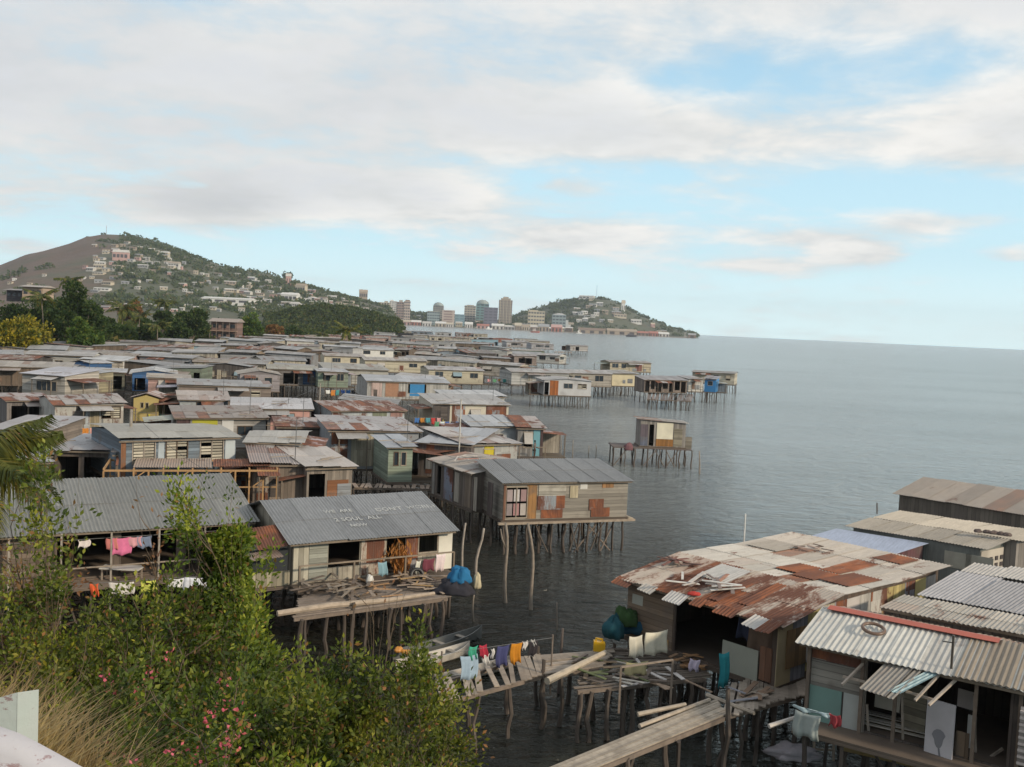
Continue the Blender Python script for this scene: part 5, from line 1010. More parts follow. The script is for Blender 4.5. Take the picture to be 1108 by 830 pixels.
# ------------------------------------------------------------------ the near houses
def upright(name, a, b, z0, z1, mat, col, label, cat, th=0.03, group=None, parent=None, wav=0.0, seed=0, corr=0.0):
    """standing board or cloth between two floor points (world); top-level when it has a label"""
    a = Vector(a); b = Vector(b); d = Vector((b.x-a.x, b.y-a.y, 0)); L = d.length; rz = math.atan2(d.y, d.x); rs = random.Random(seed)
    m = MB()
    if wav:
        n = 12; r = 5; ph = rs.uniform(0, 6); vs = []
        for s in (0, 1):
            for j in range(r+1):
                for i in range(n+1):
                    t = i/n; q = j/r; e = (1-q); vs.append((L*t+0.03*math.sin(5*q+ph), wav*math.sin(t*11+ph)*e+wav*0.5*math.sin(t*23+2*ph)*e+s*0.008, z0+(z1-z0)*q-(0.05*math.sin(t*3.14) if j == r else 0)+(0.04*math.sin(t*9+ph) if j == 0 else 0)))
        w = n+1; N = (r+1)*w; fs = []
        for j in range(r):
            for i in range(n): q = j*w+i; fs += [(q, q+1, q+w+1, q+w), (N+q, N+q+w, N+q+w+1, N+q+1)]
        for i in range(n): fs += [(i, N+i, N+i+1, i+1), (r*w+i, r*w+i+1, N+r*w+i+1, N+r*w+i)]
        for j in range(r): fs += [(j*w, j*w+w, N+j*w+w, N+j*w), (j*w+n, N+j*w+n, N+j*w+w+n, j*w+w+n)]
        m.add(vs, fs)
    elif corr: m.sheet((0, 0, z0), (L, 0, 0), (0, 0, z1-z0), th=0.01, corr=corr, amp=0.015)
    else: m.box(0, L, -th/2, th/2, z0, z1)
    me = m.mesh(name, M[mat])
    if parent is not None:
        o = link(name, me, parent, col); o.matrix_world = Matrix.Translation((a.x, a.y, 0)) @ Matrix.Rotation(rz, 4, 'Z'); inv = parent.matrix_basis.inverted() if hasattr(parent, 'matrix_basis') else None
        o.matrix_parent_inverse = Matrix.Identity(4); pl = Matrix.Translation(parent.location) @ Matrix.Rotation(parent.rotation_euler.z, 4, 'Z'); o.matrix_basis = pl.inverted() @ (Matrix.Translation((a.x, a.y, 0)) @ Matrix.Rotation(rz, 4, 'Z'))
    else:
        o = link(name, me, None, col); o.location = (a.x, a.y, 0); o.rotation_euler = (0, 0, rz)
    if wav: me.polygons.foreach_set('use_smooth', [True]*len(me.polygons))
    if label: tag(o, label, cat, group)
    return o
def wbar(parent, name, p, q, w, mat='wood', col=(0.25, 0.2, 0.16), h=None):
    """bar between two world points, as a part of parent"""
    pl = (Matrix.Translation(parent.location) @ Matrix.Rotation(parent.rotation_euler.z, 4, 'Z')).inverted()
    return MB().bar(pl @ Vector(p), pl @ Vector(q), w, h).build(name, M[mat], parent, col)
def wsheet(parent, name, P, U, V, col, corr=0.12, mat='roof', th=0.012):
    pl = (Matrix.Translation(parent.location) @ Matrix.Rotation(parent.rotation_euler.z, 4, 'Z')).inverted(); P, U, V = Vector(P), Vector(U), Vector(V); o = pl @ P
    return MB().sheet(o, (pl @ (P+U))-o, (pl @ (P+V))-o, corr=corr, th=th, amp=0.018).build(name, M[mat], parent, col)
def pile(name, p, r, h, n, label, cat, cols, seed=0, kind="plank", L=1.2):
    rs = random.Random(seed); root = empty(name, p); tag(root, label, cat)
    for i in range(n):
        a = rs.uniform(0, 6.28); q = Vector((rs.uniform(-r, r), rs.uniform(-r, r), rs.uniform(0.03, h))); d = Vector((math.cos(a), math.sin(a), rs.uniform(-.12, .12)))*L*rs.uniform(.3, .6); m = MB()
        if kind == "plank": m.bar(q-d, q+d, rs.uniform(.07, .16), 0.025)
        else: s = rs.uniform(.1, .3); m.bar(q-Vector((s, 0, 0)), q+Vector((s, 0.1, 0)), s*1.3, s*rs.uniform(.4, 1))
        m.build(kind, M['junk'], root, rs.choice(cols))
    return root

# big grey-roofed house on the landward side, open veranda towards the bank
a = at(-60, 581, 4.15); b = at(262, 562, 4.15)
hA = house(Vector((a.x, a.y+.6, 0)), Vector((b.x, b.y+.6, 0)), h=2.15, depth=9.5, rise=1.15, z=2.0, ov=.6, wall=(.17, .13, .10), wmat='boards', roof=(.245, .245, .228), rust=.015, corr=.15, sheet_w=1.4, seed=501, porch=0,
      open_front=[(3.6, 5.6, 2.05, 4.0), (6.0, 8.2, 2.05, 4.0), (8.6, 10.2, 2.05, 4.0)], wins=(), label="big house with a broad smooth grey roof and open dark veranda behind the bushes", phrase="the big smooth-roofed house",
      patches=((10.4, 11.5, .1, 2.0, (.27, .28, .22), 'weatherboard'), (1.0, 3.4, .1, 1.2, (.22, .17, .13), 'weatherboard')))
rz = hA.rotation_euler.z; Lh = hA['L']
for i in range(7):
    x = Lh*i/6; MB().bar((x, -.5, .2), (x, -.5, 4.0), .07).build("veranda_post", M['wood'], hA, (.30, .27, .23))
MB().box(0, Lh, -1.3, -.1, 1.84, 1.95).build("deck", M['fine_boards'], hA, (.22, .17, .13))
MB().bar((0, -1.25, 2.75), (Lh, -1.25, 2.75), .05).build("rail", M['wood'], hA, (.28, .23, .18))
def L2W(root, v): return (Matrix.Translation(root.location) @ Matrix.Rotation(root.rotation_euler.z, 4, 'Z')) @ Vector(v)
def cloth(root, x, y, ztop, w, h, col, label, seed=0, group="washing hung out to dry", name="hanging_cloth", wav=.04):
    p = L2W(root, (x, y, 0)); q = L2W(root, (x+w, y, 0)); return upright(name, p, q, ztop-h, ztop, 'cloth', col, label, "cloth", group=group, wav=wav, seed=seed)
px2x = lambda px, py=600: None
for i, (px, w, h, c, lab) in enumerate([(83, .45, .32, (.75, .68, .66), "small white cloth hanging alone under the grey roof edge"), (114, .45, .5, (.62, .22, .2), "coral cloth hanging inside the veranda beside a pink one"), (121, .75, .72, (.68, .18, .34), "bright pink cloth hanging inside the veranda"),
                              (139, .55, .42, (.62, .32, .36), "salmon cloth hanging inside the veranda next to the grey-blue one"), (149, .6, .5, (.2, .25, .36), "dull grey-blue cloth hanging inside the veranda")]):
    p = at(px, 578, 3.75); q = Vector((p.x+w, p.y, 0)); t = (Matrix.Translation(hA.location) @ Matrix.Rotation(rz, 4, 'Z')).inverted() @ p
    cloth(hA, t.x, -.12, 3.62, w, h, c, lab, seed=i)
ln = MB().bar(L2W(hA, (0, -.10, 3.63)), L2W(hA, (Lh, -.10, 3.63)), .015).build("washing_line", M['metal'], None, (.3, .3, .3)); tag(ln, "washing line strung inside the veranda of the big smooth-roofed house", "washing line")
# bench top seen at the veranda and cloths on the yard rail
tb = empty("bench_table", at(132, 616, 2.35)); tag(tb, "pale plank table standing before the veranda of the smooth-roofed house", "table"); MB().box(-.8, .8, -.35, .35, 0.05, .1).build("tabletop", M['paint'], tb, (.6, .58, .54))
for sx in (-.7, .7):
    for sy in (-.28, .28): MB().box(sx-.03, sx+.03, sy-.03, sy+.03, -.7, .048).build("leg", M['wood'], tb, (.3, .25, .2))
yl0 = at(45, 652, 1.9); yl1 = at(215, 640, 2.2)
ln = MB().bar(yl0+Vector((0, 0, .6)), yl1+Vector((0, 0, .6)), .015).build("washing_line", M['metal'], None, (.3, .3, .3)); tag(ln, "washing line over the yard between the bushes", "washing line")
dd = (yl1-yl0); 
for i, (t, w, h, c, lab) in enumerate([(.05, .5, .45, (.72, .7, .66), "white rag on the yard line by the dry bush"), (.3, .3, .5, (.7, .12, .04), "orange-red cloth on the yard line"), (.42, .9, .5, (.65, .62, .58), "greyish white towel on the yard line beside the orange-red cloth"), (.62, .6, .5, (.6, .62, .12), "lemon yellow cloth on the yard line"),
                                   (.80, .55, .4, (.74, .74, .74), "white shirt on the yard line next to the big sheet"), (.9, 1.6, .75, (.7, .72, .78), "big pale bedsheet at the end of the yard line")]):
    p = yl0+dd*t+Vector((0, 0, .6)); u = dd.normalized(); upright("hanging_cloth", p, p+u*w, p.z-h, p.z, 'cloth', c, lab, "cloth", group="washing hung out to dry", wav=.05, seed=20+i)

# middle house with writing on its grey roof
a = at(322, 583, 4.0); b = at(500, 569, 4.0)
d0 = Vector((b.x-a.x, b.y-a.y, 0)).normalized(); n0 = Vector((-d0.y, d0.x, 0)); A0 = a+n0*.5; B0 = b+n0*.5-d0*.55
hB = house(A0, B0, h=1.95, depth=6.6, rise=.95, z=2.0, ov=.55, wall=(.46, .42, .34), wmat='boards', roof=(.275, .285, .295), rust=.0, corr=.14, sheet_w=1.3, seed=502, stilt_step=1.1, porch=.9,
      wins=((5.75, 6.65, 2.85, 3.75, 'n'),), open_front=[(1.55, 2.95, 2.55, 3.8), (4.2, 5.1, 2.05, 3.75)], label="shack whose grey iron roof carries white painted scrawl above the cluttered deck", phrase="the scrawl-roofed shack",
      patches=((0.02, .7, .1, 1.85, (.50, .47, .38), 'boards'), (.7, 1.5, .05, 1.8, (.36, .37, .32), 'weatherboard'), (3.0, 4.1, .1, 1.8, (.48, .43, .36), 'iron_wall'), (5.12, 5.7, .05, 1.85, (.36, .40, .44), 'iron_wall'), (6.72, 7.4, .0, 1.9, (.72, .69, .60), 'plaster')))
LB = hB['L']
cl = MB(); 
# far slope hangs a rusty sheet off the landward gable; then a dark net screen
MB().sheet((-1.55, -.35, 3.62), (1.5, 0, .12), (.1, 1.6, .55), corr=.12).build("rusty_lean_to_sheet", M['roof'], hB, (.3, .14, .09, 1.0))
MB().sheet((-2.3, -.6, 3.25), (1.7, .0, .1), (-.1, 1.5, .25), corr=.12).build("porch_sheet", M['roof'], hB, (.5, .46, .4, .2))
MB().sheet((-3.2, .6, 3.3), (1.7, .0, .1), (-.1, 2.5, .35), corr=.12).build("back_lean_to_sheet", M['roof'], hB, (.27, .16, .12, .7))
MB().box(-2.9, -.1, -.02, .04, 2.0, 2.6).build("porch_wall", M['boards'], hB, (.40, .36, .26)); MB().box(-3.0, -1.9, .1, .16, 2.0, 3.2).build("porch_wall", M['boards'], hB, (.20, .14, .10))
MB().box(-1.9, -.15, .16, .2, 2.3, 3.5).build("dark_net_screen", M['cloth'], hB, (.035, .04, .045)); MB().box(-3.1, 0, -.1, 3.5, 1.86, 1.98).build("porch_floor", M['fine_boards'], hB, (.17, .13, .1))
rsb = random.Random(9)
for i in range(8): stilt(hB, -3.0+i*.42, rsb.choice([.0, 1.4, 3.0]), 1.86, rsb)
# scrawled writing on the roof, following the slope
def roof_text(root, txt, x, y, size, prof, skew=0.0):
    cu = bpy.data.curves.new("roof_writing", 'FONT'); cu.body = txt; cu.size = size; cu.extrude = 0.004; cu.offset = 0.003
    o = bpy.data.objects.new("roof_writing_tmp", cu); C.objects.link(o); dg = bpy.context.evaluated_depsgraph_get(); me = bpy.data.meshes.new_from_object(o.evaluated_get(dg)); C.objects.unlink(o); bpy.data.objects.remove(o)
    me.materials.clear(); me.materials.append(M['paint']); (q0, za), (q1, zb) = prof; sl = math.atan2(zb-za, q1-q0)
    p = link("roof_writing", me, root, (.46, .47, .46)); p.location = (x, y, za+(zb-za)*(y-q0)/(q1-q0)+.055); p.rotation_euler = (sl, 0, skew); return p
pr = [(-.55, 3.95-.55*.95/3.3), (3.3, 3.95+.95)]
roof_text(hB, "WE  ARE", 2.0, 1.75, .34, pr, -.02); roof_text(hB, "2 SOUL  ALL", 2.2, .95, .40, pr, .02); roof_text(hB, "DON'T  WORRY", 4.4, 1.6, .42, pr, .03); roof_text(hB, "NOW", 2.7, .42, .30, pr, .0)
# golden bundle of dry palm leaves by the door
fb = empty("dry_leaf_bundle", L2W(hB, (4.6, -.35, 2.02))); tag(fb, "golden brown bundle of dry leaves leaning in the doorway of the scrawl-roofed shack", "leaf bundle")
rr = np.random.RandomState(4); pts = rr.normal(size=(260, 3))*[.22, .15, .35]+[0, 0, .85]; link("leaves", leaf_mesh("leaves", pts, np.column_stack([rr.normal(size=260)*.4, rr.normal(size=260)*.4, -np.ones(260)]), .32, M['dry_grass'], 4, aspect=.22), fb, (1.3, .8, .5))
MB().tube([(0, 0, 0), (.05, 0, .8), (0, .05, 1.5)], [.04, .03, .02], 5).build("stick", M['wood'], fb, (.3, .2, .12))
for i, (x, w, h, zt, c, lab) in enumerate([(5.15, .22, .6, 2.75, (.62, .6, .52), "narrow pale towel on the rail below the iron panel"), (5.5, .55, .55, 2.8, (.16, .04, .06), "dark maroon cloth on the shack's rail"), (6.1, .45, .75, 2.95, (.74, .62, .62), "white and pink cloth on the rail under the open window"), (3.4, .4, .6, 2.85, (.22, .36, .42), "teal shirt on the shack's rail near the leaf bundle")]):
    cloth(hB, x, -.96, zt, w, h, c, lab, seed=40+i)
# deck in front with its driftwood heap
def deck(name, corners, z, label, ncross=14, thick=.05, plank_w=.16, seed=0, legs=6, col=(.26, .22, .18), along=False, gap=.25, legcol=None, ragged=.2, top0=-.6):
    """planked platform: corners are four world points a,b,c,d (a-b near edge, d-c far edge)"""
    rs = random.Random(seed); a, b, c, d = [Vector((p.x, p.y, 0)) for p in corners]; o = (a+b+c+d)/4; root = empty(name, (o.x, o.y, 0)); tag(root, label, "platform" if name != "boardwalk" else "boardwalk")
    m = MB()
    if not along: e0, e1, f0, f1 = a, b, d, c
    else: e0, e1, f0, f1 = b, c, a, d
    L = (e1-e0).length; n = max(2, int(L/plank_w))
    for i in range(n):
        if rs.random() < gap*.35: continue
        t = (i+.5)/n; p = e0.lerp(e1, t)-o; q = f0.lerp(f1, t+rs.uniform(-.5, .5)/n*1.2)-o; u = (q-p).normalized(); p = p-u*rs.uniform(0, ragged); q = q+u*rs.uniform(0, ragged); dz = rs.uniform(-.012, .012)
        m.bar(p+Vector((0, 0, z+dz)), q+Vector((0, 0, z+dz+rs.uniform(-.015, .015))), plank_w*rs.uniform(.62, .95), thick*rs.uniform(.6, 1))
    m.build("planks", M['wood'], root, col)
    for (p, q) in ((a, b), (d, c)): MB().bar(p-o+Vector((0, 0, z-.09)), q-o+Vector((0, 0, z-.09)), .1, .12).build("beam", M['wood'], root, (.19, .15, .12))
    for i in range(legs):
        t = i/max(1, legs-1)
        for (p, q) in ((a, b), (d, c)): w = p.lerp(q, min(.98, max(.02, t+rs.uniform(-.04, .04))))-o; stilt(root, w.x+rs.uniform(-.1, .1), w.y+rs.uniform(-.1, .1), z-.1+(rs.uniform(0, .9) if rs.random() < .12 else 0), rs, 1.15, top0)
    return root
W_ = lambda *pts, z=1.8: [at(px, py, z) for px, py in pts]
deck("deck", W_((318, 668), (484, 646), (488, 622), (330, 640)), 1.8, "cluttered plank deck in front of the scrawl-roofed shack", seed=1, legs=11, col=(.24, .20, .17), along=True)
lg = MB(); p, q = at(300, 664, 1.95), at(470, 642, 1.95); lg.tube([p, p.lerp(q, .3)+Vector((0, 0, .05)), p.lerp(q, .7)-Vector((0, 0, .04)), q], [.11, .12, .10, .07], 7); lg = lg.build("log", M['wood'], None, (.38, .31, .24)); tag(lg, "long pale log lying on the edge of the cluttered deck", "log")
pile("driftwood_heap", at(450, 634, 1.86), .9, .4, 26, "heap of broken driftwood on the cluttered deck", "wood heap", [(.26, .2, .15), (.33, .26, .2), (.14, .1, .08), (.40, .26, .12)], 3)
pile("scrap_wood_heap", at(400, 640, 1.86), 1.1, .35, 22, "scrap sticks strewn by the long log on the deck", "wood heap", [(.2, .16, .13), (.3, .24, .19), (.36, .22, .12)], 5)
pile("stick_heap", at(355, 640, 1.86), 1.0, .5, 22, "dark stick heap under the net screen", "wood heap", [(.15, .12, .1), (.24, .2, .16)], 6)
# tyre on the deck
def torus(p, R0, r0, label, col=(.03, .03, .03), tilt=(1.2, .2, .3)):
    m = MB(); n, k = 20, 8; vs = []; fs = []
    for i in range(n):
        for j in range(k):
            a = 2*math.pi*i/n; b = 2*math.pi*j/k; vs.append(((R0+r0*math.cos(b))*math.cos(a), (R0+r0*math.cos(b))*math.sin(a), r0*math.sin(b)))
    for i in range(n):
        for j in range(k): fs.append((i*k+j, ((i+1) % n)*k+j, ((i+1) % n)*k+(j+1) % k, i*k+(j+1) % k))
    m.add(vs, fs); o = m.build("tyre", M['plastic'], None, col, True); o.location = p; o.rotation_euler = tilt; tag(o, label, "tyre")
torus(at(451, 630, 1.85)+Vector((0, 0, .3)), .26, .08, "old black tyre propped upright on the cluttered deck")
# draped tarpaulin: lumpy blob
def lump(name, p, rx, ry, rzz, col, label, cat, seed, mat='cloth', amp=.22, cols=None):
    m = MB(); n, k = 22, 13; vs = []; fs = []
    for j in range(k+1):
        th = math.pi*j/k
        for i in range(n):
            ph = 2*math.pi*i/n; d = Vector((math.sin(th)*math.cos(ph), math.sin(th)*math.sin(ph), math.cos(th))); f = 1+amp*mnoise.fractal(d*1.6+Vector((seed, 0, 0)), 1.0, 2.0, 4)+amp*.35*math.sin(ph*7+seed+th*2)
            vs.append((d.x*rx*f, d.y*ry*f, max(-.35*rzz, d.z*rzz*f)))
    for j in range(k):
        for i in range(n): fs.append((j*n+i, (j+1)*n+i, (j+1)*n+(i+1) % n, j*n+(i+1) % n))
    m.add(vs, fs); o = m.build(name, M[mat], None, col, True); o.location = p; tag(o, label, cat); return o
pb = at(497, 640, 1.85); lump("tarpaulin_bundle", pb+Vector((0, 0, .55)), .46, .42, .52, (.02, .15, .32), "bright blue tarpaulin bundle perched at the deck's seaward corner", "tarpaulin", 2.0, amp=.3)
lump("net_bundle", pb+Vector((-.15, -.25, .12)), .75, .4, .42, (.03, .03, .04), "black net bundle under the bright blue tarpaulin", "net", 5.0, amp=.45); lump("cream_sack", pb+Vector((.72, .15, .3)), .16, .2, .45, (.5, .44, .3), "small cream sack hanging behind the blue tarpaulin", "sack", 7.0)
lump("white_sack", at(400, 634, 1.9)+Vector((0, 0, .2)), .16, .16, .28, (.65, .64, .6), "little white sack standing on the deck by the log", "sack", 9.0)

# the big stilt house over the channel
a = at(545, 521.5, 4.18); b = at(684, 519.5, 4.18); dC = Vector((b.x-a.x, b.y-a.y, 0)).normalized(); nC = Vector((-dC.y, dC.x, 0))
A1 = a; B1 = b-dC*.25
hC = house(A1, B1, h=2.2, depth=4.4, style='shed_b', rise=.55, z=2.0, ov=.3, wall=(.36, .33, .28), wmat='weatherboard', roof=(.32, .32, .315), rust=.0, corr=.14, sheet_w=1.15, seed=503, stilt_step=.75, porch=.0,
      wins=((.2, 1.45, 2.15, 3.85, 'n'),), label="broad stilt house over the channel with an ochre door and rusty lower panels", phrase="the broad ochre-doored stilt house",
      patches=((1.45, 2.05, .05, 2.0, (.42, .22, .08), 'door'), (2.15, 3.85, 1.35, 2.05, (.52, .49, .42), 'weatherboard'), (2.1, 3.8, .55, 1.35, (.28, .31, .34), 'iron_wall'), (2.35, 3.7, .05, .62, (.38, .14, .06, 1.3), 'iron_wall'), (.02, .17, 0, 2.1, (.22, .11, .07), 'boards'),
               (4.1, 4.6, 1.2, 1.9, (.58, .50, .34), 'boards'), (4.75, 5.2, 1.7, 2.0, (.65, .64, .6), 'plaster'), (5.35, 6.3, .45, 1.1, (.40, .37, .33), 'iron_wall'), (5.5, 6.7, .05, .58, (.42, .17, .07, 1.1), 'iron_wall'), (6.15, 6.9, 1.75, 2.05, (.40, .22, .10), 'boards')))
LC = hC['L']
# coloured panes and curtains in the framed front corner
for k, (x, z, c) in enumerate([(.25, 3.05, (.33, .27, .27)), (.66, 3.05, (.5, .47, .46)), (1.08, 3.05, (.3, .2, .2)), (.25, 2.25, (.24, .20, .2)), (.66, 2.25, (.36, .2, .2)), (1.08, 2.25, (.4, .36, .33))]): MB().box(x, x+.34, .0+.012, .03, z, z+.68).build("curtain_pane", M['shutter'], hC, c)
MB().box(-.3, LC+.45, -.28, -.1, 1.78, 1.9).build("edge_beam", M['wood'], hC, (.33, .27, .21)); MB().box(LC, LC+.35, -.2, 1.2, 1.9, 1.96).build("ledge", M['wood'], hC, (.4, .33, .24))
for (x0, x1) in ((4.6, 6.2), (6.9, 5.2), (6.3, 7.2)): MB().tube([(x0, .1, .0), (x1, .2, 1.8)], [.05, .04], 5).build("brace", M['wood'], hC, (.2, .16, .13))
# rear wing running landward along the channel
pf = at(545, 566, 2.0); pr_ = at(466, 533, 2.0); u = Vector((pf.x-pr_.x, pf.y-pr_.y, 0)); LW = u.length; uw = u.normalized()
hD = house(pr_, pf-uw*4.0, h=2.2, depth=5.0, style='side', rise=.35, z=2.0, ov=.3, wall=(.19, .155, .13), wmat='boards', roof=(.43, .40, .37), rust=.12, corr=.14, sheet_w=1.0, seed=504, stilt_step=.9,
      label="dark board wing with a patchy beige roof behind the ochre-doored stilt house", phrase="the dark board wing", open_front=[(.9, 1.5, 2.1, 3.9)],
      patches=((.2, .55, 0, 2.0, (.5, .47, .43), 'boards'), (LW*.2, LW*.33, .0, 2.0, (.24, .27, .34), 'iron_wall'), (LW*.36, LW*.42, .1, 1.9, (.42, .38, .32), 'boards'), (LW*.5, LW*.58, .05, 2.05, (.26, .2, .15), 'boards'), (LW*.62, LW*.66, .0, 2.0, (.4, .36, .3), 'boards'), (LW*.8, LW*.86, .1, 2.0, (.13, .10, .09), 'boards')))
pile("roof_planks", L2W(hD, (LW*.3, 1.6, 4.55)), 1.2, .12, 9, "loose planks lying on the patchy beige roof of the dark wing", "planks", [(.35, .28, .22), (.5, .46, .42), (.35, .14, .1)], 8, L=1.6)
# crooked poles in the channel
def pole(px, py, pt, lean, label, r=.07, crook=.25, seed=0, fork=False, z=0.0, name="mooring_post", col=(.26, .22, .18)):
    p = at(px, py, z); t = aty(px+lean, pt, p.y); rs = random.Random(seed); h = t.z-p.z; n = 8; pts = []
    for i in range(n): q = i/(n-1); pts.append(((t.x-p.x)*q+crook*math.sin(q*6+seed)*(0.3+q*.7)*.6, crook*.4*math.cos(q*5+seed), -.8+(h+.8)*q))
    m = MB(); m.tube(pts, [r*(1.15-.5*i/(n-1)) for i in range(n)], 7)
    if fork: m.tube([pts[5], (pts[5][0]-.25, pts[5][1], pts[5][2]+.5), (pts[5][0]-.35, pts[5][1], pts[5][2]+1.0)], [r*.7, r*.5, r*.3], 5)
    o = m.build(name, M['wood'], None, col, True); o.location = (p.x, p.y, z); tag(o, label, "post"); return o
pole(499, 622, 566, 4, "pale straight pole beside the corner of the scrawl-roofed shack", seed=1, crook=.1, col=(.33, .29, .25)); pole(517, 633, 572, 2, "wavy bare trunk post nearest the blue tarpaulin", seed=2, crook=.35, r=.085, col=(.33, .29, .25))
pole(549, 652, 566, -3, "forked crooked post in the channel", seed=3, crook=.22, fork=True, r=.09); pole(577, 660, 566, -4, "lone crooked post farthest seaward under the stilt house front", seed=4, crook=.25, r=.09); pole(603, 682, 652, 0, "short thin stake standing alone in the channel", seed=5, crook=.03, r=.035)
pole(604, 750, 680, 5, "tall dark straight pole rising through the ragged boardwalk", seed=6, crook=.02, r=.07, col=(.10, .08, .07)); pole(512, 672, 640, 1, "short post between the deck and the canoes", seed=7, crook=.08, r=.05)
for i, (px, py, pt, lab) in enumerate([(620, 500, 476, "first bare stake between the teal-panelled deck house and the lone hut"), (637, 499, 482, "second bare stake between the deck house and the lone hut"), (645, 499, 481, "third bare stake, the one nearest the lone hut"), (607, 498, 468, "tallest bare stake next to the deck-house porch"), (757, 513, 488, "single stake just seaward of the lone hut")]):
    pole(px, py, pt, 0, lab, r=.08 if i == 4 else .05, crook=.05, seed=20+i)
# lone hut on its platform
def lone_hut():
    a = at(692, 482.5, 2.0); b = at(741, 484.5, 2.0); L = (b-a).length
    h = house(a, b, h=2.35, depth=2.6, style='shed_r', rise=.25, z=2.0, ov=.3, wall=(.33, .30, .27), wmat='boards', roof=(.34, .29, .24), rust=.2, seed=510, stilts=False, label="lone hut standing by itself in open water on a crooked stilt platform", phrase="the lone hut",
              open_front=[(L*.2, L*.3, 2.05, 4.1)], patches=((.02, L*.17, .9, 2.1, (.16, .13, .15), 'boards'), (.02, L*.17, .05, .9, (.16, .18, .24), 'boards'), (L*.36, L*.72, .75, 2.3, (.72, .67, .52), 'plaster'), (L*.35, L*.73, .05, .75, (.36, .17, .05), 'boards'), (L*.74, L*.93, .1, 1.8, (.30, .27, .20), 'fine_boards')))
    rs = random.Random(3)
    MB().box(-2.6, L+.6, -.4, 2.9, 1.78, 1.88).build("platform", M['fine_boards'], h, (.24, .19, .17))
    MB().box(L+.02, L+.65, .0, .06, 1.9, 3.05).build("side_screen", M['fine_boards'], h, (.28, .25, .2))
    for y in (-.3, 1.2, 2.7):
        for x in np.linspace(-2.4, L+.45, 8): stilt(h, x+rs.uniform(-.2, .2), y, 1.8, rs, 1.0)
    for (x0, x1) in ((-2.4, -1.2), (.4, 1.6), (2.4, 1.4), (3.4, 2.5), (2.6, 3.7)): MB().tube([(x0, -.35, .15), (x1, -.3, 1.75)], [.055, .045], 5).build("brace", M['wood'], h, (.17, .14, .12))
    n = lump("draped_net", L2W(h, (-1.1, -.3, 1.75)), .45, .2, .5, (.18, .09, .10), "dull maroon net draped over the edge of the lone hut's platform", "net", 3.3); return h
lone_hut()
# platform under the offshore cluster and the long jetty
deck("deck", W_((700, 432), (748, 434), (750, 427), (702, 425), z=1.7), 1.7, "dark landing deck below the half-open offshore shack", seed=4, legs=9, col=(.2, .16, .14), plank_w=.3)
deck("jetty", W_((600, 381.2), (619, 381.8), (619, 380.6), (600, 380), z=1.6), 1.6, "long thin jetty leading to the outermost hut", seed=5, legs=6, plank_w=.6, col=(.3, .26, .22), ragged=0)

# timber frame under construction between the roofs on the landward side
def frame_house():
    a = at(112, 512, 3.9); b = at(300, 512, 3.9); d = (b-a); L = d.length; rz = math.atan2(d.y, d.x); root = empty("timber_frame", (a.x, a.y, 0), rz); tag(root, "bare orange timber house frame under construction behind the big smooth roof", "house frame")
    c = (.40, .24, .11); D = 4.0
    for y in (0, D):
        for k in range(int(L/.75)+1): x = L*k/int(L/.75); MB().bar((x, y, 1.9), (x, y, 4.0), .09).build("stud", M['wood'], root, c)
        MB().bar((0, y, 4.04), (L, y, 4.04), .1, .1).build("top_plate", M['wood'], root, c); MB().bar((0, y, 3.1), (L, y, 3.1), .07, .07).build("rail", M['wood'], root, c)
    for k in range(7): x = L*k/6; MB().bar((x, 0, 4.1), (x, D, 4.1), .08, .12).build("joist", M['wood'], root, c)
    for k in range(4): x = L*(.1+.25*k); MB().bar((x, 0, 3.1), (x+1.2, 0, 4.0), .06).build("brace", M['wood'], root, c)
    MB().box(0, L, 0, D, 1.78, 1.9).build("floor", M['fine_boards'], root, (.25, .17, .11))
    for k in range(9): stilt(root, L*k/8, 0.05, 1.8, random.Random(k))
    MB().sheet((1.5, .2, 4.2), (L*.45, 0, .0), (0, 2.8, .1), corr=.14).build("loose_sheet", M['roof'], root, (.5, .42, .35, .15)); MB().sheet((L*.62, .4, 4.22), (L*.34, 0, .05), (0, 2.4, .08), corr=.14).build("loose_sheet", M['roof'], root, (.45, .34, .26, .3))
frame_house()
def pole2(px, yb, yt, Y, label, r=.07, col=(.3, .27, .23), cross=False, name="utility_pole"):
    b = aty(px-1.5, yb, Y); t = aty(px, yt, Y); root = empty(name, (b.x, Y, max(0, b.z-3))); tag(root, label, "pole"); h = t.z-root.location.z
    MB().tube([(0, 0, 0), (0, 0, h)], [r*1.2, r], 7).build("shaft", M['wood'], root, col)
    if cross: MB().bar((-.7, 0, h-.4), (.7, 0, h-.4), .08).build("crossarm", M['wood'], root, col)
pole2(142, 512, 443, 60, "tan wooden pole rising at the corner of the louvred blue-grey house", .09); pole2(498, 492, 432, 66, "slim pale mast above the yellow-curtained shack", .05, (.5, .48, .44)); pole2(806.5, 583, 556, 42.5, "slim white mast on the rusty-roofed house", .035, (.6, .6, .58)); pole2(347, 445, 415, 95, "thin dark pole between the sage green house and the salmon pink house", .06)

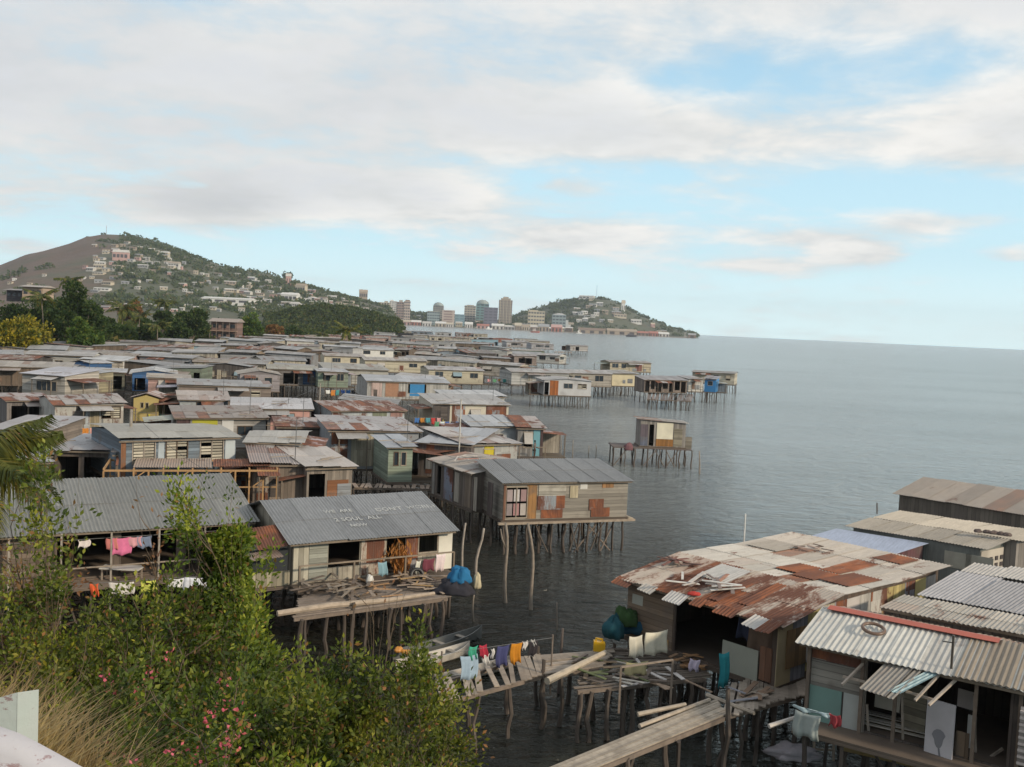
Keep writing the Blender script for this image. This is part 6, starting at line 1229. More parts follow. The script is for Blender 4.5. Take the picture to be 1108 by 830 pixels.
# ------------------------------------------------------------------ the right-hand houses
# patched house: three roof planes one behind the other
U = Vector((.66, -.75, 0)).normalized(); P0 = at(668, 624, 4.1)+Vector((.45, .25, 0)); E0 = P0+U*6.5
GR = (.44, .41, .37)
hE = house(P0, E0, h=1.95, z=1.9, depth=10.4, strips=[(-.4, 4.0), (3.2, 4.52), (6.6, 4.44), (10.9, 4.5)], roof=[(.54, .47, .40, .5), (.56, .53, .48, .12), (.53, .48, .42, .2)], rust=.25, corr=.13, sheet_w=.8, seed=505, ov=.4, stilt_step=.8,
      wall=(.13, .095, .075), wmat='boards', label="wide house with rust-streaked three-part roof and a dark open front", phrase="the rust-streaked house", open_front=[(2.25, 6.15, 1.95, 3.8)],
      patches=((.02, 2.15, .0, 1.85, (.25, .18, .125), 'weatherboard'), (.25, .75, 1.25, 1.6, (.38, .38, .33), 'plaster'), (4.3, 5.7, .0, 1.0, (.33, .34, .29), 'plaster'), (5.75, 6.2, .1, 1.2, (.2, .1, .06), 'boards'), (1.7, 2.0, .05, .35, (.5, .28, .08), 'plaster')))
rse = random.Random(12); LE = hE['L']
for i in range(13):   # patchwork end wall facing the open water
    y = .15+i*.8; c = rse.choice([(.55, .46, .20), (.56, .54, .50), (.5, .46, .36), (.42, .35, .22), (.55, .52, .50), (.30, .31, .36), (.48, .38, .18)]); z1 = 2.0+min(4.35, interp([(-.4, 4.0), (3.2, 4.5), (10.9, 4.45)], y))-2.0-.12
    MB().box(LE+.004+.012*(i % 2), LE+.03+.012*(i % 2), y-.4, y+.42, 1.95+rse.uniform(0, .25), z1).build("wall_panel", M[rse.choice(['iron_wall', 'boards', 'plaster'])], hE, c+(.35,))
MB().box(LE+.05, LE+.07, .2, 1.9, 2.5, 3.75).build("brown_screen", M['boards'], hE, (.30, .19, .09, 0))
for i, (x, w, d, c) in enumerate([(-.2, .7, .35, (.42, .3, .22, .6)), (1.0, .6, .3, (.55, .52, .47, .1)), (2.3, .8, .5, (.62, .6, .57, 0)), (3.3, .5, .3, (.4, .25, .17, .9)), (4.3, .8, .35, (.5, .4, .32, .5)), (5.6, .8, .55, (.6, .58, .55, .05)), (6.2, .5, .7, (.45, .38, .3, .4))]):
    MB().sheet((x, -.38-d, 3.98-.22*d+.01*i), (w, .05*rse.uniform(-1, 1), rse.uniform(-.06, .03)), (rse.uniform(-.1, .1), d+.15, .10+.2*d), corr=.13).build("roof_flap", M['roof'], hE, c)
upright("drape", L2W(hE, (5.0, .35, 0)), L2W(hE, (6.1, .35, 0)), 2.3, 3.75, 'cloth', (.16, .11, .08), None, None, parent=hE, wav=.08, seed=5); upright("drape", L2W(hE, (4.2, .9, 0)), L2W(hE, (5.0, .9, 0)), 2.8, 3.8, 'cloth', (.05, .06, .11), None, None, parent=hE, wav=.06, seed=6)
# rusty patches of newer and older sheets laid over the roof
for (x0, x1, y0, y1, cc) in [(3.3, 4.2, 4.3, 5.9, (.32, .12, .06, .75)), (4.25, 5.15, 3.9, 5.6, (.33, .12, .06, .8)), (5.2, 6.3, 4.2, 6.4, (.34, .13, .07, .75)), (4.3, 5.1, 5.7, 6.6, (.3, .12, .07, .7)), (3.6, 3.95, .0, 2.3, (.30, .12, .06, .8)), (4.6, 4.95, .3, 2.6, (.33, .13, .06, .8)), (1.9, 3.2, 1.5, 3.0, (.55, .54, .52, 0)), (.2, 1.6, 6.9, 8.6, (.4, .37, .32, .1)), (4.4, 5.6, 9.3, 10.6, (.36, .2, .12, .7))]:
    f = lambda y: interp([(-.4, 4.0), (3.2, 4.52), (6.6, 4.44), (10.9, 4.5)], y)+.055+rse.uniform(0, .01); za, zb = f(y0), f(y1)
    MB().sheet((x0, y0, za), (x1-x0, 0, rse.uniform(-.01, .02)), (rse.uniform(-.1, .1), y1-y0, zb-za), corr=.13).build("roof_patch", M['roof'], hE, cc)
pile("roof_debris", L2W(hE, (2.6, .9, 4.28)), 1.0, .2, 16, "tangle of broken planks on the rust-streaked roof edge", "planks", [(.5, .46, .42), (.22, .17, .15), (.38, .2, .14), (.6, .58, .54)], 13, L=1.3); pile("roof_debris", L2W(hE, (.6, 2.0, 4.45)), .5, .12, 9, "dark burnt-looking scraps on the landward corner of the rust-streaked roof", "planks", [(.12, .07, .06), (.2, .09, .07)], 14, L=.8)
pile("roof_debris", L2W(hE, (2.3, 8.4, 4.56)), .5, .12, 6, "few small stones and sticks on the far part of the rust-streaked roof", "planks", [(.2, .15, .12), (.4, .3, .25)], 15, L=.7)
cl_ = lump("red_rag", L2W(hE, (3.05, -.1, 4.15)), .22, .14, .08, (.45, .05, .04), "crumpled red rag on the edge of the rust-streaked roof", "rag", 4.4)
# flat pale blue roof behind it
def qhouse(c, zt, zb, wall, wmat, roofc, rust, label, phrase=None, corr=.13, name="stilt_house", th=.0, sidec=None, stilts=True, inset=.35, sheet_w=.9, along=True):
    """house whose roof plane is given by four pixel corners (near-left, near-right, far-right, far-left) with heights"""
    q = [at(px, py, z) for (px, py), z in zip(c, zt)]; o = (q[0]+q[1])/2; rz = math.atan2(q[1].y-q[0].y, q[1].x-q[0].x); root = empty(name, (o.x, o.y, 0), rz); tag(root, label, "house")
    inv = (Matrix.Translation(root.location) @ Matrix.Rotation(rz, 4, 'Z')).inverted(); l = [inv @ v for v in q]; m = MB(); rs = random.Random(int(c[0][0]))
    e = (l[1]-l[0]); n = max(1, int(e.length/sheet_w))
    for i in range(n):
        a = l[0].lerp(l[1], i/n); b = l[0].lerp(l[1], (i+1.03)/n); d = l[3].lerp(l[2], i/n); dz = .012*(i % 2)+rs.uniform(0, .006); U_ = b-a; V_ = d-a; jit = V_.normalized()*rs.uniform(-.06, .06); m.sheet(a+Vector((0, 0, dz))-jit, U_, V_, corr=corr)
    m.build("roof", M['roof'], root, roofc+(rust,))
    cen = (l[0]+l[1]+l[2]+l[3])/4; g = [cen+(v-cen)*(1-inset/max(.5, (v-cen).length)) for v in l]; w = MB()
    for i in range(4):
        a, b = g[i], g[(i+1) % 4]; nn = (cen-(a+b)/2); nn.z = 0; nn = nn.normalized()*.06
        w.hexa([(a.x, a.y, zb), (b.x, b.y, zb), (b.x+nn.x, b.y+nn.y, zb), (a.x+nn.x, a.y+nn.y, zb), (a.x, a.y, a.z-.05), (b.x, b.y, b.z-.05), (b.x+nn.x, b.y+nn.y, b.z-.05), (a.x+nn.x, a.y+nn.y, a.z-.05)])
    w.build("wall", M[wmat], root, wall+(.1,)); f = MB(); f.add([(v.x, v.y, zb-.12) for v in g]+[(v.x, v.y, zb-.004) for v in g], [(3, 2, 1, 0), (4, 5, 6, 7), (0, 1, 5, 4), (1, 2, 6, 5), (2, 3, 7, 6), (3, 0, 4, 7)]); f.build("floor", M['fine_boards'], root, (.15, .12, .1))
    if stilts:
        for i in range(4):
            for t in (0, .25, .5, .75): v = g[i].lerp(g[(i+1) % 4], t); stilt(root, v.x, v.y, zb-.1, rs)
    if phrase: LM.append((phrase, proj(q[0].lerp(q[2], .5)), 'village'))
    return root, inv, g
hF, _, _ = qhouse([(865, 583.5), (963, 600), (1008, 588), (905, 572)], (4.0, 4.0, 4.3, 4.3), 2.0, (.16, .07, .08), 'boards', (.46, .52, .66), 0, "low shed with a smooth pale lavender-blue roof between the rust-streaked house and the tan-roofed one", corr=.0, sheet_w=2)
hG, invG, gG = qhouse([(915, 569), (1069, 595), (1096, 583), (943, 560)], (4.45, 4.45, 4.7, 4.7), 2.0, (.20, .21, .19), 'iron_wall', (.42, .38, .32), .0, "house with a long tan roof and decorated pale gable wall")
hG2, _, _ = qhouse([(945, 560), (1108, 586), (1160, 580), (975, 552.5)], (4.7, 4.7, 4.8, 4.8), 2.0, (.3, .27, .24), 'boards', (.54, .48, .39), .0, "low house with a long cream roof directly behind the tan roof")
hH, _, _ = qhouse([(966, 534), (1175, 569), (1215, 545), (1000, 516)], (4.7, 4.7, 5.3, 5.3), 2.0, (.19, .16, .13), 'boards', (.36, .31, .26), .04, "farthest long house with brown board wall and tan-grey roof on the seaward side", corr=.14)
hI, _, _ = qhouse([(992, 644), (1150, 672), (1185, 648), (1036, 618)], (4.2, 4.2, 4.7, 4.7), 2.0, (.12, .10, .09), 'boards', (.48, .47, .48), .0, "house with a smooth light grey-mauve roof above dark board wall", sheet_w=1.2)
hI2, _, _ = qhouse([(1040, 618), (1150, 636), (1175, 622), (1055, 617 - 8)], (4.72, 4.72, 4.9, 4.9), 2.0, (.2, .17, .15), 'boards', (.56, .53, .49), .0, "sliver of cream roof directly behind the light grey-mauve roof")
# gable wall decoration of the tan-roofed house
pA, pB = gG[1], gG[2]; dG = (pB-pA); dG.z = 0; LG_ = dG.length; uG = dG/LG_; nG = Vector((uG.y, -uG.x, 0))
def gpanel(t0, t1, z0, z1, name, mat, col, off):
    a = pA+uG*LG_*t0+nG*off; b = pA+uG*LG_*t1+nG*off; MB().hexa([(a.x, a.y, z0), (b.x, b.y, z0), (b.x+nG.x*.03, b.y+nG.y*.03, z0), (a.x+nG.x*.03, a.y+nG.y*.03, z0), (a.x, a.y, z1), (b.x, b.y, z1), (b.x+nG.x*.03, b.y+nG.y*.03, z1), (a.x+nG.x*.03, a.y+nG.y*.03, z1)]).build(name, M[mat], hG, col)
gpanel(.02, .98, 2.2, 4.3, "wall_panel", 'plaster', (.50, .45, .38), .01)
for t in (.12, .38, .62, .84):
    for k in range(4): gpanel(t, t+.11, 2.9+k*.3, 3.08+k*.3, "vent_slot", 'dark_void', (.07, .06, .06), .045)
for t in (.12, .28): 
    a = gG[0].lerp(gG[1], .62+t); dn = Vector(((gG[1]-gG[0]).y, -(gG[1]-gG[0]).x, 0)).normalized()*.03; e = (gG[1]-gG[0]).normalized()*1.1; MB().hexa([(a.x+dn.x, a.y+dn.y, 3.4), (a.x+e.x+dn.x, a.y+e.y+dn.y, 3.4), (a.x+e.x, a.y+e.y, 3.4), (a.x, a.y, 3.4), (a.x+dn.x, a.y+dn.y, 4.1), (a.x+e.x+dn.x, a.y+e.y+dn.y, 4.1), (a.x+e.x, a.y+e.y, 4.1), (a.x, a.y, 4.1)]).build("shutter", M['shutter'], hG, (.34, .32, .26))
for k, (px, py, z) in enumerate([(1058, 577, 4.82), (1068, 578, 4.82), (1075, 579, 4.82), (1083, 580, 4.82), (1090, 581, 4.82)]):
    lump("stone", at(px, py, z)+Vector((0, 0, .08)), .16+.03*(k % 3), .14, .11, (.12, .09, .08), ["flat dark stone", "round dark stone", "biggest dark stone", "reddish dark stone", "last dark stone"][k]+" in the row weighing down the long cream roof", "stone", 20+k, 'junk')
a4, b4 = at(949, 556, 4.8), aty(949, 544, at(949, 556, 4.8).y); MB().bar(a4, b4, .05).build("short_post", M['wood'], None, (.1, .09, .08)); tag(bpy.data.objects["short_post"], "short dark post sticking up at the corner of the long cream roof", "post")

# front shack with the white ribbed roof and red ridge
fe = at(860, 689, 4.5); ge = at(1080, 737, 4.5); uJ = Vector((ge.x-fe.x, ge.y-fe.y, 0)).normalized(); nJ = Vector((-uJ.y, uJ.x, 0))
AJ = fe+nJ*.45+uJ*.35; BJ = AJ+uJ*7.6
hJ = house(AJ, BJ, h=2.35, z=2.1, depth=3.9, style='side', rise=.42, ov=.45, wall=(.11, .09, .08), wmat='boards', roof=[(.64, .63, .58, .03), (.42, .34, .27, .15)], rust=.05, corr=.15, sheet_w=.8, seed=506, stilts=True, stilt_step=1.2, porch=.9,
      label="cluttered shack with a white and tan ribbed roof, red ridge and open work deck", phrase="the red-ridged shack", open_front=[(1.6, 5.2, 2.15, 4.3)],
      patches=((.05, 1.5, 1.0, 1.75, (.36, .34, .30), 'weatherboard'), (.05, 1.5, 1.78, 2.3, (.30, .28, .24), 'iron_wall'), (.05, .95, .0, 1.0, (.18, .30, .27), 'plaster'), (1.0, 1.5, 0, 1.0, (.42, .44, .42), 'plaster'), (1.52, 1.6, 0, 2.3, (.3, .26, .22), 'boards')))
# remove the railing the porch brings: the deck here is open
for o in [c for c in hJ.children if c.name.startswith('rail')]: bpy.data.objects.remove(o)
LJ = hJ['L']; zr = 4.45+.42+.06
tn = MB()
for i in range(9):
    x = 3.9+i*.62; tn.sheet((x, -.47+.03*(i % 3), 4.38+.012*(i % 2)), (.65, 0, 0), (0, 2.42, .53), corr=.15, amp=.022)
tn.build("tan_roof_sheets", M['roof'], hJ, (.34, .28, .21, .0))
MB().sheet((-.1, 1.66, zr-.02), (4.7, 0, .0), (0, .28, .05), corr=0).build("red_ridge_cap", M['paint'], hJ, (.45, .11, .07)); MB().sheet((-.1, 1.94, zr+.03), (4.7, 0, .0), (0, .28, -.06), corr=0).build("red_ridge_cap", M['paint'], hJ, (.42, .10, .06))
# louvre wall and green iron wall further along the front, a step forward
MB().box(5.5, 6.6, -.52, -.46, 2.5, 4.0).build("louvre_wall", M['weatherboard'], hJ, (.52, .47, .44))
for k in range(9): MB().box(5.5, 6.6, -.60, -.53, 2.55+k*.165, 2.60+k*.165).build("louvre_slat", M['paint'], hJ, (.56, .5, .47))
MB().box(6.62, 8.6, -.7, -.62, 2.0, 3.5).build("green_wall", M['iron_wall'], hJ, (.13, .20, .15, 0))
for x in (.0, 1.5, 2.4, 4.4, 5.45, 6.62): MB().bar((x, -.12, 2.0), (x, -.12, 4.35), .09).build("post", M['wood'], hJ, (.17, .13, .10))
# awning sheets, rafters, big stained panel, door
def pz(px, py, z): return at(px, py, z)
A_ = pz(940, 748, 3.15); wsheet(hJ, "awning_sheet", pz(930, 745, 3.8), pz(958, 754, 3.8)-pz(930, 745, 3.8), pz(962, 714, 4.36)-pz(930, 745, 3.8), (.36, .33, .29, .02)); wsheet(hJ, "awning_sheet", pz(950, 752, 3.77), pz(966, 757, 3.77)-pz(950, 752, 3.77), pz(982, 721, 4.33)-pz(950, 752, 3.77), (.34, .31, .27, .02))
wsheet(hJ, "cyan_awning_sheet", pz(960, 748, 3.88), pz(974, 751, 3.88)-pz(960, 748, 3.88), pz(1006, 725, 4.36)-pz(960, 748, 3.88), (.36, .52, .56, 0), corr=.1)
for (a, b) in (((990, 758, 3.75), (1016, 730, 4.3)), ((1005, 763, 3.75), (1038, 732, 4.3)), ((911, 741, 3.6), (940, 712, 4.2)), ((980, 748, 3.85), (1012, 758, 3.75)), ((912, 732, 3.7), (936, 738, 3.7)), ((938, 712, 4.25), (966, 720, 4.25))): wbar(hJ, "rafter", pz(*a), pz(*b), .06, col=(.42, .36, .30))
pa, pb_ = pz(1000, 812, 2.1), pz(1030, 822, 2.1); sp = empty("stained_board", (pa.x, pa.y, 0), math.atan2(pb_.y-pa.y, pb_.x-pa.x)); tag(sp, "tall grey-white board with dark stain standing on the work deck", "board")
Ls = (pb_-pa).length; MB().box(0, Ls, -.03, .03, 1.95, 3.55).build("board", M['plaster'], sp, (.52, .50, .52)); 
st = MB(); vs = [(Ls*(.5+.27*math.cos(t)*(1 if math.sin(t) > 0 else .6)), -.0335, 2.55+.26*math.sin(t)*(1 if math.sin(t) > 0 else 1.0)) for t in np.linspace(0, 6.2, 14)]; st.add(vs, [tuple(range(14))]); st.build("stain", M['plaster'], sp, (.22, .22, .24)); st = MB(); st.bar((Ls*.52, -.034, 2.3), (Ls*.6, -.034, 1.98), .05, .002); st.build("drip_stain", M['plaster'], sp, (.18, .18, .2))
upright("door_board", pz(1033, 800, 2.1), pz(1052, 806, 2.1), 3.05, 3.55, 'plaster', (.48, .44, .42), None, None, parent=hJ); upright("door_board", pz(1045, 812, 2.1), pz(1054, 815, 2.1), 2.2, 3.1, 'plaster', (.5, .5, .48), None, None, parent=hJ); upright("brown_door", pz(1033, 818, 2.1), pz(1047, 822, 2.1), 2.0, 2.8, 'boards', (.22, .16, .11), None, None, parent=hJ)
upright("cream_board", pz(945, 781, 2.1), pz(972, 788, 2.1), 2.55, 3.35, 'plaster', (.52, .49, .42), None, None, parent=hJ); upright("slatted_wall", pz(975, 789, 2.1), pz(1000, 797, 2.1), 2.2, 3.5, 'weatherboard', (.36, .33, .25), None, None, parent=hJ)
for (a, b) in (((1056, 822, 1.9), (1054, 752, 3.6)), ((940, 795, 2.0), (938, 762, 2.9)), ((1030, 828, 1.9), (1100, 845, 1.9)), ((1056, 830, 1.8), (1085, 810, 2.3)), ((977, 800, 2.1), (976, 748, 3.5))): wbar(hJ, "rail", pz(*a), pz(*b), .06, col=(.36, .31, .26))
# things on the roof and deck
torus(L2W(hJ, (1.45, .95, 4.80)), .30, .05, "rusty brown ring lying on the white ribbed roof", (.16, .10, .07), (.23, 0, 0)); bar_ = empty("vent_pipe", L2W(hJ, (3.75, -.1, 4.4))); tag(bar_, "dark upright pipe with a short arm standing at the roof edge", "pipe"); MB().tube([(0, 0, -.1), (0, 0, .95)], [.035, .035], 8).build("pipe", M['metal'], bar_, (.12, .11, .1)); MB().bar((-.28, 0, .78), (0, 0, .75), .03).build("arm", M['metal'], bar_, (.1, .1, .1))
hK = house(L2W(hJ, (1.0, 4.1, 0)), L2W(hJ, (9.5, 4.1, 0)), h=2.3, z=2.1, depth=3.0, style='shed_f', rise=.25, ov=.2, wall=(.2, .16, .13), wmat='boards', roof=(.48, .43, .36), rust=.15, corr=.13, seed=507, label="low patched cream and tan roof sheltering behind the red-ridged shack", phrase="the low patched roof")
hL_ = house(L2W(hJ, (5.2, 1.9, 0)), L2W(hJ, (10.5, 1.9, 0)), h=2.52, z=2.1, depth=2.1, style='shed_b', rise=.05, ov=.1, wall=(.2, .16, .13), wmat='boards', roof=(.60, .58, .53), rust=.02, corr=.13, seed=508, stilts=False, label="white ribbed roof addition joined to the tan end of the red-ridged shack", phrase="the white roof addition")
pile("brick_rubble", L2W(hK, (5.3, .8, 4.72)), .9, .16, 26, "reddish rubble and scraps strewn on the low patched roof", "rubble", [(.3, .1, .07), (.22, .12, .1), (.45, .42, .38)], 21, kind="brick"); pile("roof_debris", L2W(hL_, (4.0, .9, 4.75)), .5, .1, 6, "few red scraps on the white roof addition", "rubble", [(.35, .1, .08), (.15, .12, .1)], 22, kind="brick")
cloth(hJ, .1, -1.62, 3.0, 1.0, .12, (.5, .62, .64), "pale aqua towel folded over the rail at the teal board", seed=60); cloth(hJ, .15, -1.66, 2.88, .7, .7, (.36, .40, .38), "grey-green curtain hanging below the aqua towel", seed=61); cloth(hJ, 1.1, -1.62, 3.02, .3, .35, (.4, .06, .07), "small red cloth at the end of the deck rail", seed=62)
pcl = at(848, 700, 2.9); upright("hanging_cloth", pcl+Vector((0, 0, 0)), pcl+Vector((.35, -.15, 0)), 2.2, 2.95, 'cloth', (.42, .22, .42), "lilac cloth hanging at the seaward corner of the rust-streaked house", "cloth", group="washing hung out to dry", wav=.04, seed=63); upright("hanging_cloth", pcl+Vector((.45, -.2, 0)), pcl+Vector((.9, -.5, 0)), 2.5, 3.2, 'cloth', (.5, .48, .46), "pale grey cloth beside the lilac one", "cloth", group="washing hung out to dry", wav=.04, seed=64)
# small plank lean-to below the deck, and things around it
lt = empty("plank_shelter", at(920, 822, 1.0)); tag(lt, "little yellow-brown plank box with white slats on top below the work deck", "shelter"); lt.rotation_euler = (0, 0, -.5)
MB().box(-.2, 1.7, 0, 1.0, .2, 1.15).build("box", M['weatherboard'], lt, (.34, .25, .11))
for k in range(5): MB().bar((-.35+.02*k, -.15+k*.26, 1.22+.02*(k % 2)), (2.1-.1*k, -.15+k*.26, 1.18+.02*(k % 2)), .12, .03).build("slat", M['paint'], lt, (.5, .47, .42))
for k in range(4): stilt(lt, -.1+.55*k, .1, .25, random.Random(k), z0=-1.4)
bx = lump("grey_sheet_bundle", at(858, 815, .6), .75, .5, .22, (.3, .28, .3), "crumpled grey sheet lying below the work deck", "tarpaulin", 13.0, amp=.35)
ld = empty("ladder", at(888, 800, .6)); tag(ld, "short wooden ladder leaning under the work deck's landward corner", "ladder"); 
for x in (-.3, .3): MB().bar((x, -.4, -.5), (x+.1, .3, 1.4), .07).build("stile", M['wood'], ld, (.28, .23, .18))
for k in range(4): MB().bar((-.3, -.3+.17*k, -.2+.42*k), (.36, -.3+.17*k, -.2+.42*k), .05).build("rung", M['wood'], ld, (.28, .23, .18))

# ------------------------------------------------------------------ boardwalks, canoes, washing over the near channel
w1 = deck("boardwalk", W_((560, 864), (787, 773), (773, 758), (560, 846), z=1.9), 1.9, "long narrow boardwalk of pale poles leading to the shack deck", seed=7, legs=5, col=(.35, .30, .24), plank_w=.13, along=True, gap=.05, ragged=.1)
deck("boardwalk", W_((782, 774), (876, 748), (872, 722), (790, 742), z=1.9), 1.9, "wide crosswise boardwalk joining the red-ridged shack", seed=8, legs=6, col=(.33, .28, .23), plank_w=.17, ragged=.3)
for (a, b, lab) in (((692, 786), (768, 757), "loose pole lying beside the pale pole boardwalk"), ((765, 752), (816, 772), "stray plank crossing the boardwalk junction"), ((832, 786), (862, 776), "short white stick poking out under the work deck"), ((690, 773), (742, 762), "second loose pole by the boardwalk junction")):
    o = MB().tube([at(a[0], a[1], 1.85), at(b[0], b[1], 2.0)], [.07, .055], 6).build("loose_pole", M['wood'], None, (.40, .34, .27) if "white" not in lab else (.55, .52, .48)); tag(o, lab, "pole")
w2 = deck("boardwalk", W_((478, 759), (592, 728), (584, 706), (472, 738), z=1.8), 1.8, "ragged slatted boardwalk carrying the washing", seed=9, legs=4, col=(.34, .28, .22), plank_w=.22, gap=.6, ragged=.15)
w3 = deck("boardwalk", W_((590, 730), (648, 722), (662, 703), (586, 708), z=1.8), 1.8, "middle piece of the ragged boardwalk around the tall dark pole", seed=10, legs=4, col=(.31, .26, .21), plank_w=.16, along=True, gap=.3)
w4 = deck("deck", W_((625, 746), (760, 732), (748, 705), (655, 700), z=1.7), 1.7, "junk-strewn landing platform before the rust-streaked house", seed=11, legs=10, col=(.17, .14, .115), plank_w=.17, along=True, gap=.5, ragged=.4)
pl_ = MB().tube([at(592, 737, 1.95), at(655, 706, 2.05)], [.12, .09], 7).build("log", M['wood'], None, (.42, .36, .28)); tag(pl_, "pale log leading from the tall dark pole to the yellow jerrycan", "log")
for (x, y) in ((603, 770), (608, 745), (590, 742)): pass
# washing line above the slatted boardwalk
l0, l1 = at(478, 708, 2.75), at(598, 690, 2.75)
for (q, lab) in ((l0, "thin washing-line post at the canoe end"), (l1, "thin washing-line post near the tall dark pole")):
    o = MB().tube([(0, 0, -1.0), (0, 0, 1.0)], [.035, .03], 6).build("line_post", M['wood'], None, (.2, .16, .13)); o.location = (q.x, q.y, 1.85); tag(o, lab, "post")
o = MB().bar(l0, l1, .012).build("washing_line", M['metal'], None, (.25, .25, .25)); tag(o, "washing line above the slatted boardwalk", "washing line")
dl = (l1-l0); ul = dl.normalized(); Ll = dl.length
for i, (t, w, h, c, lab, dz) in enumerate([(.165, .62, .80, (.30, .40, .50), "light blue towel hanging over the slatted boardwalk", -.15), (.235, .30, .42, (.05, .33, .22), "emerald green cloth on the line above the light blue towel", .12), (.33, .26, .42, (.42, .03, .06), "crimson cloth on the line next to the emerald one", .12), (.36, .24, .34, (.6, .58, .56), "pair of whitish smalls below the crimson cloth", -.2), (.43, .12, .3, (.62, .6, .58), "single white sock-like cloth on the line", -.05),
                                          (.48, .45, .68, (.05, .055, .15), "navy trousers on the line over the slatted boardwalk", 0), (.61, .42, .68, (.5, .20, .015), "orange cloth on the line over the slatted boardwalk", .02), (.715, .2, .28, (.65, .62, .6), "white cloth between the orange and black ones", .04), (.77, .36, .5, (.03, .025, .03), "black shorts at the seaward end of the line", .0), (.80, .14, .2, (.6, .58, .56), "white patch of cloth over the black shorts", .05)]):
    p = l0+ul*Ll*t; upright("hanging_cloth", p, p+ul*w, p.z+dz-h, p.z+dz, 'cloth', c, lab, "cloth", group="washing hung out to dry", wav=.05, seed=70+i)
def canoe(p0, p1, w, h, col, label, incol=(.12, .11, .1), thwarts=3):
    a, b = Vector(p0), Vector(p1); L = (b-a).length; root = empty("canoe", ((a.x+b.x)/2, (a.y+b.y)/2, 0), math.atan2(b.y-a.y, b.x-a.x)); tag(root, label, "canoe"); n = 14; vs = []; fs = []
    for i in range(n+1):
        t = i/n; x = -L/2+L*t; q = w/2*(1-abs(2*t-1)**3)+.015; sh = h*(1+.5*abs(2*t-1)**3)
        vs += [(x, -q, sh), (x, -q*.75, sh*.25), (x, 0, -.08), (x, q*.75, sh*.25), (x, q, sh), (x, q*.82, sh), (x, q*.58, sh*.35), (x, 0, .04), (x, -q*.58, sh*.35), (x, -q*.82, sh)]
    for i in range(n):
        for k in range(10): a_ = i*10+k; b_ = i*10+(k+1) % 10; fs.append((a_, a_+10, b_+10, b_))
    fs += [tuple(range(10)), tuple(n*10+k for k in range(10))[::-1]]; m = MB(); m.add(vs, fs); m.build("hull", M['paint'], root, col)
    for k in range(thwarts): x = -L/2+L*(k+1)/(thwarts+1); MB().box(x-.1, x+.1, -w*.44, w*.44, h*.82, h*.9).build("thwart", M['wood'], root, (.3, .27, .23))
    return root
canoe(at(425, 712, .25), at(521, 684, .25), .75, .38, (.12, .125, .12), "long dark grey canoe lying between the deck and the slatted boardwalk"); canoe(at(428, 722, .25), at(508, 701, .25), .7, .36, (.50, .47, .42), "weathered white canoe alongside the dark one"); canoe(at(470, 735, .3), at(560, 712, .3), .6, .32, (.42, .38, .33), "pale wooden canoe half under the slatted boardwalk")
for k in range(7): pass
fl = empty("float_bundle", at(434, 708, .5)); tag(fl, "bundle of orange net floats in the white canoe", "net floats")
for k in range(9): a_ = k*2.1; MB().lathe([(.02, -.09), (.08, -.05), (.1, 0), (.08, .05), (.02, .09)], 8, (.28*math.cos(a_)*(k/9+.3), .2*math.sin(a_), .1+.05*(k % 3))).build("float", M['plastic'], fl, (.55, .24, .04))
# things on the landing platform
jc = empty("jerrycan", at(648, 706, 1.75)); tag(jc, "yellow jerrycan at the corner of the landing platform", "jerrycan"); m = MB(); m.hexa([(-.2, -.13, 0), (.2, -.13, 0), (.2, .13, 0), (-.2, .13, 0), (-.2, -.13, .42), (.2, -.13, .36), (.2, .13, .36), (-.2, .13, .42)]); m.build("body", M['plastic'], jc, (.65, .38, .02)); MB().bar((-.12, 0, .5), (.1, 0, .47), .05).build("handle", M['plastic'], jc, (.6, .35, .02)); MB().bar((-.12, 0, .4), (-.12, 0, .52), .05).build("neck", M['plastic'], jc, (.6, .35, .02)); MB().bar((.1, 0, .36), (.1, 0, .49), .05).build("neck", M['plastic'], jc, (.6, .35, .02))
lump("net_heap", at(663, 699, 1.8)+Vector((0, 0, .5)), .36, .4, .52, (.012, .07, .09), "dark teal fishing net heap behind the jerrycan", "net", 31.0, amp=.35); lump("net_heap", at(688, 692, 1.8)+Vector((0, 0, .45)), .6, .4, .5, (.02, .09, .15), "dark blue net heap next to the green one", "net", 33.0, amp=.35); lump("net_heap", at(676, 693, 1.8)+Vector((0, -.2, .8)), .45, .35, .42, (.03, .07, .02), "dark green net lying on top of the net heaps", "net", 35.0, amp=.4)
for i, (p0, p1, z0, z1, c, lab) in enumerate([((697, 721), (721, 717), 2.15, 2.95, (.66, .62, .50), "cream sheet hung square on the landing platform"), ((680, 722), (694, 720), 2.1, 2.85, (.6, .57, .48), "crumpled cream shirt beside the square cream sheet"), ((676, 735), (700, 733), 1.9, 2.35, (.42, .36, .2), "khaki cloth hanging under the cream shirt"), ((777, 738), (788, 736), 1.6, 2.75, (.04, .34, .40), "turquoise cloth hanging below the rust-streaked house"), ((745, 728), (756, 730), 1.9, 2.3, (.55, .48, .6), "pale lilac rag folded on the little landing")]):
    upright("hanging_cloth", at(p0[0], p0[1], 1.8), at(p1[0], p1[1], 1.8), z0, z1, 'cloth', c, lab, "cloth", group="washing hung out to dry", wav=.045, seed=90+i)
tr_ = MB().bar(at(672, 722, 2.95), at(728, 714, 2.95), .05).build("clothes_rail", M['wood'], None, (.25, .2, .16)); tag(tr_, "wooden clothes rail on the landing platform holding the cream cloths", "rail")
for i, (px, py) in enumerate([(672, 722), (728, 714)]): o = MB().bar(at(px, py, 2.95)-Vector((0, 0, 1.4)), at(px, py, 2.95), .06).build("rail_post", M['wood'], None, (.2, .16, .13)); tag(o, ["post at the landward end of the platform's clothes rail", "post at the seaward end of the platform's clothes rail"][i], "post")
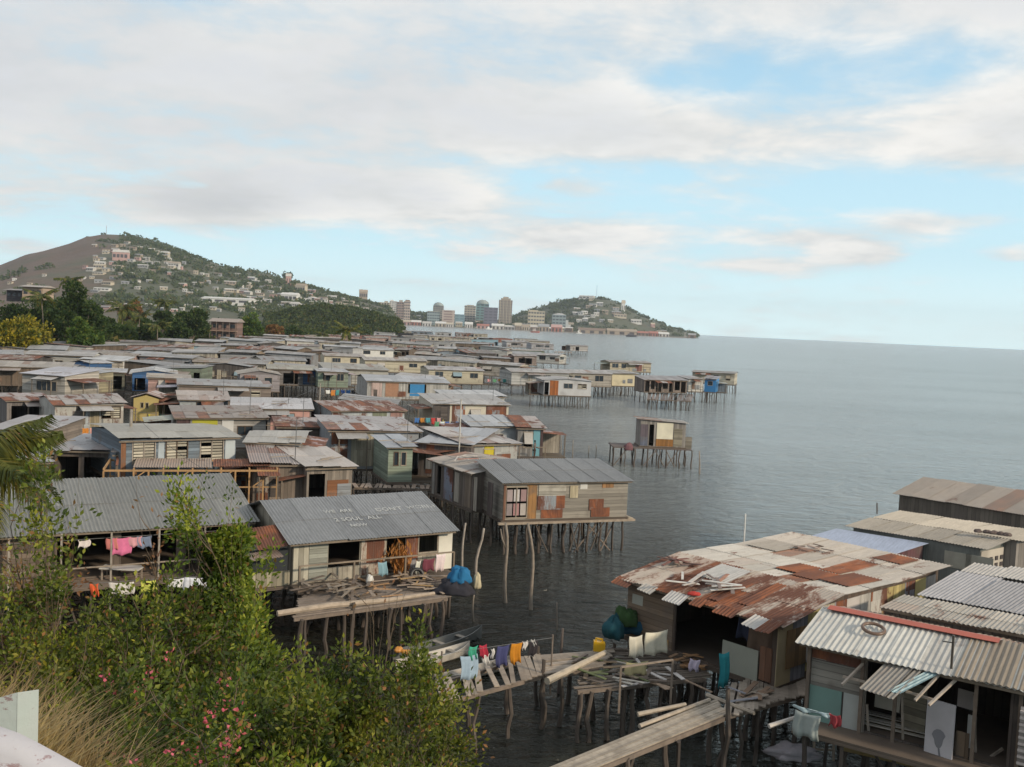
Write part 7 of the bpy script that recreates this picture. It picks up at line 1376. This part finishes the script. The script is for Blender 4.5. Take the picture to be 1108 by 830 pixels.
pile("plank_heap", at(655, 728, 1.75), 1.0, .2, 20, "splintered planks strewn across the landing platform", "wood heap", [(.24, .19, .14), (.42, .39, .34), (.15, .12, .1), (.12, .14, .06), (.22, .16, .1)], 41); pile("plank_heap", at(715, 734, 1.7), 1.0, .18, 14, "rubbish and sticks at the outer edge of the landing platform", "wood heap", [(.3, .22, .16), (.15, .12, .1), (.55, .52, .5)], 42); pile("plank_heap", at(745, 722, 1.7), .5, .35, 12, "brown basket-like heap of scraps on the little landing", "wood heap", [(.35, .2, .1), (.25, .16, .1)], 43, L=.7)
deck("deck", W_((730, 735), (764, 733), (762, 722), (734, 722), z=1.65), 1.65, "small round-edged landing on one stout pile between the platforms", seed=14, legs=2, col=(.33, .28, .22), along=True, plank_w=.15)
pile("plank_heap", at(815, 755, 1.95), .5, .12, 9, "loose boards and a grey cloth dropped on the crosswise boardwalk", "wood heap", [(.32, .27, .22), (.26, .26, .29), (.24, .16, .11)], 44)
# walkway planks behind the scrawl-roofed shack
deck("boardwalk", W_((383, 527), (470, 529), (470, 525), (383, 523), z=1.9), 1.9, "thin boardwalk crossing the dark channel behind the scrawl-roofed shack", seed=15, legs=5, col=(.33, .26, .21), plank_w=.3)
# coloured washing and people-sized clutter along the decks further back
rsc = random.Random(8); CN = [("white", (.7, .7, .68)), ("red", (.45, .06, .05)), ("blue", (.06, .16, .4)), ("yellow", (.6, .5, .08)), ("pink", (.6, .3, .32)), ("green", (.1, .3, .15)), ("teal", (.08, .3, .34)), ("black", (.04, .04, .04)), ("orange", (.55, .22, .05))]
def line_of(px0, px1, py, z, n, where, white=False):
    a, b = at(px0, py, z), at(px1, py, z); o = MB().bar(a, b, .012).build("washing_line", M['metal'], None, (.3, .3, .3)); tag(o, "washing line "+where, "washing line"); used = {}
    for q in (a, b): s = MB().tube([(0, 0, -.9), (0, 0, .05)], [.04, .03], 5).build("line_post", M['wood'], None, (.2, .16, .13)); s.location = q; tag(s, ("inland" if q is a else "outer")+" post of the washing line "+where, "post")
    u = (b-a).normalized(); L = (b-a).length; ks = ["first", "second", "third", "fourth", "fifth", "sixth", "seventh", "eighth"]
    for i in range(n):
        nm, c = CN[0] if white else rsc.choice(CN); p = a+u*L*(i+.12)/n; w = min(L/n*.8, rsc.uniform(.35, .9)); h = rsc.uniform(.4, .85); k = used.get(nm, 0); used[nm] = k+1
        upright("hanging_cloth", p, p+u*w, z-h, z, 'cloth', tuple(q*rsc.uniform(.85, 1.1) for q in c), ks[k]+" "+nm+" cloth from the inland end "+where, "cloth", group="washing hung out to dry", wav=.04, seed=200+i+int(px0))
line_of(292, 338, 451, 2.95, 7, "before the salmon pink wall", True); line_of(347, 372, 449, 3.0, 4, "landward of the two-tone roofed house", True); line_of(448, 496, 452, 3.0, 8, "before the propped-shutter house"); line_of(470, 498, 456, 2.9, 5, "just under the propped-shutter house")
line_of(62, 130, 463, 2.9, 8, "along the deck of the long whitish shack"); line_of(527, 560, 410, 2.9, 6, "below the open-doored cream house"); line_of(200, 240, 446, 2.9, 5, "below the pale blue-white house"); line_of(352, 385, 422, 2.9, 6, "below the sage green house"); line_of(160, 190, 448, 2.8, 5, "seaward of the mustard yellow house")
# ------------------------------------------------------------------ bank vegetation
def fg(px, pt, Y, wpx, n, size, seed, mat='leaf', label="", stems=7, col=(1, 1, 1), extra=None, sparse=0.0, name="bush", cat="bush", hmin=1.0):
    t = aty(px, pt, Y); x = t.x; z0 = max(ground(x, Y), 0.0)-.2; h = max(hmin, t.z-z0); return bush(x, Y, z0, h, wpx*Y/FL, n, size, seed, M[mat], label, stems=stems, col=col, extra=extra, sparse=sparse, name=name, cat=cat)
fg(22, 612, 15, 150, 10674, 0.079, 1, label="olive-green bush at the inland edge of the bank", sparse=.22, stems=9)
fg(92, 672, 13.5, 150, 10674, 0.075, 2, label="yellowish leafy bush below the veranda of the smooth-roofed house", sparse=.22, stems=9, col=(1.15, 1.1, .8))
fg(165, 662, 14, 130, 10674, 0.075, 3, label="mid-green bush between the yellowish bush and the tallest bush", sparse=.22, stems=9)
fg(238, 556, 15.5, 88, 15000, 0.079, 4, label="tallest dense green bush covering the corner of the smooth roof", stems=9, col=(1.0, 1.1, .8))
fg(292, 642, 13.5, 105, 10674, 0.075, 5, label="bright green bush under the dark net screen", sparse=.22, stems=8, col=(1.05, 1.1, .8))
fg(352, 735, 11.5, 66, 7388, 0.069, 6, label="loose olive bush before the long log", stems=8, sparse=.25)
fg(440, 722, 11.5, 125, 13342, 0.069, 7, label="rounded olive bush farthest seaward on the bank", sparse=.22, stems=10, col=(1.05, 1.0, .85))
fg(56, 505, 13.5, 46, 1272, 0.089, 8, label="tall thin sapling with broad leaves in front of the fronds", stems=3, name="sapling", cat="sapling", sparse=.2)
fg(190, 712, 9.5, 220, 13342, 0.064, 9, label="darker green wide bush in the middle of the bank", sparse=.22, stems=10, col=(.75, .8, .8))  # darkest leaf tint of the bank bushes
fg(325, 770, 9.0, 120, 13342, 0.064, 10, label="wide dark bush below the loose olive bush", sparse=.22, stems=10, col=(.85, .85, .8))
fg(120, 762, 7.5, 150, 10263, 0.051, 11, label="bush with a few coral pink blossoms beside the dry grass", sparse=.22, stems=9, extra=('flower_pink', 9, .03), col=(1, 1, .9))
fg(235, 775, 6.5, 230, 15395, 0.046, 12, label="low bright green shrub with pink blossoms at the bottom of the bank", sparse=.22, stems=12, extra=('flower_pink', 42, .026), col=(1.1, 1.15, .8))
fg(400, 800, 8.5, 160, 12316, 0.051, 13, label="leafy reddish-tipped bush at the bank's foot", sparse=.22, stems=9, col=(1.15, .95, .8))
fg(200, 565, 14.5, 70, 533, 0.084, 14, mat='leaf_dry', label="nearly bare twiggy shrub against the smooth grey roof", stems=5, sparse=.4, name="bare_shrub", cat="shrub")
fg(45, 560, 14.5, 90, 1436, 0.075, 15, mat='leaf_dry', label="reddish half-bare shrub beside the thin sapling", stems=5, sparse=.3, name="bare_shrub", cat="shrub")
fg(405, 655, 13.0, 90, 327, 0.075, 17, mat='leaf_dry', label="bleached leafless shrub rising before the cluttered deck", stems=5, sparse=.6, name="bare_shrub", cat="shrub")
fg(20, 690, 9.0, 150, 10674, 0.055, 18, label="brownish-green bush above the dry grass", sparse=.22, stems=9, col=(1.15, .95, .7))
# dry grass tuft and ground cover
def grass(name, cx, cy, rx, ry, n, h, seed, mat, col=(1, 1, 1), lean=.5, w=.012):
    rs = np.random.RandomState(seed); v = []; f = []
    for i in range(n):
        x = cx+rs.normal()*rx; y = cy+rs.normal()*ry; z = ground(x, y)-.03; a = rs.uniform(0, 6.28); L = h*rs.uniform(.5, 1.2); k = rs.uniform(.2, 1)*lean; dx, dy = math.cos(a)*k*L, math.sin(a)*k*L; px_, py_ = -math.sin(a)*w, math.cos(a)*w; b = len(v)
        v += [(x-px_, y-py_, z), (x+px_, y+py_, z), (x+dx*.35-px_*.8, y+dy*.35-py_*.8, z+L*.62), (x+dx*.35+px_*.8, y+dy*.35+py_*.8, z+L*.62), (x+dx, y+dy, z+L*.85)]; f += [(b, b+1, b+3, b+2), (b+2, b+3, b+4)]
    me = bpy.data.meshes.new(name); me.from_pydata(v, [], f); me.materials.append(M[mat]); o = link(name, me, None, col); o['kind'] = 'stuff'
q = aty(70, 760, 6.0); grass("dry_grass", q.x-.25, 5.7, .5, .6, 8000, .8, 1, 'dry_grass', lean=.9, w=.007)
grass("bank_grass", -6, 12, 5.5, 5.5, 14000, .5, 2, 'dry_grass', (.55, .62, .4), .6, .014)
# palm whose fronds hang in at the inland edge
pt = aty(-40, 500, 21); gz = max(0, ground(pt.x, 21)); palm(pt.x, 21, gz, pt.z-gz, 2.5, 901, "big coconut palm whose fronds droop in over the inland roofs", parts=True, nf=22, n=95, col=(.95, .92, .75))
# concrete post and whitewashed parapet beside the camera
def parapet():
    p = aty(45, 800, 2.35); root = empty("parapet", (p.x-.45, 2.35, ground(p.x, 2.35))); tag(root, "whitewashed curved parapet top with brown flaking stains", "parapet"); zb = root.location.z
    m = MB(); n = 16; vs = []; fs = []
    top = [(0, 786), (20, 793), (40, 803), (60, 814), (80, 825), (95, 834), (110, 846)]
    # arched coping: a quarter-round whitewashed block sloping down
    ref = [aty(px, py, 2.35) for px, py in [(-60, 772)]+top]; k = len(ref)
    for i, r in enumerate(ref):
        x, z = r.x-root.location.x, r.z-zb; vs += [(x, -.04, -0.6), (x, -.05, z-.035), (x, 0, z), (x, .08, z-.055), (x, .2, z-.17), (x, .2, -.6)]
    for i in range(k-1):
        for j in range(6): a = i*6+j; b = i*6+(j+1) % 6; fs.append((a, b, b+6, a+6))
    fs += [tuple(range(6))[::-1], tuple((k-1)*6+j for j in range(6))]; m.add(vs, fs); m.build("coping", M['whitewash'], root, (.42, .41, .44), True)
    return root
m_, g_, b_ = newmat('whitewash'); _, oc_, oi_ = objcoord(g_); n_ = g_.noise(oc_, 9, 5, .65); n2_ = g_.noise(g_.vmap(oc_, (1, 1, 2)), 11.0, 6, .75); c_ = g_.mix(g_.ramp(n_, .3, .7, 0, .25), oi_.outputs['Color'], (.42, .42, .42)); c_ = g_.mix(g_.ramp(n2_, .56, .62, 0, .75), c_, (.20, .10, .10)); c_ = g_.mix(g_.ramp(n_, .66, .7, 0, .8), c_, (.14, .10, .12)); g_.link(c_, b_.inputs['Base Color']); b_.inputs['Roughness'].default_value = .85; bump(g_, b_, n_, .4, .01); M['whitewash'] = m_
parapet()
def gpost():
    Y = 3.1; a, b, c = aty(0, 752, Y), aty(27, 743, Y), aty(42, 746, Y); l = aty(-60, 768, Y); root = empty("concrete_post", (b.x, Y, ground(b.x, Y)-.2)); tag(root, "squat grey-green concrete guard post with a chamfered top", "post"); o = root.location; m = MB()
    zb = -.3; x0 = l.x-o.x; x1 = b.x-o.x; x2 = c.x-o.x; z0, z1, z2 = l.z-o.z, b.z-o.z, c.z-o.z
    m.hexa([(x0, -.05, zb), (x1, -.05, zb), (x1-.16, .3, zb), (x0, .3, zb), (x0, -.05, z0), (x1, -.05, z1), (x1-.16, .3, z1-.17), (x0, .3, z0-.17)]); m.build("post", M['whitewash'], root, (.42, .47, .44))
    m = MB(); m.hexa([(x1+.001, -.05, zb), (x2, .0, zb), (x2-.16, .32, zb), (x1-.158, .3, zb), (x1+.001, -.05, z1), (x2, .0, z2), (x2-.16, .32, z2-.18), (x1-.158, .3, z1-.17)]); m.build("chamfer", M['whitewash'], root, (.36, .41, .39))
gpost()

# ------------------------------------------------------------------ people on the decks, cables
def person(p, h, face, shirt, trousers, label, arm=.3, lean=0.0):
    """one skinned body; clothes are close-fitting meshes of their own"""
    def skin(name, pts, edges, rad, mat, col, parent):
        me = bpy.data.meshes.new(name+"_net"); me.from_pydata([tuple(Vector(q)*h) for q in pts], edges, []); o = bpy.data.objects.new(name+"_net", me); C.objects.link(o)
        m = o.modifiers.new("skin", 'SKIN'); o.modifiers.new("sub", 'SUBSURF').levels = 1
        if not me.skin_vertices: me.attributes
        for i, r in enumerate(rad): me.skin_vertices[0].data[i].radius = (r[0]*h, r[1]*h) if isinstance(r, tuple) else (r*h, r*h)
        me.skin_vertices[0].data[0].use_root = True
        dg = bpy.context.evaluated_depsgraph_get(); nm = bpy.data.meshes.new_from_object(o.evaluated_get(dg)); C.objects.unlink(o); bpy.data.objects.remove(o); nm.name = name; nm.materials.clear(); nm.materials.append(M[mat]); nm.polygons.foreach_set('use_smooth', [True]*len(nm.polygons)); return link(name, nm, parent, col)
    root = empty("person", p, face); tag(root, label, "person")
    P = [(0, 0, .53), (0, 0, .62), (0, 0, .74), (0, 0, .82), (0, -.005, .86), (0, -.01, .93), (.05, 0, .50), (.055, -.01, .28), (.055, .01, .05), (.06, -.06, .02), (-.05, 0, .50), (-.06, .01, .28), (-.06, .02, .05), (-.065, -.05, .02),
         (.11, 0, .80), (.135, .0, .63), (.13, -.06-arm*.15, .50+arm*.1), (.13, -.09-arm*.18, .46+arm*.12), (-.11, 0, .80), (-.14, .0, .64), (-.14, -.04, .50), (-.14, -.05, .46)]
    E = [(0, 1), (1, 2), (2, 3), (3, 4), (4, 5), (0, 6), (6, 7), (7, 8), (8, 9), (0, 10), (10, 11), (11, 12), (12, 13), (3, 14), (14, 15), (15, 16), (16, 17), (3, 18), (18, 19), (19, 20), (20, 21)]
    Rr = [(.075, .055), (.07, .05), (.085, .055), (.07, .045), .03, (.045, .058), .045, .033, .02, .016, .045, .033, .02, .016, .032, .023, .018, .018, .032, .023, .018, .018]
    skin("body", P, E, Rr, 'cloth', (.09, .05, .035), root)
    skin("shirt", [(0, 0, .53), (0, 0, .64), (0, 0, .75), (0, 0, .82), (.11, 0, .805), (.133, 0, .69), (-.11, 0, .805), (-.135, 0, .69)], [(0, 1), (1, 2), (2, 3), (3, 4), (4, 5), (3, 6), (6, 7)], [(.088, .066), (.082, .062), (.095, .064), (.07, .05), .04, .034, .04, .034], 'cloth', shirt, root)
    skin("trousers", [(0, 0, .54), (.05, 0, .49), (.055, -.008, .3), (-.05, 0, .49), (-.06, .01, .3)], [(0, 1), (1, 2), (0, 3), (3, 4)], [(.085, .066), .056, .044, .056, .044], 'cloth', trousers, root)
    MB().lathe([(.02, -.03), (.052, -.01), (.056, .02), (.045, .05), (.015, .066)], 12, (0, .008/h, .955)).build("hair", M['cloth'], root, (.015, .012, .01)).scale = (h, h, h)
person(at(339, 497, 2.15), 1.6, .3, (.05, .05, .07), (.06, .05, .05), "person in dark clothes standing on the deck landward of the other one")
person(at(358, 496, 2.15), 1.68, -.4, (.03, .03, .03), (.05, .05, .07), "person in black standing against the blue-grey iron house")
person(at(578, 497, 2.1), 1.55, 1.2, (.16, .14, .13), (.07, .06, .06), "person in brown on the porch of the teal-panelled deck house", .8)
def cable(a, b, sag, label):
    a, b = Vector(a), Vector(b); pts = [a.lerp(b, t/12)-Vector((0, 0, sag*4*(t/12)*(1-t/12))) for t in range(13)]; o = MB().tube(pts, .012, 4).build("cable", M['plastic'], None, (.03, .03, .03)); tag(o, label, "cable")
cable(aty(142, 445, 60), aty(347, 417, 95), 1.2, "thin cable sagging between the two wooden poles over the roofs")
cable(aty(498, 434, 66), aty(347, 417, 95), 1.0, "thin cable from the slim pale mast towards the dark pole")
cable(aty(142, 445, 60), at(235, 516, 5.2), .3, "thin cable dropping from the tan pole onto the big smooth roof")
# washing in the gap behind the rust-streaked house
for i, (px, py, c, lab) in enumerate([(1003, 640, (.45, .05, .05), "dark red cloth in the gap behind the rust-streaked house"), (1012, 642, (.08, .2, .35), "blue cloth in the gap behind the rust-streaked house"), (1021, 640, (.1, .3, .3), "teal cloth in the gap behind the rust-streaked house")]):
    q = at(px-28, py-8, 3.0); upright("hanging_cloth", q, q+Vector((.45, .1, 0)), 3.1, 3.8, 'cloth', c, lab, "cloth", group="washing hung out to dry", wav=.05, seed=300+i)

# aerials over the roofs
ra = random.Random(15)
for i, k in enumerate([2, 7, 8, 12, 13, 17, 18, 20, 24, 27, 29, 31, 33, 40, 49, 52]):
    eL, eR, kw = S[k]; t = ra.uniform(.2, .8); p = at(eL[0]+(eR[0]-eL[0])*t, eL[1]+(eR[1]-eL[1])*t, 4.5); h_ = ra.uniform(1.4, 3.0); root = empty("aerial", (p.x, p.y+2.2, 4.3)); tag(root, "thin aerial on the roof of "+kw['phrase'], "aerial")
    MB().tube([(0, 0, 0), (.03, 0, h_+.6)], [.03, .02], 5).build("pole", M['metal'], root, (.2, .2, .2)); MB().bar((-.45, 0, h_+.45), (.45, 0, h_+.5), .025).build("crossarm", M['metal'], root, (.25, .25, .25)); MB().bar((-.25, 0, h_+.2), (.25, 0, h_+.22), .025).build("crossarm", M['metal'], root, (.25, .25, .25))

t_ = aty(238, 546, 15.5); z_ = max(ground(t_.x, 15.5), 0)-.2
tree(t_.x, 15.9, z_+1.0, t_.z-z_-1.0, 1.35, 77, M['leaf'], "dense glossy crown rising through the tallest bush beside the smooth roof", n=13000, size=.105, trunk_h=.25, name="tree", col=(.95, 1.05, .8))
# ------------------------------------------------------------------ labels for the repeats: direction and rank from a landmark
def auto_labels():
    groups = {}
    for (o, phr, p, field) in AUTO:
        best = None
        for (lp, q, f) in LM:
            if f != field: continue
            dx, dy = p[0]-q[0], (p[1]-q[1])*3
            d = math.hypot(dx, dy)
            if best is None or d < best[0]: best = (d, lp, dx, dy)
        d, lp, dx, dy = best
        if abs(dx) > abs(dy): w = "seaward of" if dx > 0 else "landward of"
        elif field in ('village', 'town'): w = "in front of" if dy > 0 else "behind"
        else: w = "downhill of" if dy > 0 else "uphill of"
        groups.setdefault((phr, w, lp), []).append((d, o))
    ORD = ["", "second ", "third ", "fourth ", "fifth ", "sixth ", "seventh ", "eighth ", "ninth ", "tenth ", "eleventh ", "twelfth ", "thirteenth ", "fourteenth ", "fifteenth "]
    for (phr, w, lp), l in groups.items():
        l.sort(key=lambda t: t[0])
        for i, (d, o) in enumerate(l):
            s = ("nearest " if i == 0 and len(l) > 1 else ORD[min(i, 14)])+phr+" "+w+" "+lp
            if len(s.split()) > 15: s = s.replace(" a curved top", "").replace("small domed top", "dome")
            o['label'] = s
auto_labels()
